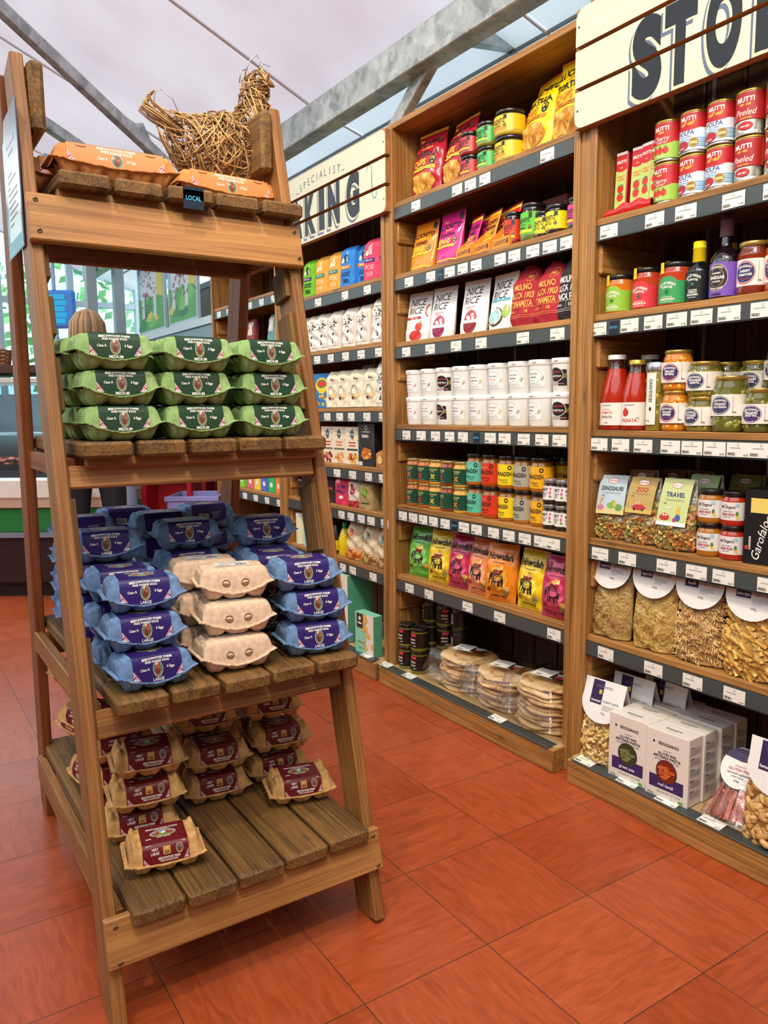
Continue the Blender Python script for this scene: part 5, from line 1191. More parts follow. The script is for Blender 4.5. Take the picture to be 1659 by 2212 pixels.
# second shelf
def iow(l2, c, dark=False):
    def f(A, h):
        A.oval(0, h * .40, .029, .020, c, 20, a0=0, a1=180); A.text('ISLE OF WIGHT', 0, h * .42, .0078, 'F2F0E4', .050, .05, arc=.008, stretch=.8); A.text('TOMATOES', 0, h * .25, .0056, 'F2F0E4', .032, .05, arc=.003)
        s = []; 
        for k in range(10): a = math.radians(90 + 36 * k); q = .0088 if k % 2 == 0 else .0034; s.append((q * math.cos(a), h * .02 + q * math.sin(a)))
        A.k += 1; A._tri([(0, h * .02)] + s, [(0, 1 + k, 1 + (k + 1) % 10) for k in range(10)], M('1E6A3A', .4), A.k)
        A.text('Rich & Flavourful', 0, -h * .20, .0035, 'F2F0E4', .030, .01); A.text(l2, 0, -h * .31, .0062, 'F2F0E4', .046, .06); A.text('slow roasted tomatoes', 0, -h * .42, .0026, 'F2F0E4', .034)
    return f
def seal_tab(mb, r, h): A = Art(); A.rect(-.0065, 0, .0065, .030, 'F2CE14'); A.put(mb, oncyl(r + .0008, h - .030, -.35), .006); mb.box((-.0065, -r, h + .0003), (.0065, -r * .6, h + .0008), M('F2CE14', .4))
for nm, c, l2, y, hh, fl, rr in (('lime green', '8EBE3A', 'MAKHANI', 1.648, .112, 'C26A1E', .043), ('red', 'D0303C', 'PIZZAIOLA', 1.548, .118, 'A83A1E', .043), ('green', '3A9A5A', 'SHAKSHUKA', 1.450, .118, 'A83A1E', .047)):
    o = place('sauce_jar', '%s-labelled tomato sauce jar with a yellow seal tab, second shelf of the right bay' % nm, 'jar', P(y, 1.485, .060), 6, 'jars with yellow seal tabs', jar_parts('io' + nm, rr, hh, fl, '161616', iow(l2, c), lab=(.006, .066, c), glass=fl, labw=2.0, lid_h=.014, neck=.9, sh=.86))
    part('seal_tab', 'st' + nm, lambda mb, rr=rr, hh=hh: seal_tab(mb, rr, hh), o, label='yellow paper seal tab')
def bottle(key, r, h, glass, capc, neckr, shoulder, neckz, art, lab, caph, labw=1.9):
    def body(mb): mb.lathe([(r * .9, 0), (r, .004), (r, h * shoulder), (r * .93, h * (shoulder + .05)), (r * .62, h * (shoulder + .13)), (neckr * 1.1, h * neckz), (neckr, h * (neckz + .04)), (neckr, h - .004)], M(glass, .06, 0, .9), 30)
    def cap(mb): q = neckr * 1.25; mb.lathe([(q, h - caph), (q * 1.06, h - caph + .001), (q * 1.0, h - caph * .35), (q * 1.08, h - caph * .33), (q * 1.08, h - caph * .30), (q, h - caph * .28), (q, h - .001), (q * .9, h)], M(capc, .4, 0, .1), 24, cap=(False, True))
    def lb(mb):
        v0, v1, c = lab; m = M(c, .35); mb.grid(lambda u, v: ((r + .0004) * math.sin(labw * (u - .5) * 2), -(r + .0004) * math.cos(labw * (u - .5) * 2), v0 + (v1 - v0) * v), 26, 1, m, False); A = Art(); art(A, v1 - v0); A.put(mb, oncyl(r + .0005, (v0 + v1) / 2), .006)
    return [('bottle_body', 'bb' + key, body), ('cap', 'bc' + key, cap), ('label', 'bl' + key, lb)]
def balsart(A, h): A.oval(0, h * .06, .0300, .0345, 'E8D8A8', 26); A.oval(0, h * .06, .0288, .0332, '1E1A24', 26); A.oval(0, h * .06, .0205, .0235, 'C8A85A', 26, ring=.0012); A.text('SEGGIANO', 0, h * .375, .0052, 'F0E8D8', .034, .04, arc=.004); A.text('BALSAMIC', 0, h * .19, .0044, 'F0E8D8', .024, .04); A.text('VINEGAR', 0, h * .06, .0078, 'F6F2EA', .044, .06); A.text('OF MODENA', 0, -h * .06, .0040, 'F0E8D8', .024, .03); A.text('CERTIFIED ORGANIC', 0, -h * .27, .0044, 'F0E8D8', .038, .03, arc=-.004); A.rect(-.014, -h * .46, .014, -h * .41, '2A2038')
def tomart(A, h): A.text('ISLE OF WIGHT', 0, h * .36, .0075, 'E8ECE8', .044, .05, arc=.009); A.text('TOMATOES', 0, h * .22, .0052, 'E8ECE8', .028, .04, arc=.003); A.oval(0, h * .06, .0055, .0055, '1E7A4A', 5); A.text('Oak Smoked', 0, -h * .14, .0040, 'E8ECE8', .024); A.text('TOMATO', 0, -h * .22, .0052, 'E8ECE8', .026, .04); A.text('BALSAMIC', 0, -h * .31, .0052, 'E8ECE8', .032, .04); A.text('Sweet & Smoky', 0, -h * .40, .0028, 'E8ECE8', .02)
place('vinegar_bottle', 'black bottle with a bright yellow cap', 'bottle', P(1.372, 1.485, .052), 8, None, bottle('iow', .0335, .163, '0E1210', 'F2D214', .0135, .50, .70, tomart, (.006, .082, '12181A'), .056))
place('vinegar_bottle', 'second black bottle with a yellow cap, half hidden behind the purple-labelled bottle', 'bottle', P(1.345, 1.485, .15), 0, None, bottle('iow2', .0335, .163, '0E1210', 'D8B814', .0135, .50, .70, tomart, (.006, .082, '12181A'), .056))
place('vinegar_bottle', 'tall black balsamic bottle with a purple label and mauve neck foil', 'bottle', P(1.292, 1.485, .052), 0, None, bottle('bal', .0390, .222, '120C14', '5E4450', .0135, .44, .60, balsart, (.006, .092, '7A52B8'), .062))
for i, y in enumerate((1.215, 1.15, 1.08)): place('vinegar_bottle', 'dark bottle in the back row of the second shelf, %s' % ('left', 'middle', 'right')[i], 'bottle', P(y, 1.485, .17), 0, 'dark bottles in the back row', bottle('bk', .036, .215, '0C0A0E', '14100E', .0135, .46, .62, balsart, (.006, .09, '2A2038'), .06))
def segg(l1, l2, ring, c3='2E2460'):
    def f(A, h): A.oval(-.004, 0, .0275, h * .44, ring, 26); A.oval(-.004, 0, .0258, h * .40, 'EDE8E2', 26); A.oval(-.004, 0, .0248, h * .385, c3, 26); A.text('SEGGIANO', -.004, h * .235, .0054, 'F0EADC', .036, .05, arc=.003); A.text(l1, -.004, h * .06, .0056, 'F6F2EA', .038, .07); A.text(l2, -.004, -h * .08, .0056, 'F6F2EA', .038, .07); A.text('Italian antipasti', -.004, -h * .24, .0030, ring, .028, arc=-.002); A.rect(.030, -h * .4, .031, h * .4, '8A8480'); A.text('280g', .034, -h * .32, .0036, '3A3634', .010, .02)
    return f
place('sauce_jar', 'tall roasted cherry tomato jar with a red-ringed purple oval label', 'jar', P(1.212, 1.485, .050), 6, None, jar_parts('seC', .0380, .132, '7A2A16', 'B89A4A', segg('CHERRY', 'TOMATOES', 'D83A2E'), lab=(.022, .088, 'EDE4DC'), glass='6E2A14', metal=.7, labw=2.0, sh=.82, lid_h=.012))
place('sauce_jar', 'tall tomato sauce jar with an oval purple label at the right edge of the photo', 'jar', P(1.135, 1.485, .048), 2, None, jar_parts('seT', .0380, .132, 'A8421A', 'B89A4A', segg('TOMATO', 'SAUCE', 'D83A2E'), lab=(.022, .088, 'EDE4DC'), glass='8A3A18', metal=.7, labw=2.0, sh=.82, lid_h=.012))
place('sauce_jar', 'tall sauce jar just past the right edge of the second shelf', 'jar', P(1.055, 1.485, .048), 2, None, jar_parts('seT', .0380, .132, 'A8421A', 'B89A4A', None, lab=(.022, .088, 'EDE4DC')))
# third shelf
def passata(key, r, h, capc, two):
    def body(mb): mb.lathe([(r * .92, 0), (r, .004), (r, h * .40), (r * .94, h * .52), (r * .66, h * .76), (r * .52, h * .86), (r * .50, h - .010)], M('A82408', .14, 0, .45), 30); mb.lathe([(r * .60, h * .82), (r * .525, h * .87), (r * .515, h - .010)], M('3A1A10', .1, 0, .8), 30, cap=(False, True))
    def cap(mb): q = r * .58; mb.lathe([(q, h - .014), (q, h - .001), (q * .94, h)], M(capc, .3, .6 if two else 0, .2), 28, cap=(True, True))
    def lb(mb):
        A = Art(); z0, z1 = .014, .082; A.rect(-r * 2.2, -.034, r * 2.2, .034, 'EDE4DC'); A.text('SEGGIANO', -.0, .026, .0050, '3A3634', .032, .02)
        if two: A.oval(-.012, .004, .011, .012, 'C8301E', 14); A.poly([(-.016, .015), (-.012, .021), (-.007, .014)], '3A6A2A'); A.text('PASSATA', .000, -.019, .0090, 'C8342A', .050, .04); A.text('500g', .026, -.012, .0035, '3A3634', .01)
        else:
            A.text('ORGANIC', 0, .014, .0042, 'B8604A', .024, .02); A.text('TOMATO', 0, .004, .0078, 'C8342A', .040, .03); A.text('PASSATA', 0, -.009, .0072, '3A3634', .038, .03); A.text('690g', 0, -.026, .0042, '3A3634', .012)
            for z in (.018, .002, -.014): A.oval(-.036, z, .006, .007, 'C8301E', 10)
        A.put(mb, oncyl(r + .0004, .048), .006)
    return [('bottle_body', 'pbb' + key, body), ('cap', 'pbc' + key, cap), ('label', 'pbl' + key, lb)]
place('passata_bottle', 'large red passata bottle with a white cap, first on its shelf', 'bottle', P(1.648, 1.137, .056), 4, None, passata('a', .0475, .226, 'E8E4E0', False))
place('passata_bottle', 'smaller red passata bottle with a gold cap', 'bottle', P(1.562, 1.137, .045), 10, None, passata('b', .0425, .206, 'C2A23E', True))
for i, y in enumerate((1.60, 1.51)): place('passata_bottle', 'passata bottle with a shaded cap, second row, %s' % ('left', 'right')[i], 'bottle', P(y, 1.137, .15), 0, 'passata bottles in the second row', passata('a', .0475, .226, 'E8E4E0', False))
def slimj():
    r, h = .0285, .195
    def body(mb): mb.lathe([(r * .95, 0), (r, .003), (r, h * .78), (r * .86, h * .86), (r * .84, h - .02)], M('8A7A2A', .1, 0, .7), 26); R = random.Random(8); [mb.ellipsoid(((r - .006) * math.cos(a), (r - .006) * math.sin(a), R.uniform(.01, h * .75)), (.008, .008, .011), M(R.choice(('A8983A', 'C8B04A', '6E6A22')), .15, 0, .6), 7, 5) for a in [R.uniform(-3.1, 0) for _ in range(60)]]
    def cap(mb): mb.lathe([(r * .95, h - .024), (r * .97, h - .022), (r * .97, h - .001), (r * .92, h)], M('C2C4C6', .3, .9), 26)
    def lb(mb): A = Art(); A.rect(-.015, -.075, .015, .072, 'EDE6DE'); A.rect(-.016, .072, .016, .0735, 'B8A23A'); A.text('SEGGIANO', 0, .022, .0095, '2A2628', .078, .03, rot=math.pi / 2); A.oval(0, -.030, .004, .006, '2A2628', 8); A.text('800g', -.006, -.064, .004, '3A3634', .012); A.put(mb, oncyl(r + .003, .092), .006)
    return [('jar_body', 'slb', body), ('lid', 'slc', cap), ('label', 'sll', lb)]
place('artichoke_jar', 'tall slim artichoke jar with a silver cap and vertical white label', 'jar', P(1.490, 1.137, .042), 8, None, slimj())
SG = lambda key, r, h, fill, l1, l2, ring, bits=None, lv=(.022, .078), glass='5E5A22': jar_parts('sg' + key, r, h, fill, 'B89A4A', segg(l1, l2, ring), lab=(lv[0], lv[1], 'EDE4DC'), glass=glass, metal=.7, labw=2.1, sh=.84, lid_h=.011, neck=.9, bits=bits)
PEP = SG('pep', .0395, .112, 'C8761A', 'GRILLED', 'PEPPERS', 'D8402E', (.010, ('E8A82A', 'D87A1E', 'C8421E', 'E8B83A')), glass='C87A1E')
ART = SG('art', .0420, .094, '8A7A2A', 'ARTICHOKE', 'HEARTS', '4A7A3A', (.010, ('9A8A3A', 'A89A4A', '7A6E2A')), lv=(.016, .066))
for l in range(2): place('antipasti_jar', 'grilled peppers jar with a red-ringed oval label, %s of its pair' % ('lower', 'upper')[l], 'jar', P(1.424, 1.137 + l * .1125, .048), (4, 10)[l], None, PEP)
for l in range(2): place('antipasti_jar', 'artichoke hearts jar with a green-ringed oval label, %s of its pair' % ('lower', 'upper')[l], 'jar', P(1.340, 1.137 + l * .0945, .050), (-6, 6)[l], None, ART)
OL = ('8A8A3A', '9A943E', '767A2E'); OLV = SG('olv', .0440, .146, '5E5E26', 'ORGANIC', 'BELLA DI CERIGNOLA', '5A7A4A', (.0125, OL), lv=(.042, .098)); DIT = SG('dit', .0370, .112, '5E5A26', 'ORGANIC', 'BITETTO', '8A4A8A', (.010, OL), lv=(.022, .072))
place('antipasti_jar', 'tall jar of big green olives', 'jar', P(1.256, 1.137, .048), 4, None, OLV)
place('antipasti_jar', 'shorter olive jar right of the tall green olive jar', 'jar', P(1.172, 1.137, .046), 6, None, DIT)
place('antipasti_jar', 'olive and tomato jar with a violet label at the right edge', 'jar', P(1.095, 1.137, .042), 4, None, SG('aub', .0370, .110, '8A5A2A', 'OLIVE &', 'TOMATO', '7A4A9A', (.010, ('B8762A', '8A6A2A'))))
for i, (y, z, x, K) in enumerate(((1.33, 1.137, .14, ART), (1.33, 1.2315, .14, ART), (1.245, 1.137, .145, ART), (1.245, 1.2315, .145, ART), (1.17, 1.137, .13, DIT), (1.17, 1.2495, .13, DIT), (1.09, 1.137, .13, DIT), (1.42, 1.137, .14, PEP))):
    place('antipasti_jar', 'antipasti jar in the dim back row of the third shelf, %s' % ('lower artichoke, left', 'upper artichoke, left', 'lower artichoke, right', 'upper artichoke, right', 'lower olive', 'upper olive', 'olive at far right', 'peppers behind the front pair')[i], 'jar', P(y, z, x), 10, 'antipasti jars in the dim back row', K)
# fourth shelf: shaped pasta bags, veg sauces, lasagne boxes
def clearbag(key, w, h, D, filler, header, cardw=None):
    b = Bag(h, [(0, w / 2 * .94), (.2, w / 2), (.6, w / 2 * .94), (1, w / 2 * .72)], [(0, D * .9), (.25, D), (.6, D * .66), (.85, .010), (1, .003)], 2.4, .0022, len(key) + 2)
    return [('clear_bag', 'clb' + key, lambda mb: b.body(mb, film(), nu=14, nv=18)), ('pasta', 'clp' + key, lambda mb: filler(mb, b, w, h, D), dict(kind='stuff')), ('header_card', 'clh' + key, header)]
def inbag(R, b, h, top=.62, skin=.75):
    v = R.uniform(.02, top); u = R.uniform(-.92, .92); p = b.at(u, v, -R.uniform(.003, .012)); q = R.random() ** 2 * (1 - skin)
    return Vector((p[0], p[1] * (1 - q * 2), p[2]))
def core(mb, b, h, top, col):
    mb.grid(lambda u, v: tuple(Vector(b.at(-.93 + 1.86 * u, .01 + (top - .03) * v, -.0065)) + Vector((0, 0, 0))), 12, 12, col, True); mb.grid(lambda u, v: b.at(-.93 + 1.86 * u, .01 + (top - .03) * v, -.006, 1), 8, 8, col, True, flip=True)
    mb.grid(lambda u, v: tuple(Vector(b.at(-.93 + 1.86 * u, top - .02, -.006)) * (1 - v) + Vector(b.at(-.93 + 1.86 * u, top - .02, -.006, 1)) * v), 8, 2, col, True)
def rnd(R): d = Vector((R.gauss(0, 1), R.gauss(0, .55), R.gauss(0, 1))); return d.normalized()
def fill_shapes(cols):
    def f(mb, b, w, h, D):
        R = random.Random(5); core(mb, b, h, .58, M('8A6A2A', .8))
        for i in range(760):
            p = inbag(R, b, h, .60); d = rnd(R); m = M(R.choice(cols), .6); k = i % 3
            if k == 0: mb.tube([p - d * .009, p + d * .009], .0045, m, 6)
            elif k == 1:
                e = d.orthogonal().normalized(); pts = [p + (d * math.cos(a) + e * math.sin(a)) * .007 for a in [j * .9 for j in range(8)]]; mb.tube(pts, .0018, m, 4, False)
            else:
                for s in (-1, 0, 1): mb.tube([p + Vector((0, 0, .0035 * s)) - d * .007, p + Vector((0, 0, .0035 * s)) + d * .007], .0016, m, 4)
    return f
TRI = ('E0B85A', 'E8C878', 'D0743A', '8A8A4A', 'D8A84A', 'C8602E', 'A8A05A')
def hdr_card(w, z0, z1, bg, title, tc, scene, D=.041, tilt=.036):
    def f(mb):
        y0 = -D; H = z1 - z0; n = 6
        def s(u, v, e): t = (v) / H; return (u, y0 + tilt * t * .9 - .006 * math.sin(t * 2.4) - e, z0 + v)
        mb.grid(lambda u, v: s(-w / 2 + w * u, H * v, 0), 4, n, M(bg, .45), False); mb.grid(lambda u, v: (lambda p: (p[0], -p[1] * .0 + .012 + (y0 + tilt * .9 - .012) * (v) ** 2 * .5, p[2] if v < 1 else z1))(s(-w / 2 + w * u, H * v, 0)), 4, n, M('C8B8A8', .6), False, flip=True)
        A = Art(); A.oval(0, H * .86, .019, .0085, 'C8283A', 18); A.oval(0, H * .86, .0172, .0070, 'F4EEE8', 18); A.text('Dalla Costa', 0, H * .86, .0046, '8A2430', .028, .02, shear=.2)
        A.text(title, 0, H * .66, .0125, tc, w * .78, .07, shear=.1); A.rect(-w * .35, H * .55, w * .30, H * .556, '6A6A5A'); A.rect(-w * .30, H * .525, w * .34, H * .53, '6A6A5A'); A.text('250g', -w * .3, H * .47, .0035, '3A3A3A', .01); scene(A, w, H); A.put(mb, s, .012)
    return f
def sc_dino(A, w, H):
    A.rect(-w * .5, 0, w * .5, H * .16, 'D8C88A'); A.oval(-w * .34, H * .16, .012, .009, 'C87AA0', 12); A.poly([(-w * .40, H * .18), (-w * .36, H * .19), (-w * .30, H * .38), (-w * .35, H * .38)], 'E08A4A'); A.oval(-w * .31, H * .39, .005, .004, 'E08A4A', 8); A.oval(w * .02, H * .22, .013, .010, '7AAA4A', 12); A.oval(w * .10, H * .32, .006, .005, '7AAA4A', 8); A.oval(w * .30, H * .18, .012, .011, '6A9A4A', 12); A.oval(w * .16, H * .26, .006, .010, 'D8B04A', 8)
def sc_zoo(A, w, H):
    A.rect(-w * .5, 0, w * .5, H * .12, 'C8B058'); A.oval(.0, H * .16, .024, .008, 'B8242A', 14); A.oval(0, H * .22, .014, .007, 'B8242A', 12); 
    for x, c in ((-.010, 'E0A84A'), (0, 'A8A8A8'), (.010, 'D8883A')): A.oval(x, H * .29, .005, .006, c, 8)
    for x in (-.014, .014): A.oval(x, H * .11, .0045, .0045, '2A2A2A', 8)
def sc_trav(A, w, H):
    A.rect(-w * .5, 0, w * .5, H * .08, 'E4EAF0'); A.oval(-w * .24, H * .17, .017, .009, 'B8302A', 14); A.oval(-w * .24, H * .21, .010, .007, 'B8302A', 12)
    for s in (-1, 1): A.oval(-w * .24 + s * .004, H * .22, .003, .003, 'F4F0EC', 8)
    A.oval(w * .20, H * .18, .009, .010, '3A5AA8', 12); A.oval(w * .10, H * .13, .006, .006, 'B83A6A', 8); A.oval(w * .18, H * .31, .007, .009, 'E0B03A', 10); A.rect(w * .14, H * .35, w * .17, H * .45, 'E0B03A'); A.rect(w * .21, H * .33, w * .24, H * .42, 'E0B03A'); A.poly([(-w * .30, H * .36), (-w * .10, H * .39), (w * .0, H * .42), (-w * .14, H * .36)], 'F0F2F4')
gz = 'shaped pasta bags with printed header cards'
FSH = fill_shapes(TRI)
place('pasta_bag', 'pasta bag with a pale blue DINOSAURI header card', 'pasta', P(1.645, .797, .060), 14, gz, clearbag('dino', .128, .200, .036, FSH, hdr_card(.092, .078, .198, 'B8CCD8', 'DINOSAURI', '2A3038', sc_dino)), 3)
place('pasta_bag', 'pasta bag with a brown ZOO header card in the front row', 'pasta', P(1.530, .797, .056), 4, gz, clearbag('zoo', .130, .200, .036, FSH, hdr_card(.092, .090, .198, 'B89A5A', 'ZOO', 'B8242A', sc_zoo)), 5)
place('pasta_bag', 'pasta bag with a light green TRAVEL header card', 'pasta', P(1.405, .797, .046), 2, gz, clearbag('trav', .138, .205, .040, FSH, hdr_card(.096, .068, .203, 'C2CE8E', 'TRAVEL', '2A3A7A', sc_trav)), 5)
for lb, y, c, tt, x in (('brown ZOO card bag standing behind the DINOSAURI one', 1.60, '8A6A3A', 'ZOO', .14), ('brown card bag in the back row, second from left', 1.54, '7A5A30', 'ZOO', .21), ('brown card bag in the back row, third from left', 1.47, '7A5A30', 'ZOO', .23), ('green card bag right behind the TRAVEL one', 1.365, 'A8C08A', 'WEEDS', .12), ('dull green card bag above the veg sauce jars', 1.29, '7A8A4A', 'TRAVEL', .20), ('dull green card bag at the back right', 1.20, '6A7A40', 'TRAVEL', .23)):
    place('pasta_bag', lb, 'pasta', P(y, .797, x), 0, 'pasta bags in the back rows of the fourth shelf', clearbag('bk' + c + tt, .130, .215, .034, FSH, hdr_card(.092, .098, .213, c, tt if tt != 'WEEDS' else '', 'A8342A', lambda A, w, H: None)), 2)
def veg(fl):
    def f(A, h): A.text('Mr Organic', -.002, h * .24, .0078, '2A2A2E', .040, .02); A.oval(-.0075, h * .26, .0052, .0052, '2A2A2E', 12, ring=.0005); A.text('ITALIAN ORGANIC', -.002, -h * .02, .0028, '4A4A4A', .026); A.text('HIDDEN VEGGIE', -.002, -h * .18, .0062, 'B82A4A', .034, .05); A.text('pasta sauce', -.002, -h * .32, .0028, '4A4A4A', .02); A.oval(.022, -h * .15, .004, .008, '4A8A3A', 8); A.oval(.024, -h * .32, .005, .005, 'E8C84A', 8); A.oval(.022, h * .35, .006, .005, '9ACAD8', 8)
    return f
for nm, fl, y in (('mustard-coloured', 'A86A16', 1.298), ('red', 'A82A12', 1.228)):
    for l in range(2): place('sauce_jar', '%s veggie pasta sauce jar with a white label, %s of its pair' % (nm, ('lower', 'upper')[l]), 'jar', P(y, .797 + l * .0915, .046), 6, 'veggie pasta sauce jars', jar_parts('vg' + nm, .0345, .091, fl, '1A1616', veg(fl), lab=(.016, .064, 'E4DCDC'), glass=fl, labw=1.7, lid_h=.013, sh=.84))
def lasb(mb): mb.box((-.047, 0, 0), (.047, .075, .195), M('121012', .25, 0, .3), .001)
def lasl(mb):
    A = Art(); A.rect(-.0465, .001, .030, .194, '121012'); A.rect(.030, .001, .0468, .194, 'E8D84A'); A.rect(-.030, .134, .030, .172, 'E8CE6A'); A.rect(-.031, .133, -.030, .173, 'B89A3A'); A.text('LASAGNA', -.030, .055, .0055, 'F0ECE8', .045, .03, rot=math.pi / 2); A.text('Garofalo', -.004, .065, .022, 'F4F0EC', .105, .0, rot=math.radians(76), shear=.3, res=2); A.oval(-.038, .042, .005, .006, 'C8301E', 10); A.rect(.012, .112, .026, .128, 'D8D060'); A.rect(.015, .115, .023, .125, '121012'); A.text('INNOVATION', .038, .07, .0035, '5A5220', .06, .0, rot=math.pi / 2); A.put(mb, onflat(0))
for i, (x, y) in enumerate(((.022, 1.135), (.105, 1.137))): place('lasagne_box', 'black and yellow lasagne sheet box, %s' % ('front one, with a window of pasta', 'standing behind the front one')[i], 'box', P(y, .797, x), 6, None, [('box', 'lasb', lasb), ('printed_front', 'lasl', lasl)])
place('lasagne_box', 'black and yellow lasagne sheet box beyond the right edge of the photo', 'box', P(1.03, .797, .022), 6, None, [('box', 'lasb', lasb), ('printed_front', 'lasl', lasl)])
# fifth shelf: tall clear pasta bags
def fill_nest(cols, rad, flat):
    def f(mb, b, w, h, D):
        R = random.Random(9); core(mb, b, h, .66, M('CDA864', .8))
        for ci in range(7):
            c = Vector(((-.30, .30, -.28, .30, 0, -.3, .3)[ci] * w, 0, h * (.12, .12, .34, .36, .22, .54, .55)[ci])); r0 = .036
            for j in range(64):
                ph = R.uniform(0, 6.28); a = R.uniform(.2, 1.2); rr = r0 * R.uniform(.12, 1.25); pts = []
                for q in range(10):
                    t = ph + q * .34; u = max(-.95, min(.95, (c.x + rr * math.cos(t)) / (w / 2))); v = max(.01, min(.68, (c.z + rr * 1.2 * math.sin(t)) / h)); p = b.at(u, v, -.003 - .009 * R.random() if q == 0 else -.003 - .006 * abs(math.sin(q * .7 + j))); pts.append(p)
                mb.tube(pts, rad * R.uniform(.8, 1.1), M(R.choice(cols), .6), 4 if not flat else 4)
    return f
def fill_sticks(cols, L, rad, kind, top=.66, n=330, ang=None):
    def f(mb, b, w, h, D):
        R = random.Random(4); core(mb, b, h, top, M('CCA05A', .8))
        for i in range(n):
            p = inbag(R, b, h, top); d = rnd(R); m = M(R.choice(cols), .55)
            if ang is not None: d = Vector((math.cos(ang + R.gauss(0, .4)), R.gauss(0, .2), math.sin(ang + R.gauss(0, .4)))).normalized()
            if kind == 'penne':
                x = d.cross(Vector((0, 1, 0))).normalized(); mb.tube([p - d * L / 2, p + d * L / 2], rad, m, 8, False); mb.tube([p - d * L / 2 + Vector((0, .0002, 0)), p + d * L / 2], rad * .72, M('8A6A34', .8), 6, True)
            elif kind == 'fusilli':
                e = d.orthogonal().normalized(); g = d.cross(e)
                for ph in (0, math.pi): mb.tube([p + d * L * (k / 9 - .5) + (e * math.cos(k * 1.15 + ph) + g * math.sin(k * 1.15 + ph)) * rad for k in range(10)], rad * .55, m, 4)
            else:
                e = d.orthogonal().normalized(); g = d.cross(e); mb.tube([p + (d * math.cos(k * .5 - 1.6) + e * math.sin(k * .5 - 1.6)) * L * .5 + g * math.sin(k * 2.2) * .002 for k in range(8)], [rad * (.5 + .5 * math.sin(.4 + k * .35)) for k in range(8)], m, 6)
    return f
def seg_header(title, w=.148, z0=.158, z1=.296, wt='500g', D=.042, tilt=.028):
    def f(mb):
        H = z1 - z0; R_ = w / 2; yb = -D
        pts = [(-w / 2, H), (-w / 2 * .98, H * .62)] + [(R_ * math.cos(math.radians(180 + a)) * 1.0, H * .50 + (H * .50) * math.sin(math.radians(180 + a))) for a in range(0, 181, 12)] + [(w / 2 * .98, H * .62), (w / 2, H)]
        sf = lambda u, v, e: (u, yb + tilt * (v / H) - e, z0 + v)
        mb.add([sf(u, v, 0) for u, v in pts], [list(range(len(pts)))], M('EDEAE8', .4)); mb.add([sf(u, v, -.0008) for u, v in pts], [list(range(len(pts)))[::-1]], M('D8D4D0', .5))
        bk = [(-w / 2, H), (w / 2, H), (w / 2, H * .45), (-w / 2, H * .45)]; mb.add([(u, .016 + (yb + tilt - .016) * (v / H - .45) / .55, z0 + v) for u, v in bk], [(0, 1, 2, 3)], M('C8BCBC', .5)); mb.add([(u, .0165 + (yb + tilt - .016) * (v / H - .45) / .55, z0 + v) for u, v in bk], [(3, 2, 1, 0)], M('C8BCBC', .5))
        A = Art(); A.rect(-w * .30, H * .42, -w * .02, H * .97, '30204E'); A.text('SEGGIANO', -.002, H * .84, .0085, '6A5A7A', w * .55, .01); A.rect(-w * .12, H * .66, -w * .05, H * .76, 'C8B85A')
        A.text(title, -w * .16, H * .50, .0085, 'F0ECF0', w * .24, .02); A.text('organic pasta', w * .20, H * .53, .0088, '3A3640', w * .38, .0); 
        for i in range(4): A.rect(w * .02, H * .42 - i * .0042, w * (.34, .30, .33, .2)[i], H * .42 - i * .0042 + .0012, '7A767C')
        A.text(wt, w * .06, H * .24, .006, '3A3640', .03, .0); A.put(mb, sf)
    return f
ga = 'tall clear pasta bags with rounded white header cards'
CB = ('E0C07A', 'D2AC62', 'EAD296', 'C89C52')
for lb, key, y, ti, fi, wd in (('spaghetti nest bag, first on its shelf', 'spa', 1.628, 'spaghetti', fill_nest(CB, .0015, False), .155), ('tagliatelle nest bag with wide ribbons, second on its shelf', 'tag', 1.468, 'tagliatelle', fill_nest(('DDB865', 'CFA552', 'E8CA80'), .0030, True), .150),
                         ('fusilli spiral bag, third on its shelf', 'fus', 1.315, 'fusilli', fill_sticks(('DDB67A', 'CFA25E', 'E6C48E'), .030, .0044, 'fusilli', .70, 520, -.3), .142), ('penne tube bag, fourth on its shelf', 'pen', 1.158, 'penne rigate', fill_sticks(('D8A84E', 'E2BA62', 'CC9840'), .034, .0056, 'penne', .64, 420, -.7), .155)):
    place('pasta_bag', 'clear ' + lb, 'pasta', P(y, .485, .052), 3, ga, clearbag(key, wd, .290, .042, fi, seg_header(ti)), 2)
place('pasta_bag', 'clear bag of shell pasta at the right edge of the photo', 'pasta', P(1.00, .485, .052), 3, ga, clearbag('she', .15, .290, .042, fill_sticks(('D8AC6A', 'E2BE82'), .026, .0085, 'curl', .64, 200), seg_header('lumache')), 2)
for i, y in enumerate((1.58, 1.42, 1.27, 1.12)): place('pasta_bag', 'pasta bag in the second row of its shelf, behind the %s' % ('spaghetti nests', 'tagliatelle nests', 'fusilli spirals', 'penne tubes')[i], 'pasta', P(y, .485, .15), 0, 'pasta bags in the second row', clearbag('fus', .142, .290, .042, lambda *a: None, seg_header('fusilli')), 2)
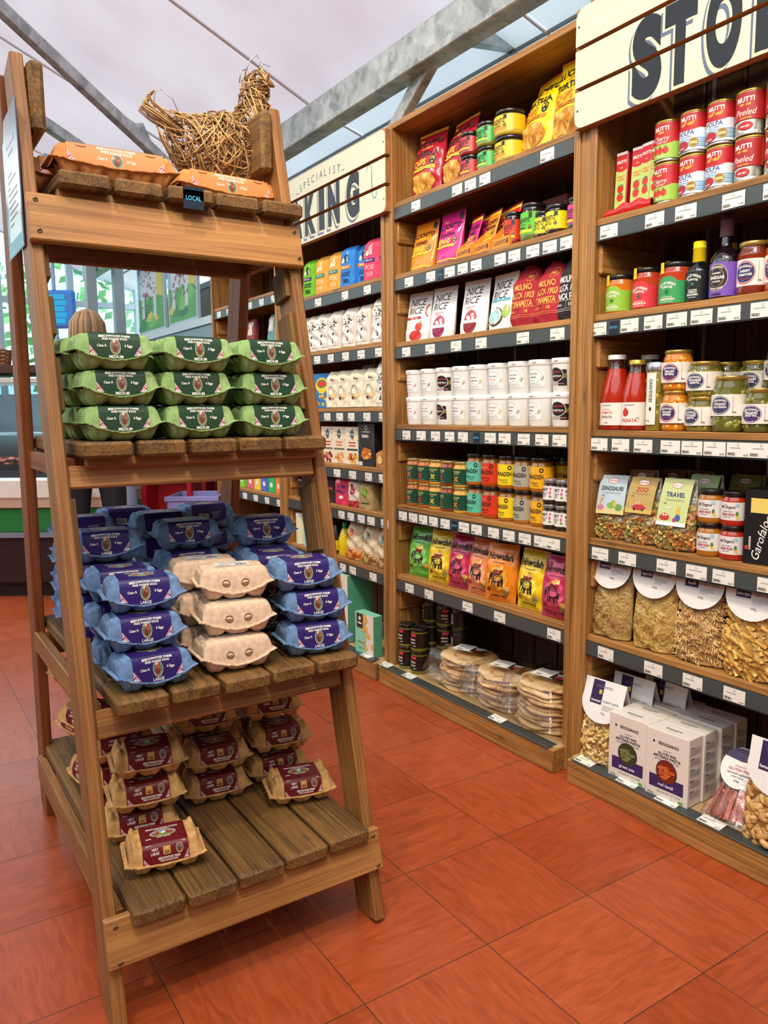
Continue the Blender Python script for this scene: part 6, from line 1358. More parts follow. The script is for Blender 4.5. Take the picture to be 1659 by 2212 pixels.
# plinth of the right bay
HB_ = seg_header('toscani', .150, .130, .262, '375g', .044, .030)
place('pasta_bag', 'bag of curly toscani pasta at the left end of the plinth', 'pasta', P(1.615, .086, .000), 6, None, clearbag('tos', .145, .255, .040, fill_sticks(('E2C07A', 'D8B060', 'EBD09A'), .020, .0044, 'curl', .52, 380), HB_), 6)
for i, (y, x) in enumerate(((1.575, .10), (1.50, .16))): place('pasta_bag', 'grey-white header card bag %s the toscani bag' % ('directly behind', 'farther back behind')[i], 'pasta', P(y, .086, x), 4, None, clearbag('tos2', .145, .265, .040, fill_sticks(('C8A866', 'B89850'), .020, .0044, 'curl', .52, 60), seg_header('toscani', .150, .120, .272, '375g', .044, .02)), 4)
def gfbox(key, flav, pc, w=.136, h=.200, d=.066):
    def body(mb): mb.box((-w / 2, 0, 0), (w / 2, d, h), M('E6DCD2', .5), .0012)
    def front(mb):
        A = Art(); v = '3A2A5E'; A.rect(-.046, h * .80 + .001, -.040, h * .80 + .008, '2A2230'); A.text('SEGGIANO', .004, h * .82, .0092, '2A2230', .072, .03); A.text('ORGANIC', 0, h * .725, .0042, '3A3440', .026, .0); A.text('GLUTEN FREE', 0, h * .675, .0066, '2A2230', .058, .04); A.text('ARTISAN PASTA', 0, h * .625, .0084, '2A2230', .092, .05); A.text('BRONZE DRAWN & SLOW DRIED', 0, h * .575, .0036, '3A3440', .078, .01)
        A.rect(-w * .40, h * .14, w * .40, h * .33, v); A.oval(0, h * .415, .034, .036, v, 26); A.oval(0, h * .420, .032, .034, pc[0], 26); R = random.Random(3)
        for i in range(26):
            a, q = R.uniform(0, 6.3), R.uniform(0, .022); A.oval(q * math.cos(a), h * .42 + q * math.sin(a), .009, .0045, pc[1 + i % 2], 8)
            A.rect(q * math.cos(a) - .006, h * .42 + q * math.sin(a) - .0004, q * math.cos(a) + .006, h * .42 + q * math.sin(a) + .0004, pc[0])
        A.text(flav, 0, h * .215, .0095, 'EDE8F0', .06, .02); A.text('HIGH IN PROTEIN + HIGH IN FIBRE', .01, h * .105, .0034, '2A2230', .080, .02); A.text('250g', -w * .36, h * .045, .0068, '2A2230', .026, .0); A.rect(w * .30, h * .03, w * .40, h * .065, '5AA83A'); A.oval(w * .14, h * .045, .004, .005, '2A2230', 8, ring=.0006); A.oval(w * .22, h * .045, .003, .005, '2A2230', 8, ring=.0006)
        A.put(mb, onflat(0))
    def topf(mb):
        T = Art(); T.text('SEGGIANO', 0, 0, .0075, '3A3440', .06, .03); T.text('the pasta pantry', 0, -.010, .0025, '6A646A', .04); T.put(mb, lambda u, v_, e: (u, d / 2 + v_, h + e))
    def sidef(mb):
        S = Art()
        for k in range(5):
            S.rect(-d * .38, h * (.86 - k * .16), -d * .08, h * (.875 - k * .16), '3A3440')
            for i in range(7): S.rect(-d * .38, h * (.845 - k * .16 - i * .014), d * .36, h * (.850 - k * .16 - i * .014), '8A8488')
        S.put(mb, lambda u, v_, e: (w / 2 + e, d / 2 + u, v_))
    return [('box', 'gfb', body), ('printed_front', 'gff' + key, front), ('printed_top', 'gft', topf), ('printed_side', 'gfs', sidef)]
GP, RL = gfbox('gp', 'green pea', ('3A4020', '6A7040', '868A52')), gfbox('rl', 'red lentil', ('7A2A12', 'C2562A', 'DA7038'))
for r in range(4):
    for c in range(2): place('pasta_box', 'white gluten-free pasta box, %s column, %s' % (('green pea', 'red lentil')[c], ('front of the block', 'second row', 'third row, in shade', 'rearmost row, in shade')[r]), 'box', P(1.478 - c * .138, .0865, -.048 + r * .068 + (.012 if r > 1 else 0)), (0, 2, -1, 3)[r] * .6 + 4, 'white gluten-free pasta boxes', (GP, RL)[c])
def ribbons(mb):
    R = random.Random(6)
    for i in range(90):
        x = R.uniform(-1, 1); y = R.uniform(-.012, .014); m = M(R.choice(('D0705A', 'DA8068', 'C4604C')), .6); a = .060 * x; b_ = .030 * x
        mb.beam((a, y - .0, .012 + .003 * R.random()), (b_, y + .006, .175 + R.uniform(-.006, .004)), .0062, .0012, m)
place('pasta_bag', 'bag of flat red lentil ribbons leaning back with a rounded white card', 'pasta', P(1.165, .086, -.030), 8, None, [('ribbon_pasta', 'rib', ribbons, dict(kind='stuff')), ('clear_bag', 'ribb', lambda mb: Bag(.20, [(0, .072), (.5, .056), (1, .040)], [(0, .020), (.4, .024), (.85, .012), (1, .004)], 2.4, .002, 5).body(mb, film(), nu=12, nv=14)),
    ('header_card', 'ribh', lambda mb: (lambda A: (mb.add([(.048 * math.cos(a) * 1.1, -.020, .155 + .058 * math.sin(a)) for a in [k * math.pi / 12 for k in range(24)]], [list(range(24))[::-1]], M('EDEAE8', .4)), mb.add([(.048 * math.cos(a) * 1.1, -.0192, .155 + .058 * math.sin(a)) for a in [k * math.pi / 12 for k in range(24)]], [list(range(24))], M('EDEAE8', .4)), A.put(mb, onflat(-.020, .155))))(
        Art().oval(0, .018, .050, .038, '30204E', 24, a0=10, a1=170).text('ORGANIC', 0, .004, .0050, 'B83A4A', .03, .02).text('GLUTEN FREE', 0, -.006, .0070, 'B83A4A', .06, .04).text('red lentil tagliatelle', 0, -.017, .0058, '3A3640', .07).text('artisan pasta', 0, -.026, .0046, '3A3640', .045).text('250g', 0, -.037, .0055, '3A3640', .02)))], 38)
place('pasta_bag', 'bag of tan shell pasta with a purple and white card at the lower right edge', 'pasta', P(1.035, .086, -.008), 2, None, clearbag('lum', .150, .265, .044, fill_sticks(('C89A5A', 'D8AE70', 'BA8A4A'), .028, .009, 'curl', .56, 220), seg_header('lumache', .150, .135, .270, '500g', .046, .02)), 5)
# ---------------------------------------------------------------- baking bay and the farthest bay
def flour(key, w, h, D, bg, art, fold=True, wr=.0016, rough=.75):
    b = Bag(h, [(0, w / 2 * .97), (.08, w / 2), (.82, w / 2), (.93, w / 2 * .94), (1, w / 2 * .9)], [(0, D), (.8, D), (.9, D * .75), (1, D * .22)], 5, wr, len(key) + 1)
    A = Art(); art(A, w, h); return [('paper_bag', 'fb' + key, lambda mb: b.body(mb, M(bg, rough), nu=16, nv=16)), ('printed_front', 'fa' + key, lambda mb: b.art(mb, A, .012))]
def doves(bg, ban, ink):
    def f(A, w, h):
        A.oval(0, h * .70, w * .14, h * .12, ink, 12); A.oval(-w * .2, h * .64, w * .10, h * .07, 'E8E0C8', 10); A.rect(w * .05, h * .6, w * .11, h * .84, 'F0EAD8'); A.rect(-w * .46, h * .42, w * .30, h * .51, ban); A.rect(-w * .36, h * .455, w * .16, h * .475, 'F0EAE4')
        A.text('DOVES', 0, h * .30, .020, ink, w * .74, .06, stretch=.62); A.text('FARM', 0, h * .13, .020, ink, w * .62, .06, stretch=.62)
    return f
gd = 'bright paper flour bags on the top shelf of the baking bay'
for lb, y, c, ban, ink, x in (('lime green paper flour bag, partly behind the ladder leg', 3.600, '6EBE1E', '5A2A6A', '1E3A1A', .055), ('amber paper flour bag, left of its twin', 3.475, 'E8A23A', '2E8A7A', 'F0D8A0', .060), ('amber paper flour bag, right of its twin', 3.345, 'E8A23A', '2E8A7A', 'F0D8A0', .060), ('blue paper flour bag in front', 3.215, '2A82D8', 'F0862A', '123A6A', .052),
                         ('blue paper flour bag squeezed in beside the pink ones', 3.115, '2A82D8', 'F0862A', '123A6A', .085), ('pink paper flour bag, the fully seen one', 3.010, 'E0406A', '5A2A7A', 'F4A0A8', .055), ('pink paper flour bag cut off by the bay post', 2.905, 'E0406A', '5A2A7A', 'F4A0A8', .07)):
    place('flour_bag', lb, 'flour', P(y, 1.773, x), 8, gd, flour(c, .108, .182, .040, c, doves(c, ban, ink)), 3)
def hunnel(c):
    def f(A, w, h):
        A.rect(-w * .38, h * .08, w * .38, h * .84, 'E6E0D8'); A.rect(-w * .36, h * .09, w * .36, h * .83, 'F0ECE6'); A.text('Stones Mill', 0, h * .78, .007, c, w * .6, .02); R = random.Random(3)
        for i in range(16): A.oval(R.uniform(-.26, .26) * w, h * R.uniform(.60, .72), .006, .004, '5A5450', 7)
        A.rect(-w * .3, h * .56, w * .3, h * .575, '5A5450'); A.text('Plain Flour', 0, h * .51, .0055, c, w * .5, .02); A.oval(0, h * .38, .006, .008, '2A2624', 8); A.poly([(-.008, h * .14), (0, h * .28), (.008, h * .14)], '5A5450')
        for s in (-1, 1):
            for i in range(4): A.rect(s * w * .24 - .010, h * (.44 - i * .04), s * w * .24 + .010, h * (.448 - i * .04), 'A8A29C')
    return f
gw = 'white paper flour bags on the second shelf of the baking bay'
for i, (y, c) in enumerate(((3.66, '4A6A8A'), (3.568, '4A6A9A'), (3.468, 'A83A3A'), (3.345, '7A8A2A'), (3.208, '3A4A7A'), (3.080, 'A86A6A'), (2.945, '3A3A4A'))):
    place('flour_bag', 'white paper flour bag, %s along the second shelf' % ('first, behind the ladder', 'second', 'third', 'fourth', 'fifth', 'sixth', 'last, tallest beside the post')[i], 'flour', P(y, 1.498, .055), (10, 8, 12, 4, 6, 0, 4)[i], gw, flour('hu' + c, .108, (.182 if i < 6 else .20), .042, 'DCD2C8', hunnel(c), wr=.002), 3)
def fre(c):
    def f(A, w, h): A.text('free', 0, h * .76, .014, '4A3A3E', w * .55, .02); A.rect(-w * .3, h * .67, w * .2, h * .675, '6A5A5A'); A.oval(-.008, h * .45, .020, .022, c, 14, ring=.003); A.oval(.012, h * .30, .018, .014, 'D8B07A', 12); A.oval(-.016, h * .24, .010, .008, '7A3A2E', 8)
    return f
for i, (y, c) in enumerate(((3.380, 'C8A878'), (3.280, 'B8A88A'), (3.160, '8A7A7A'), (3.030, '8AA88A'))): place('flour_bag', 'cream free-from flour bag, %s on the third shelf' % ('left one, half hidden', 'second one, with an oat print', 'third one', 'right one, with a green print')[i], 'flour', P(y, 1.219, .055), 10, 'cream free-from flour bags', flour('fr' + c, .112, .175, .036, 'E4DCC4', fre(c), wr=.0026), 3)
place('flour_bag', 'narrow white and blue flour bag at the right end of the third shelf', 'flour', P(2.935, 1.219, .055), 6, None, flour('hw', .085, .205, .036, 'E8E6E4', hunnel('3A5AA8')), 2)
def cartonp(key, w, h, d, bg, art, side=None):
    def body(mb): mb.box((-w / 2, 0, 0), (w / 2, d, h), M(bg, .45), .001); (mb.box((w / 2 - .0005, .001, .001), (w / 2 + .0005, d - .001, h - .001), M(side, .45)) if side else None)
    def fr(mb): A = Art(); art(A, w, h); A.put(mb, onflat(0))
    return [('box', 'cx' + key, body), ('printed_front', 'cy' + key, fr)]
def blueart(A, w, h): A.oval(0, h * .66, w * .38, h * .22, 'F2D22E', 16); A.oval(0, h * .70, w * .30, h * .13, '3A9A5A', 14); A.oval(0, h * .70, w * .24, h * .09, 'D83A2E', 12); R = random.Random(2); [A.oval(R.uniform(-.4, .4) * w, h * R.uniform(.05, .36), .010, .008, R.choice(('D8A23A', 'E8C86A', 'B8602A')), 8) for _ in range(14)]; A.oval(0, h * .46, w * .2, h * .04, 'F2D22E', 10)
place('cereal_box', 'bright blue box with a yellow blob, left end of the third baking shelf', 'box', P(3.490, 1.219, .03), 12, None, cartonp('blue', .125, .170, .045, '2A7AB8', blueart))
place('paper_bag', 'crumpled cream bag top behind the free-from flour bags', 'bag', P(3.22, 1.219, .15), 0, None, flour('crm', .12, .20, .04, 'D8CDB4', lambda A, w, h: None, wr=.004))
def crisp(c1, c2, c3):
    def f(A, w, h):
        A.rect(-w / 2, h * .62, w / 2, h, 'EADFC8'); A.oval(0, h * .80, .016, .024, '4A6A6E', 14); A.rect(-.010, h * .79, .010, h * .81, 'F0ECE0'); A.rect(-w * .28, h * .56, w * .28, h * .60, c1); A.rect(-w * .24, h * .48, w * .24, h * .52, c1); A.rect(-w * .4, h * .37, w * .4, h * .42, c3); R = random.Random(6)
        for i in range(12): A.oval(R.uniform(-.36, .36) * w, h * R.uniform(.05, .30), .011, .010, R.choice(c2), 9)
        for i in range(10): A.oval(R.uniform(-.45, .45) * w, h * R.uniform(.64, .95), .004, .003, R.choice(c2), 6)
    return f
for i, (y, c, cc, c3) in enumerate(((3.440, 'C84A3A', ('8A1E3A', 'B8324A', 'D8A87A'), '6A6A5A'), (3.325, 'D87A4A', ('E8A25A', 'C8702E', 'E8C89A'), '6A6A5A'), (3.200, 'C84A4A', ('E8B02E', '8A2A1E', 'D8702A'), '3A3A34'))): place('mix_box', 'cream patterned baking mix box, %s of three' % ('left', 'middle', 'right')[i], 'box', P(y, .949, .03), 5, 'cream patterned baking mix boxes', cartonp('cr%d' % i, .108, .178, .055, 'EADFC8', crisp(c, cc, c3)))
def panko(A, w, h): A.oval(0, h * .89, .011, .011, 'E8E4E0', 14, ring=.003); A.rect(-w * .22, h * .79, w * .22, h * .81, 'E8E4E0'); A.text('PANKO', -w * .06, h * .70, .013, 'F4F0EC', w * .60, .05, stretch=.8); A.oval(0, h * .62, w * .44, h * .28, '8A7A3A', 22, ring=.0018); A.oval(.004, h * .28, w * .42, h * .20, '1E1A1E', 20); R = random.Random(4); [A.oval(.004 + R.uniform(-.26, .26) * w, h * (.28 + R.uniform(-.11, .13)), .015, .008, R.choice(('D8802A', 'E89A3A', 'C8681E', 'F0B04A')), 9) for _ in range(20)]; A.rect(-w * .46, 0.002, -w * .24, h * .10, 'E4E0DC')
place('panko_box', 'black breadcrumb box with a plate of orange food', 'box', P(3.065, .949, .025), 4, None, cartonp('pk', .128, .196, .06, '2A2A2C', panko, '1E1C1E'))
place('paper_bag', 'small tan bag corner beside the black breadcrumb box', 'bag', P(2.925, .949, .05), 0, None, flour('tn', .10, .075, .04, 'B87A3E', lambda A, w, h: A.oval(0, h * .5, .02, .02, 'E8C87A', 8)))
place('flour_bag', 'dark pouch at the left end of the fifth baking shelf', 'pouch', P(3.43, .749, .06), 0, None, flour('dk', .10, .14, .03, '2A1418', lambda A, w, h: A.rect(-w * .3, h * .45, w * .3, h * .55, 'A81E2E')))
place('sugar_bag', 'bright pink sugar pouch', 'bag', P(3.295, .749, .05), 10, None, flour('pk', .112, .142, .034, 'D8305A', lambda A, w, h: (A.text('SILVER', 0, h * .62, .016, '2E2A6A', w * .8, .05), A.text('SPOON', 0, h * .46, .016, '2E2A6A', w * .8, .05), A.oval(0, h * .26, .016, .008, 'F0E8EA', 12), A.oval(-.02, h * .8, .02, .012, 'F0A0B8', 10))))
def bbag(ink, band): return lambda A, w, h: (A.text('B', 0, h * .62, .046, ink, w * .5, .06, res=2), A.rect(-w / 2, 0, w / 2, h * .22, band), A.rect(-w * .3, h * .87, w * .3, h * .89, '5A4A3A'))
place('sugar_bag', 'white sugar bag with a big red letter B and a red base', 'bag', P(3.180, .749, .05), 6, None, flour('br', .095, .138, .034, 'D8CDBC', bbag('A82A2E', 'A82A2E'), wr=.003))
for i, (y, x) in enumerate(((3.065, .05), (2.955, .10))): place('sugar_bag', 'gold-brown sugar bag with a green emblem, %s' % ('in front', 'half hidden at right')[i], 'bag', P(y, .749, x), 6, 'gold-brown sugar bags', flour('gd', .108, .130, .040, 'A8905E', lambda A, w, h: (A.oval(0, h * .60, .017, .026, '6A9A2A', 14), A.oval(0, h * .60, .009, .016, '8ABE3A', 10), A.rect(-.03, h * .2, .03, h * .24, '3A3A22'))))
place('paper_bag', 'small printed packet at the right end of the fifth baking shelf', 'packet', P(2.89, .749, .04), 0, None, flour('sp', .05, .115, .02, '6A4A3A', lambda A, w, h: A.oval(0, h * .45, .015, .018, '2A4AA8', 8)))
for i, (y, ink, band) in enumerate(((3.205, 'D8762A', 'D8822E'), (3.055, '7A8A86', 'B89058'), (2.925, '6A8A8A', 'B89462'))):
    place('flour_bag', 'large cream flour sack with a %s letter B, sixth baking shelf' % ('orange', 'grey-green', 'pale teal')[i], 'flour', P(y, .491, .06), 8, 'large cream flour sacks', sack('bB%d' % i, .130, .205, .046, 'DCCBAA', lambda A, w, h, ink=ink, band=band: (A.text('B', -.004, h * .60, .05, ink, w * .5, .06, res=2), A.rect(-w / 2, h * .02, w / 2, h * .22, band), A.rect(-w * .3, h * .24, w * .3, h * .29, band), A.rect(-w * .2, h * .258, w * .2, h * .272, 'EDE4D0'), A.oval(w * .22, h * .38, .010, .010, '8A7A8A', 12, ring=.001)), wr=.004), 2)
place('squeeze_bottle', 'yellow squeeze bottle with a green cap', 'bottle', P(3.33, .491, .06), 0, None, [('bottle_body', 'sqb', lambda mb: mb.lathe([(.030, 0), (.033, .01), (.034, .08), (.022, .12), (.012, .135)], M('E8C814', .2, 0, .5), 18)), ('cap', 'sqc', lambda mb: mb.lathe([(.014, .133), (.014, .16), (.008, .165)], M('1E9A3A', .3), 14))])
place('squeeze_bottle', 'yellow and black bottle left of the green-capped one', 'bottle', P(3.42, .491, .06), 0, None, [('bottle_body', 'sqb2', lambda mb: mb.lathe([(.030, 0), (.033, .01), (.034, .07), (.018, .12), (.012, .14)], M('2A2418', .2, 0, .5), 18)), ('label', 'sql2', lambda mb: mb.lathe([(.0345, .015), (.0345, .065)], M('E8C814', .3), 18, cap=(False, False)))])
def mint(A, w, h):
    R = random.Random(8); A.rect(-w / 2, 0, w / 2, h, '8ED8B8'); A.rect(w * .12, 0, w * .5, h, 'EDE4D4')
    for i in range(14): x, y = R.uniform(-.1, .44) * w, R.uniform(.06, .94) * h; A.oval(x, y, .013, .013, 'E89A3A', 12); A.oval(x, y, .009, .009, 'F0C86A', 10)
    A.rect(-w * .40, h * .62, -w * .06, h * .98, '3A2A2A'); A.oval(-w * .23, h * .86, .010, .010, 'F0ECE4', 10); A.rect(-w * .34, h * .72, -w * .12, h * .76, 'F0ECE4'); A.rect(-w * .36, h * .25, -w * .0, h * .29, '5AA88A'); A.rect(-w * .36, h * .12, w * .02, h * .14, '5AA88A')
for lb, y, x, w, h, z in (('tall mint green cake mix box, front left of the baking plinth', 3.26, -.02, .15, .330, .0865), ('tall mint green cake mix box, behind at right', 3.04, .15, .16, .330, .0865), ('small mint green cake mix box standing at the front', 2.990, -.045, .150, .190, .0865)):
    place('cake_mix_box', lb, 'box', P(y, z, x), 2, 'mint green cake mix boxes', cartonp('mt%d' % int(h * 100 + w * 1000), w, h, .14 if h > .3 else .05, '8ED8B8', mint, '5EAE8E'))
# farthest bay, glimpsed
gq = 'goods in the farthest bay'
FZ = [1.85, 1.55, 1.27, .98, .74, .47]
for i, (y, c) in enumerate(((4.60, '8A3A3E'), (4.50, '9A4A4A'), (4.41, '9A4A4E'), (4.12, '6A9AA2'), (4.03, '7AAAB0'), (3.96, '8AB0B4'))): place('pouch', 'slim %s pouch leaning on the second shelf of the farthest bay, %s' % (('dusky red', 'pale teal')[i > 2], ('left', 'middle', 'right')[i % 3]), 'pouch', P(y, 1.551, .06), 10, gq, flour('fx' + c, .07, .20, .022, c, lambda A, w, h: A.rect(-w * .3, h * .5, w * .3, h * .9, 'E0D8D0')), 8)
for i, (y, c, c2) in enumerate(((4.45, '2A7AC8', '6AC83A'), (4.30, '2A86D8', '5ABE3A'), (4.16, 'C83A8A', '5A3AB8'), (4.02, 'D83A7A', '3A4AC8'))): place('snack_box', '%s packet on the upper glimpsed shelf of the farthest bay, %s one' % (('blue and green', 'pink and violet')[i > 1], ('left', 'right')[i % 2]), 'packet', P(y, .981, .03), 0, gq, cartonp('fy' + c, .12, .17, .05, c, lambda A, w, h, c2=c2: (A.rect(-w / 2, 0, w / 2, h * .35, c2), A.oval(0, h * .6, .03, .02, 'F0ECE8', 12))))
for i, (y, c) in enumerate(((4.68, '5ABE3A'), (4.56, '8AD83A'), (4.42, 'E86A8A'), (4.32, 'F0D83A'), (4.22, '5A6AD8'), (4.12, '2ABE6A'), (4.02, 'F08A4A'))):
    for l in range(2): place('snack_box', 'small %s box, %s layer, in the lower glimpsed shelf of the farthest bay' % (('green', 'lime', 'pink', 'yellow', 'violet-blue', 'emerald', 'orange')[i], ('lower', 'upper')[l]), 'box', P(y, .741 + l * .085, .03), 0, gq, cartonp('fz' + c, .085, .084, .05, c, lambda A, w, h: A.oval(0, h * .5, .02, .015, 'F4F0EC', 10)))
for i, (y, c, k) in enumerate(((3.76, 'E8E4E0', '2A2622'), (3.68, 'E8E4E0', '2A2622'))): place('sauce_bottle', 'dark bottle with a white label beside the rear leg, %s' % ('left', 'right')[i], 'bottle', P(y, .949, .05), 0, gq, bottle('fq', .032, .16, k, 'E8E4E0', .012, .55, .7, lambda A, h: None, (.02, .075, c), .03))
for i, (y, c, k) in enumerate(((3.76, '2A1A14', 'C81E1E'), (3.68, '3A1E16', 'C81E1E'), (3.60, '2A1A14', '1A1A1A'))): place('sauce_bottle', 'dark sauce bottle with a %s cap on the fifth baking shelf, %s' % (('red', 'red', 'black')[i], ('left', 'second', 'third')[i]), 'bottle', P(y, .749, .05), 0, gq, bottle('fr%d' % i, .030, .14, c, k, .012, .6, .75, lambda A, h: None, (.02, .06, '4A2A1A'), .03))
for i, (y, c) in enumerate(((3.77, 'D8D4B0'), (3.68, 'A8D8E0'), (3.59, 'E8E4D8'))): place('drum', '%s round drum on the sixth baking shelf' % ('cream', 'pale blue', 'white')[i], 'drum', P(y, .491, .05), 0, gq, [('drum_body', 'dr' + c, lambda mb, c=c: mb.lathe([(.038, 0), (.038, .15), (.036, .155)], M(c, .5), 20)), ('lid', 'drl' + c, lambda mb: mb.lathe([(.039, .15), (.039, .165), (.036, .167)], M('E8E6E0', .4), 20))])
# ---------------------------------------------------------------- the far end of the shop
# view-facing frame: counter stands square to the window line
CA = math.radians(-33)                     # the far counter faces the shopper
def fr(name, label, cat, loc, group=None): return thing(name, label, cat, loc, CA, group)
# local x to the right, local -y towards the camera
ct = fr('deli_counter', 'long deli counter with green front band, white edge and glass display of meats', 'counter', (.93, 5.42, 0))
part('counter_base', None, lambda mb: (mb.box((-2.6, .06, 0), (.44, .9, .10), M('1A1416', .5)), mb.box((-2.6, 0, .10), (.44, .9, .44), M('2E1A1C', .4), .004)), ct)
part('green_band', None, lambda mb: mb.box((-2.62, -.03, .44), (.46, .9, .60), M('1E7A3A', .4), .006), ct)
part('steel_trim', None, lambda mb: mb.box((-2.62, -.034, .405), (.46, 0, .44), M('9AB0C8', .3, .6)), ct)
part('white_edge', None, lambda mb: (mb.box((-2.62, -.05, .60), (.46, .9, .66), M('C8A890', .4), .004), mb.box((-2.62, -.06, .66), (.46, .9, .79), M('EAE2D6', .35), .01)), ct)
part('display_floor', None, lambda mb: mb.box((-2.6, .05, .79), (.44, .88, .83), M('3A3A40', .3, .5)), ct)
part('back_wall', None, lambda mb: mb.box((-2.6, .88, .79), (.44, .90, 1.35), M('8A9AA2', .5)), ct)
part('display_glass', None, lambda mb: mb.box((-2.6, -.02, .79), (.44, -.012, 1.42), glass_pane('DCEEF6')), ct)
part('inner_shelf', None, lambda mb: mb.box((-2.6, .2, 1.06), (.44, .7, 1.075), M('B8C0C2', .3, .4)), ct)
part('top_shelf', None, lambda mb: (mb.box((-2.6, -.02, 1.40), (.44, .5, 1.43), M('E8E4DC', .35), .004), mb.box((-2.6, -.04, 1.46), (.44, .5, 1.51), M('4A2A1E', .5), .004)), ct)
for x in (-2.4, -1.5, -.62, .3): part('post', None, lambda mb, x=x: mb.box((x, .3, .79), (x + .03, .33, 1.5), M('9AA4A8', .3, .6)), ct)
def dl(x, y, z): v = Matrix.Rotation(CA, 3, 'Z') @ Vector((x, y, 0)); return (.93 + v.x, 5.42 + v.y, z)
RR = random.Random(12)
for i, (x, c, nm) in enumerate(((-.95, ('C85A4A', 'B8403A', 'DA8070'), 'sliced ham'), (-.66, ('D8A04A', 'C8802E', 'E8C07A'), 'golden pies'), (-.36, ('A8483A', 'C8685A', '8A3A2E'), 'red meat'), (-.05, ('D89050', 'B86A3A', 'E0B080'), 'sausages'), (.25, ('C85A4A', 'E0A090', 'B84A3E'), 'bacon'))):
    t = thing('food_tray', 'tray of %s in the deli display' % nm, 'tray', dl(x, .32, .832), CA, 'deli trays')
    part('tray', 'dtray', lambda mb: (mb.box((-.13, -.20, 0), (.13, .20, .012), M('1E1E22', .3)), [mb.box((a, b_, .0), (c_, d_, .035), M('1E1E22', .3)) for a, b_, c_, d_ in ((-.13, -.2, -.122, .2), (.122, -.2, .13, .2), (-.13, -.2, .13, -.192), (-.13, .192, .13, .2))]), t)
    def food(mb, c=c):
        for k in range(46): mb.ellipsoid((RR.uniform(-.10, .10), RR.uniform(-.17, .17), .03 + RR.uniform(0, .045)), (RR.uniform(.018, .03), RR.uniform(.018, .032), RR.uniform(.010, .018)), M(RR.choice(c), .5), 8, 5)
    part('food', None, food, t, kind='stuff')
def basket(label, x, w, y=.05):
    t = thing('wicker_basket', label, 'basket', dl(x, y + .12, 1.51), CA, 'baskets on the deli counter top')
    def f(mb):
        for k in range(9): z = .008 + k * .012; r = .5 + .06 * k / 8; mb.tube([(w * r * math.cos(a) * (1 if True else 0), .11 * (r + .5) * math.sin(a), z + .003 * math.sin(a * 9 + k * 3.14)) for a in [j * math.pi / 16 for j in range(33)]], .0065, M(('8A4E2A', 'A86A3E')[k % 2], .6), 5, False)
        mb.lathe([(w * .48, .004), (w * .48, .012)], M('5A3220', .7), 16)
    part('woven_side', ('bk', w), f, t)
    part('packets', ('bkp', w), lambda mb: [mb.ellipsoid((RR.uniform(-.36, .36) * w, RR.uniform(-.07, .07), .10 + RR.uniform(0, .04)), (.04, .03, .035), M(RR.choice(('E4E0DC', 'D8D4D0', 'B8B4B8')), .4), 8, 6) for _ in range(12)], t, kind='stuff')
basket('wicker basket at the left end of the deli counter top', -1.05, .24); basket('wicker basket of packets just left of the ladder legs', -.74, .30); basket('wicker basket of packets on the deli counter top, seen between the ladder legs', -.42, .26)
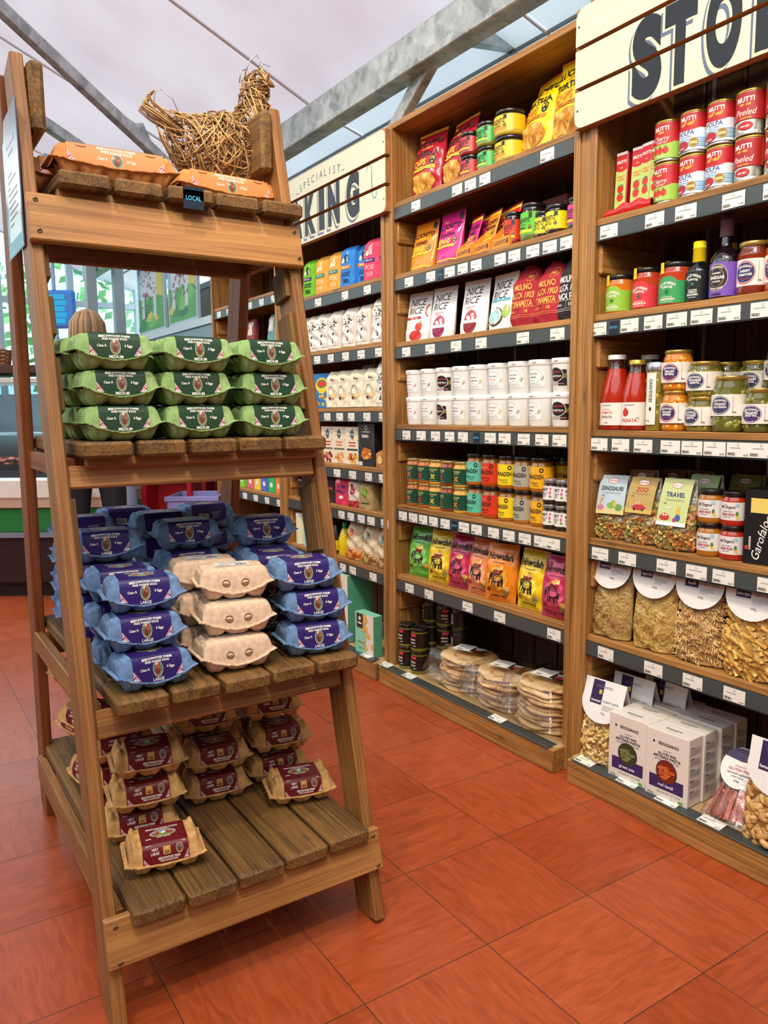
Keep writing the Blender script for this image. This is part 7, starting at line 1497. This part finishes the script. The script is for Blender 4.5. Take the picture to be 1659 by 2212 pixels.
# shopper
def person():
    t = thing('person', 'person with long blonde-streaked hair seen from behind, in dark top and trousers, at the counter', 'person', (1.06, 4.72, 0), math.radians(-28))
    me = bpy.data.meshes.new('body')
    V = [(0, 0, .98), (0, 0, 1.14), (0, .01, 1.34), (0, .015, 1.47), (0, .02, 1.54), (0, .03, 1.60)]; E = [(0, 1), (1, 2), (2, 3), (3, 4), (4, 5)]; Rr = [(.155, .11), (.135, .10), (.16, .105), (.085, .07), (.052, .052), (.055, .06)]
    def ch(root, pts, rs):
        p = root
        for q, r in zip(pts, rs): V.append(q); Rr.append(r if isinstance(r, tuple) else (r, r)); E.append((p, len(V) - 1)); p = len(V) - 1
        return p
    for s in (-1, 1):
        ch(0, [(s * .095, 0, .88), (s * .11, .0, .52), (s * .115, .01, .12), (s * .12, .0, .045), (s * .13, .12, .03)], [.092, .062, .042, .04, .035])
        w = ch(2, [(s * .17, .01, 1.42), (s * .225, .03, 1.16), (s * .19, .20, .98)], [.062, .045, .032])
        hp = ch(w, [(s * .18, .26, .965)], [.03])
        for k in range(4): ch(hp, [(s * (.165 + .012 * k), .32, .965 - .004 * abs(k - 1)), (s * (.165 + .012 * k), .35 - .004 * abs(k - 1), .945)], [.0095, .008])
        ch(w, [(s * .155, .25, .955), (s * .150, .29, .94)], [.011, .009])
    me.from_pydata(V, E, []); o = link('body', me, t);
    md = o.modifiers.new('skin', 'SKIN'); sv = me.skin_vertices[0].data
    for k, r in enumerate(Rr): sv[k].radius = r
    sv[0].use_root = True; md.use_smooth_shade = True
    sb = o.modifiers.new('sub', 'SUBSURF'); sb.levels = 1; sb.render_levels = 2
    m, nt, b, N, L = nodemat('person_clothes'); tc = N('ShaderNodeTexCoord'); sx = N('ShaderNodeSeparateXYZ'); L(tc.outputs['Object'], sx.inputs[0]); 
    y = N('ShaderNodeMath'); y.operation = 'GREATER_THAN'; y.inputs[1].default_value = .215; L(sx.outputs['Y'], y.inputs[0]); z = N('ShaderNodeMath'); z.operation = 'GREATER_THAN'; z.inputs[1].default_value = 1.50; L(sx.outputs['Z'], z.inputs[0]); mx = N('ShaderNodeMath'); mx.operation = 'MAXIMUM'; L(y.outputs[0], mx.inputs[0]); L(z.outputs[0], mx.inputs[1])
    mc = N('ShaderNodeMix'); mc.data_type = 'RGBA'; L(mx.outputs[0], mc.inputs[0]); mc.inputs[6].default_value = lin('14141E'); mc.inputs[7].default_value = lin('D8A888'); L(mc.outputs[2], b.inputs['Base Color']); b.inputs['Roughness'].default_value = .8
    me.materials.append(m)
    def head(mb):
        s = M('DDAE90', .5); mb.ellipsoid((0, .035, 1.665), (.074, .092, .105), s, 20, 14); mb.ellipsoid((0, .128, 1.655), (.010, .016, .018), s); mb.ellipsoid((0, .118, 1.615), (.022, .008, .007), M('B8605A', .4))
        for q in (-1, 1): mb.ellipsoid((q * .028, .112, 1.68), (.012, .008, .006), M('F0ECE8', .2)); mb.ellipsoid((q * .028, .1185, 1.68), (.005, .004, .005), M('3A2A1E', .2)); mb.ellipsoid((q * .074, .03, 1.66), (.008, .018, .028), s)
    part('head', None, head, t)
    def hair(mb):
        mb.grid(lambda u, v: (.092 * math.sin(v * 1.75) * math.cos(math.pi + u * math.pi * 1.0) * (1 + .0 * v), .02 + .105 * -math.sin(v * 1.75) * math.sin(u * math.pi) * 1 + (.02 if v < .5 else 0), 1.675 + .112 * math.cos(v * 1.75)), 26, 10, M('6E5238', .6), True)
        r = random.Random(4); cs = ('7A5C3E', 'A8845A', 'C8A678', '5E4430', '8E6C48')
        for i in range(520):
            a = r.uniform(-.35, math.pi + .35); q = r.uniform(.96, 1.06); top = r.uniform(0, 1.0)
            x0, y0 = -math.cos(a) * .094 * q, .02 - math.sin(a) * .105 * q; l = r.uniform(.20, .26)
            pts = [(x0 * .15, .03 + y0 * .1, 1.790), (x0 * .60, .02 + (y0 - .02) * .6, 1.768), (x0 * .93, .02 + (y0 - .02) * .92, 1.715), (x0, y0, 1.65), (x0 * .98, y0, 1.58), (x0 * .9, y0 * .95, 1.79 - l - .04)]
            mb.tube(pts, [.002, .0034, .0042, .0042, .0036, .001], M(r.choice(cs), .55), 5)
    part('hair', None, hair, t)
person()
# coloured crates and bins right of the shopper
def crate(label, x, y, z, w, d, h, c, name='crate', lip=True):
    def f(mb):
        m = M(c, .4); mb.box((-w / 2, 0, 0), (w / 2, .012, h), m, .003); mb.box((-w / 2, d - .012, 0), (w / 2, d, h), m, .003); mb.box((-w / 2, 0, 0), (-w / 2 + .012, d, h), m, .003); mb.box((w / 2 - .012, 0, 0), (w / 2, d, h), m, .003); mb.box((-w / 2, 0, 0), (w / 2, d, .012), m)
        if lip: mb.box((-w / 2 - .01, -.01, h - .03), (w / 2 + .01, .004, h), m, .003); mb.box((-w * .2, -.004, h * .6), (w * .2, .0, h * .68), M('2A0E12', .6))
    o = single(name, None, f, label, 'crate', (x, y, z), CA); return o
def stand(label, x, y, w, d, h, c):
    t = thing('display_stand', label, 'stand', (x, y, 0), CA)
    part('side', None, lambda mb: (mb.box((-w / 2, 0, 0), (-w / 2 + .03, d, h), M(c, .4), .003), mb.box((w / 2 - .03, 0, 0), (w / 2, d, h), M(c, .4), .003)), t)
    part('back', None, lambda mb: mb.box((-w / 2, d - .02, 0), (w / 2, d, h), M(c, .5)), t)
    for k in range(3): part('shelf', None, lambda mb, k=k: mb.box((-w / 2 + .03, .01, .06 + k * (h - .09) / 2), (w / 2 - .03, d - .02, .09 + k * (h - .09) / 2), M(c, .4), .002), t)
stand('bright red display stand right of the shopper, under the green egg boxes', 1.60, 5.12, .33, .3, .86, 'B81420'); stand('deep red display stand right of the brighter red one', 1.965, 5.06, .28, .3, .90, '8A0E18')
crate('lilac plastic basket on the floor in front of the red stands', 1.64, 4.74, .42, .32, .36, .26, '8A8AC8', 'shopping_basket')
crate('lilac plastic basket underneath the upper one', 1.64, 4.74, .16, .32, .36, .26, '7A7AB8', 'shopping_basket'); crate('lilac plastic basket at the bottom of the stack', 1.64, 4.74, .0, .32, .36, .16, '7A7AB8', 'shopping_basket')
t = thing('rounded_bin', 'pale blue rounded counter end beside the shopper', 'counter end', (1.355, 5.165, 0), CA)
part('shell', None, lambda mb: mb.lathe([(.055, 0), (.06, .02), (.06, .80), (.05, .86), (.03, .88)], M('A8C0E0', .3), 24), t)
# far windows and what lies outside
def win(name, x0, x1, y, z0, z1, n, tint='DCF0F6'):
    def f(mb):
        m = M('B8CCD8', .4)
        for i in range(n + 1): x = x0 + (x1 - x0) * i / n; mb.box((x - .035, y - .04, z0), (x + .035, y + .04, z1), m, .004)
        for z in (z0, z0 + (z1 - z0) * .62, z1): mb.box((x0, y - .035, z - .03), (x1, y + .035, z + .03), m)
        mb.box((x0, y - .004, z0), (x1, y + .004, z1), glass_pane(tint))
    return struct(name, f)
win('window_2', -2.5, 2.75, 9.6, .9, 3.4, 7)
struct('wall_back', lambda mb: (mb.box((-2.5, 9.55, 0), (2.75, 9.65, .9), M('C8D4D8', .7)),))
for i, (x, h) in enumerate(((1.95, 3.0), (2.22, 2.85))): single('column', None, lambda mb, h=h: mb.box((-.05, -.05, 0), (.05, .05, h), M('AEB8BC', .5), .004), 'pale grey steel column by the far windows, %s' % ('left', 'right')[i], 'column', (x, 8.4, 0), 0)
def tree(name, label, x, y, h, seed):
    t = thing(name, label, 'tree', (x, y, 0), 0, 'trees outside the far windows'); r = random.Random(seed)
    part('trunk', None, lambda mb: mb.tube([(0, 0, 0), (.05, 0, h * .4), (-.05, .1, h * .7)], [.16, .11, .05], M('6A5A48', .9), 8), t)
    def crown(mb):
        for k in range(520): 
            a, b_, q = r.uniform(0, 6.28), r.uniform(-1, 1), r.uniform(.5, 1) ** .5; p = Vector((1.5 * q * math.cos(a) * math.sqrt(1 - b_ * b_), 1.2 * q * math.sin(a) * math.sqrt(1 - b_ * b_), h * .68 + 1.5 * q * b_)); s = r.uniform(.06, .13)
            d = Vector((r.gauss(0, 1), r.gauss(0, 1), r.gauss(0, 1))).normalized(); e = d.orthogonal().normalized(); g = d.cross(e); mb.add([p + e * s, p + g * s * .6, p - e * s, p - g * s * .6], [(0, 1, 2, 3)], M(r.choice(('8AC86A', 'A8DA82', '74B060', 'C8EC9A')), .6))
    part('crown', None, crown, t)
tree('garden_tree', 'bright green tree outside the far windows, left', -.6, 12.5, 4.2, 1); tree('garden_tree', 'bright green tree outside the far windows, middle', 3.2, 13.5, 4.0, 2); tree('garden_tree', 'bright green tree outside behind the hanging blue sign', 1.6, 15.6, 3.6, 3)
single('grass_bank', None, lambda mb: mb.add([(-12, 10.55, -.05), (14, 10.55, -.05), (14, 30, .3), (-12, 30, .3)], [(0, 1, 2, 3)], M('8AB86A', .9)), 'grass bank outside the far windows', 'grass')
# hanging sign and cow artwork
t = thing('hanging_sign', 'rounded blue sign with bright turquoise stripes, hanging left of the shopper', 'sign', (1.16, 6.1, 1.81), CA)
part('sign_board', None, lambda mb: mb.box((-.15, -.02, 0), (.15, .02, .27), M('3A7ACC', .4), .02), t)
def stripes(mb): A = Art(); [A.rect(-.13, .035 + i * .042, .08 + .012 * (i % 2), .07 + i * .042, '12B4E8') for i in range(5)]; A.put(mb, onflat(-.021))
part('stripes', None, stripes, t)
part('rod', None, lambda mb: (mb.box((-.012, -.01, -.46), (.012, .01, 0), M('8AA8C8', .4)), mb.box((-.01, -.01, .27), (.01, .01, 1.2), M('8AA8C8', .4))), t)
def cow(label, x, y, z, w, h, flip, seed):
    t = thing('painted_panel', label, 'painting', (x, y, z), FACE, 'painted panels on the far wall')
    part('frame', ('cpf', w), lambda mb: mb.box((-w / 2 - .03, 0, -.03), (w / 2 + .03, .03, h + .03), M('C2D0D4', .5), .003), t)
    def pic(mb):
        A = Art(); r = random.Random(seed); A.rect(-w / 2, 0, w / 2, h, '9AC8DC'); A.rect(-w / 2, 0, w / 2, h * .42, '5AA84A')
        for i in range(8): q = r.uniform(-.4, .4) * w; z_ = r.uniform(.02, .3) * h; A.poly([(q - .14, z_), (q, z_ + .10), (q + .12, z_ + .02), (q, z_ - .02)], r.choice(('3A8A4A', 'E0C83A', '7AC05A', '2E7A44')))
        A.poly([(w * .2, h * .42), (w * .5, h * .36), (w * .5, h * .8), (w * .32, h * .86)], 'E0C84A'); A.poly([(-w * .48, h * .8), (w * .1, h * .97), (w * .1, h * .86), (-w * .48, h * .72)], '5A7AD0')
        A.poly([(-w * .40, h * .40), (w * .26, h * .40), (w * .28, h * .86), (-w * .38, h * .82)], 'DCDCE0'); [A.rect(a * w, h * .16, (a + .11) * w, h * .42, 'DCDCE0') for a in (-.36, .12)]
        for i in range(46): A.oval(r.uniform(-.36, .24) * w, r.uniform(.28, .82) * h, r.uniform(.010, .026), r.uniform(.010, .022), r.choice(('A85A6A', '8A4A5A', 'B87A86', '6A4A5A')), 7)
        A.put(mb, onflat(-.001))
    part('painted_face', None, pic, t)
cow('painted panel of a spotted animal on green fields, the left of two', 2.30, 7.58, 1.99, .76, .75, 0, 1); cow('painted panel of a spotted animal on green fields, the right of two', 2.30, 6.69, 1.99, .68, .70, 1, 2)
struct('trim_3', lambda mb: (mb.beam((2.30, 9.5, 1.93), (2.30, 4.9, 1.93), .03, .06, M('D8E4E8', .5)), mb.beam((2.31, 9.5, 1.80), (2.31, 4.9, 1.80), .02, .18, M('8AA0A8', .5))))
area('deli_lamp', (.75, 5.72, 1.37), 1.4, 16, (1, .93, .85), (.75, 5.70, .8), .12)
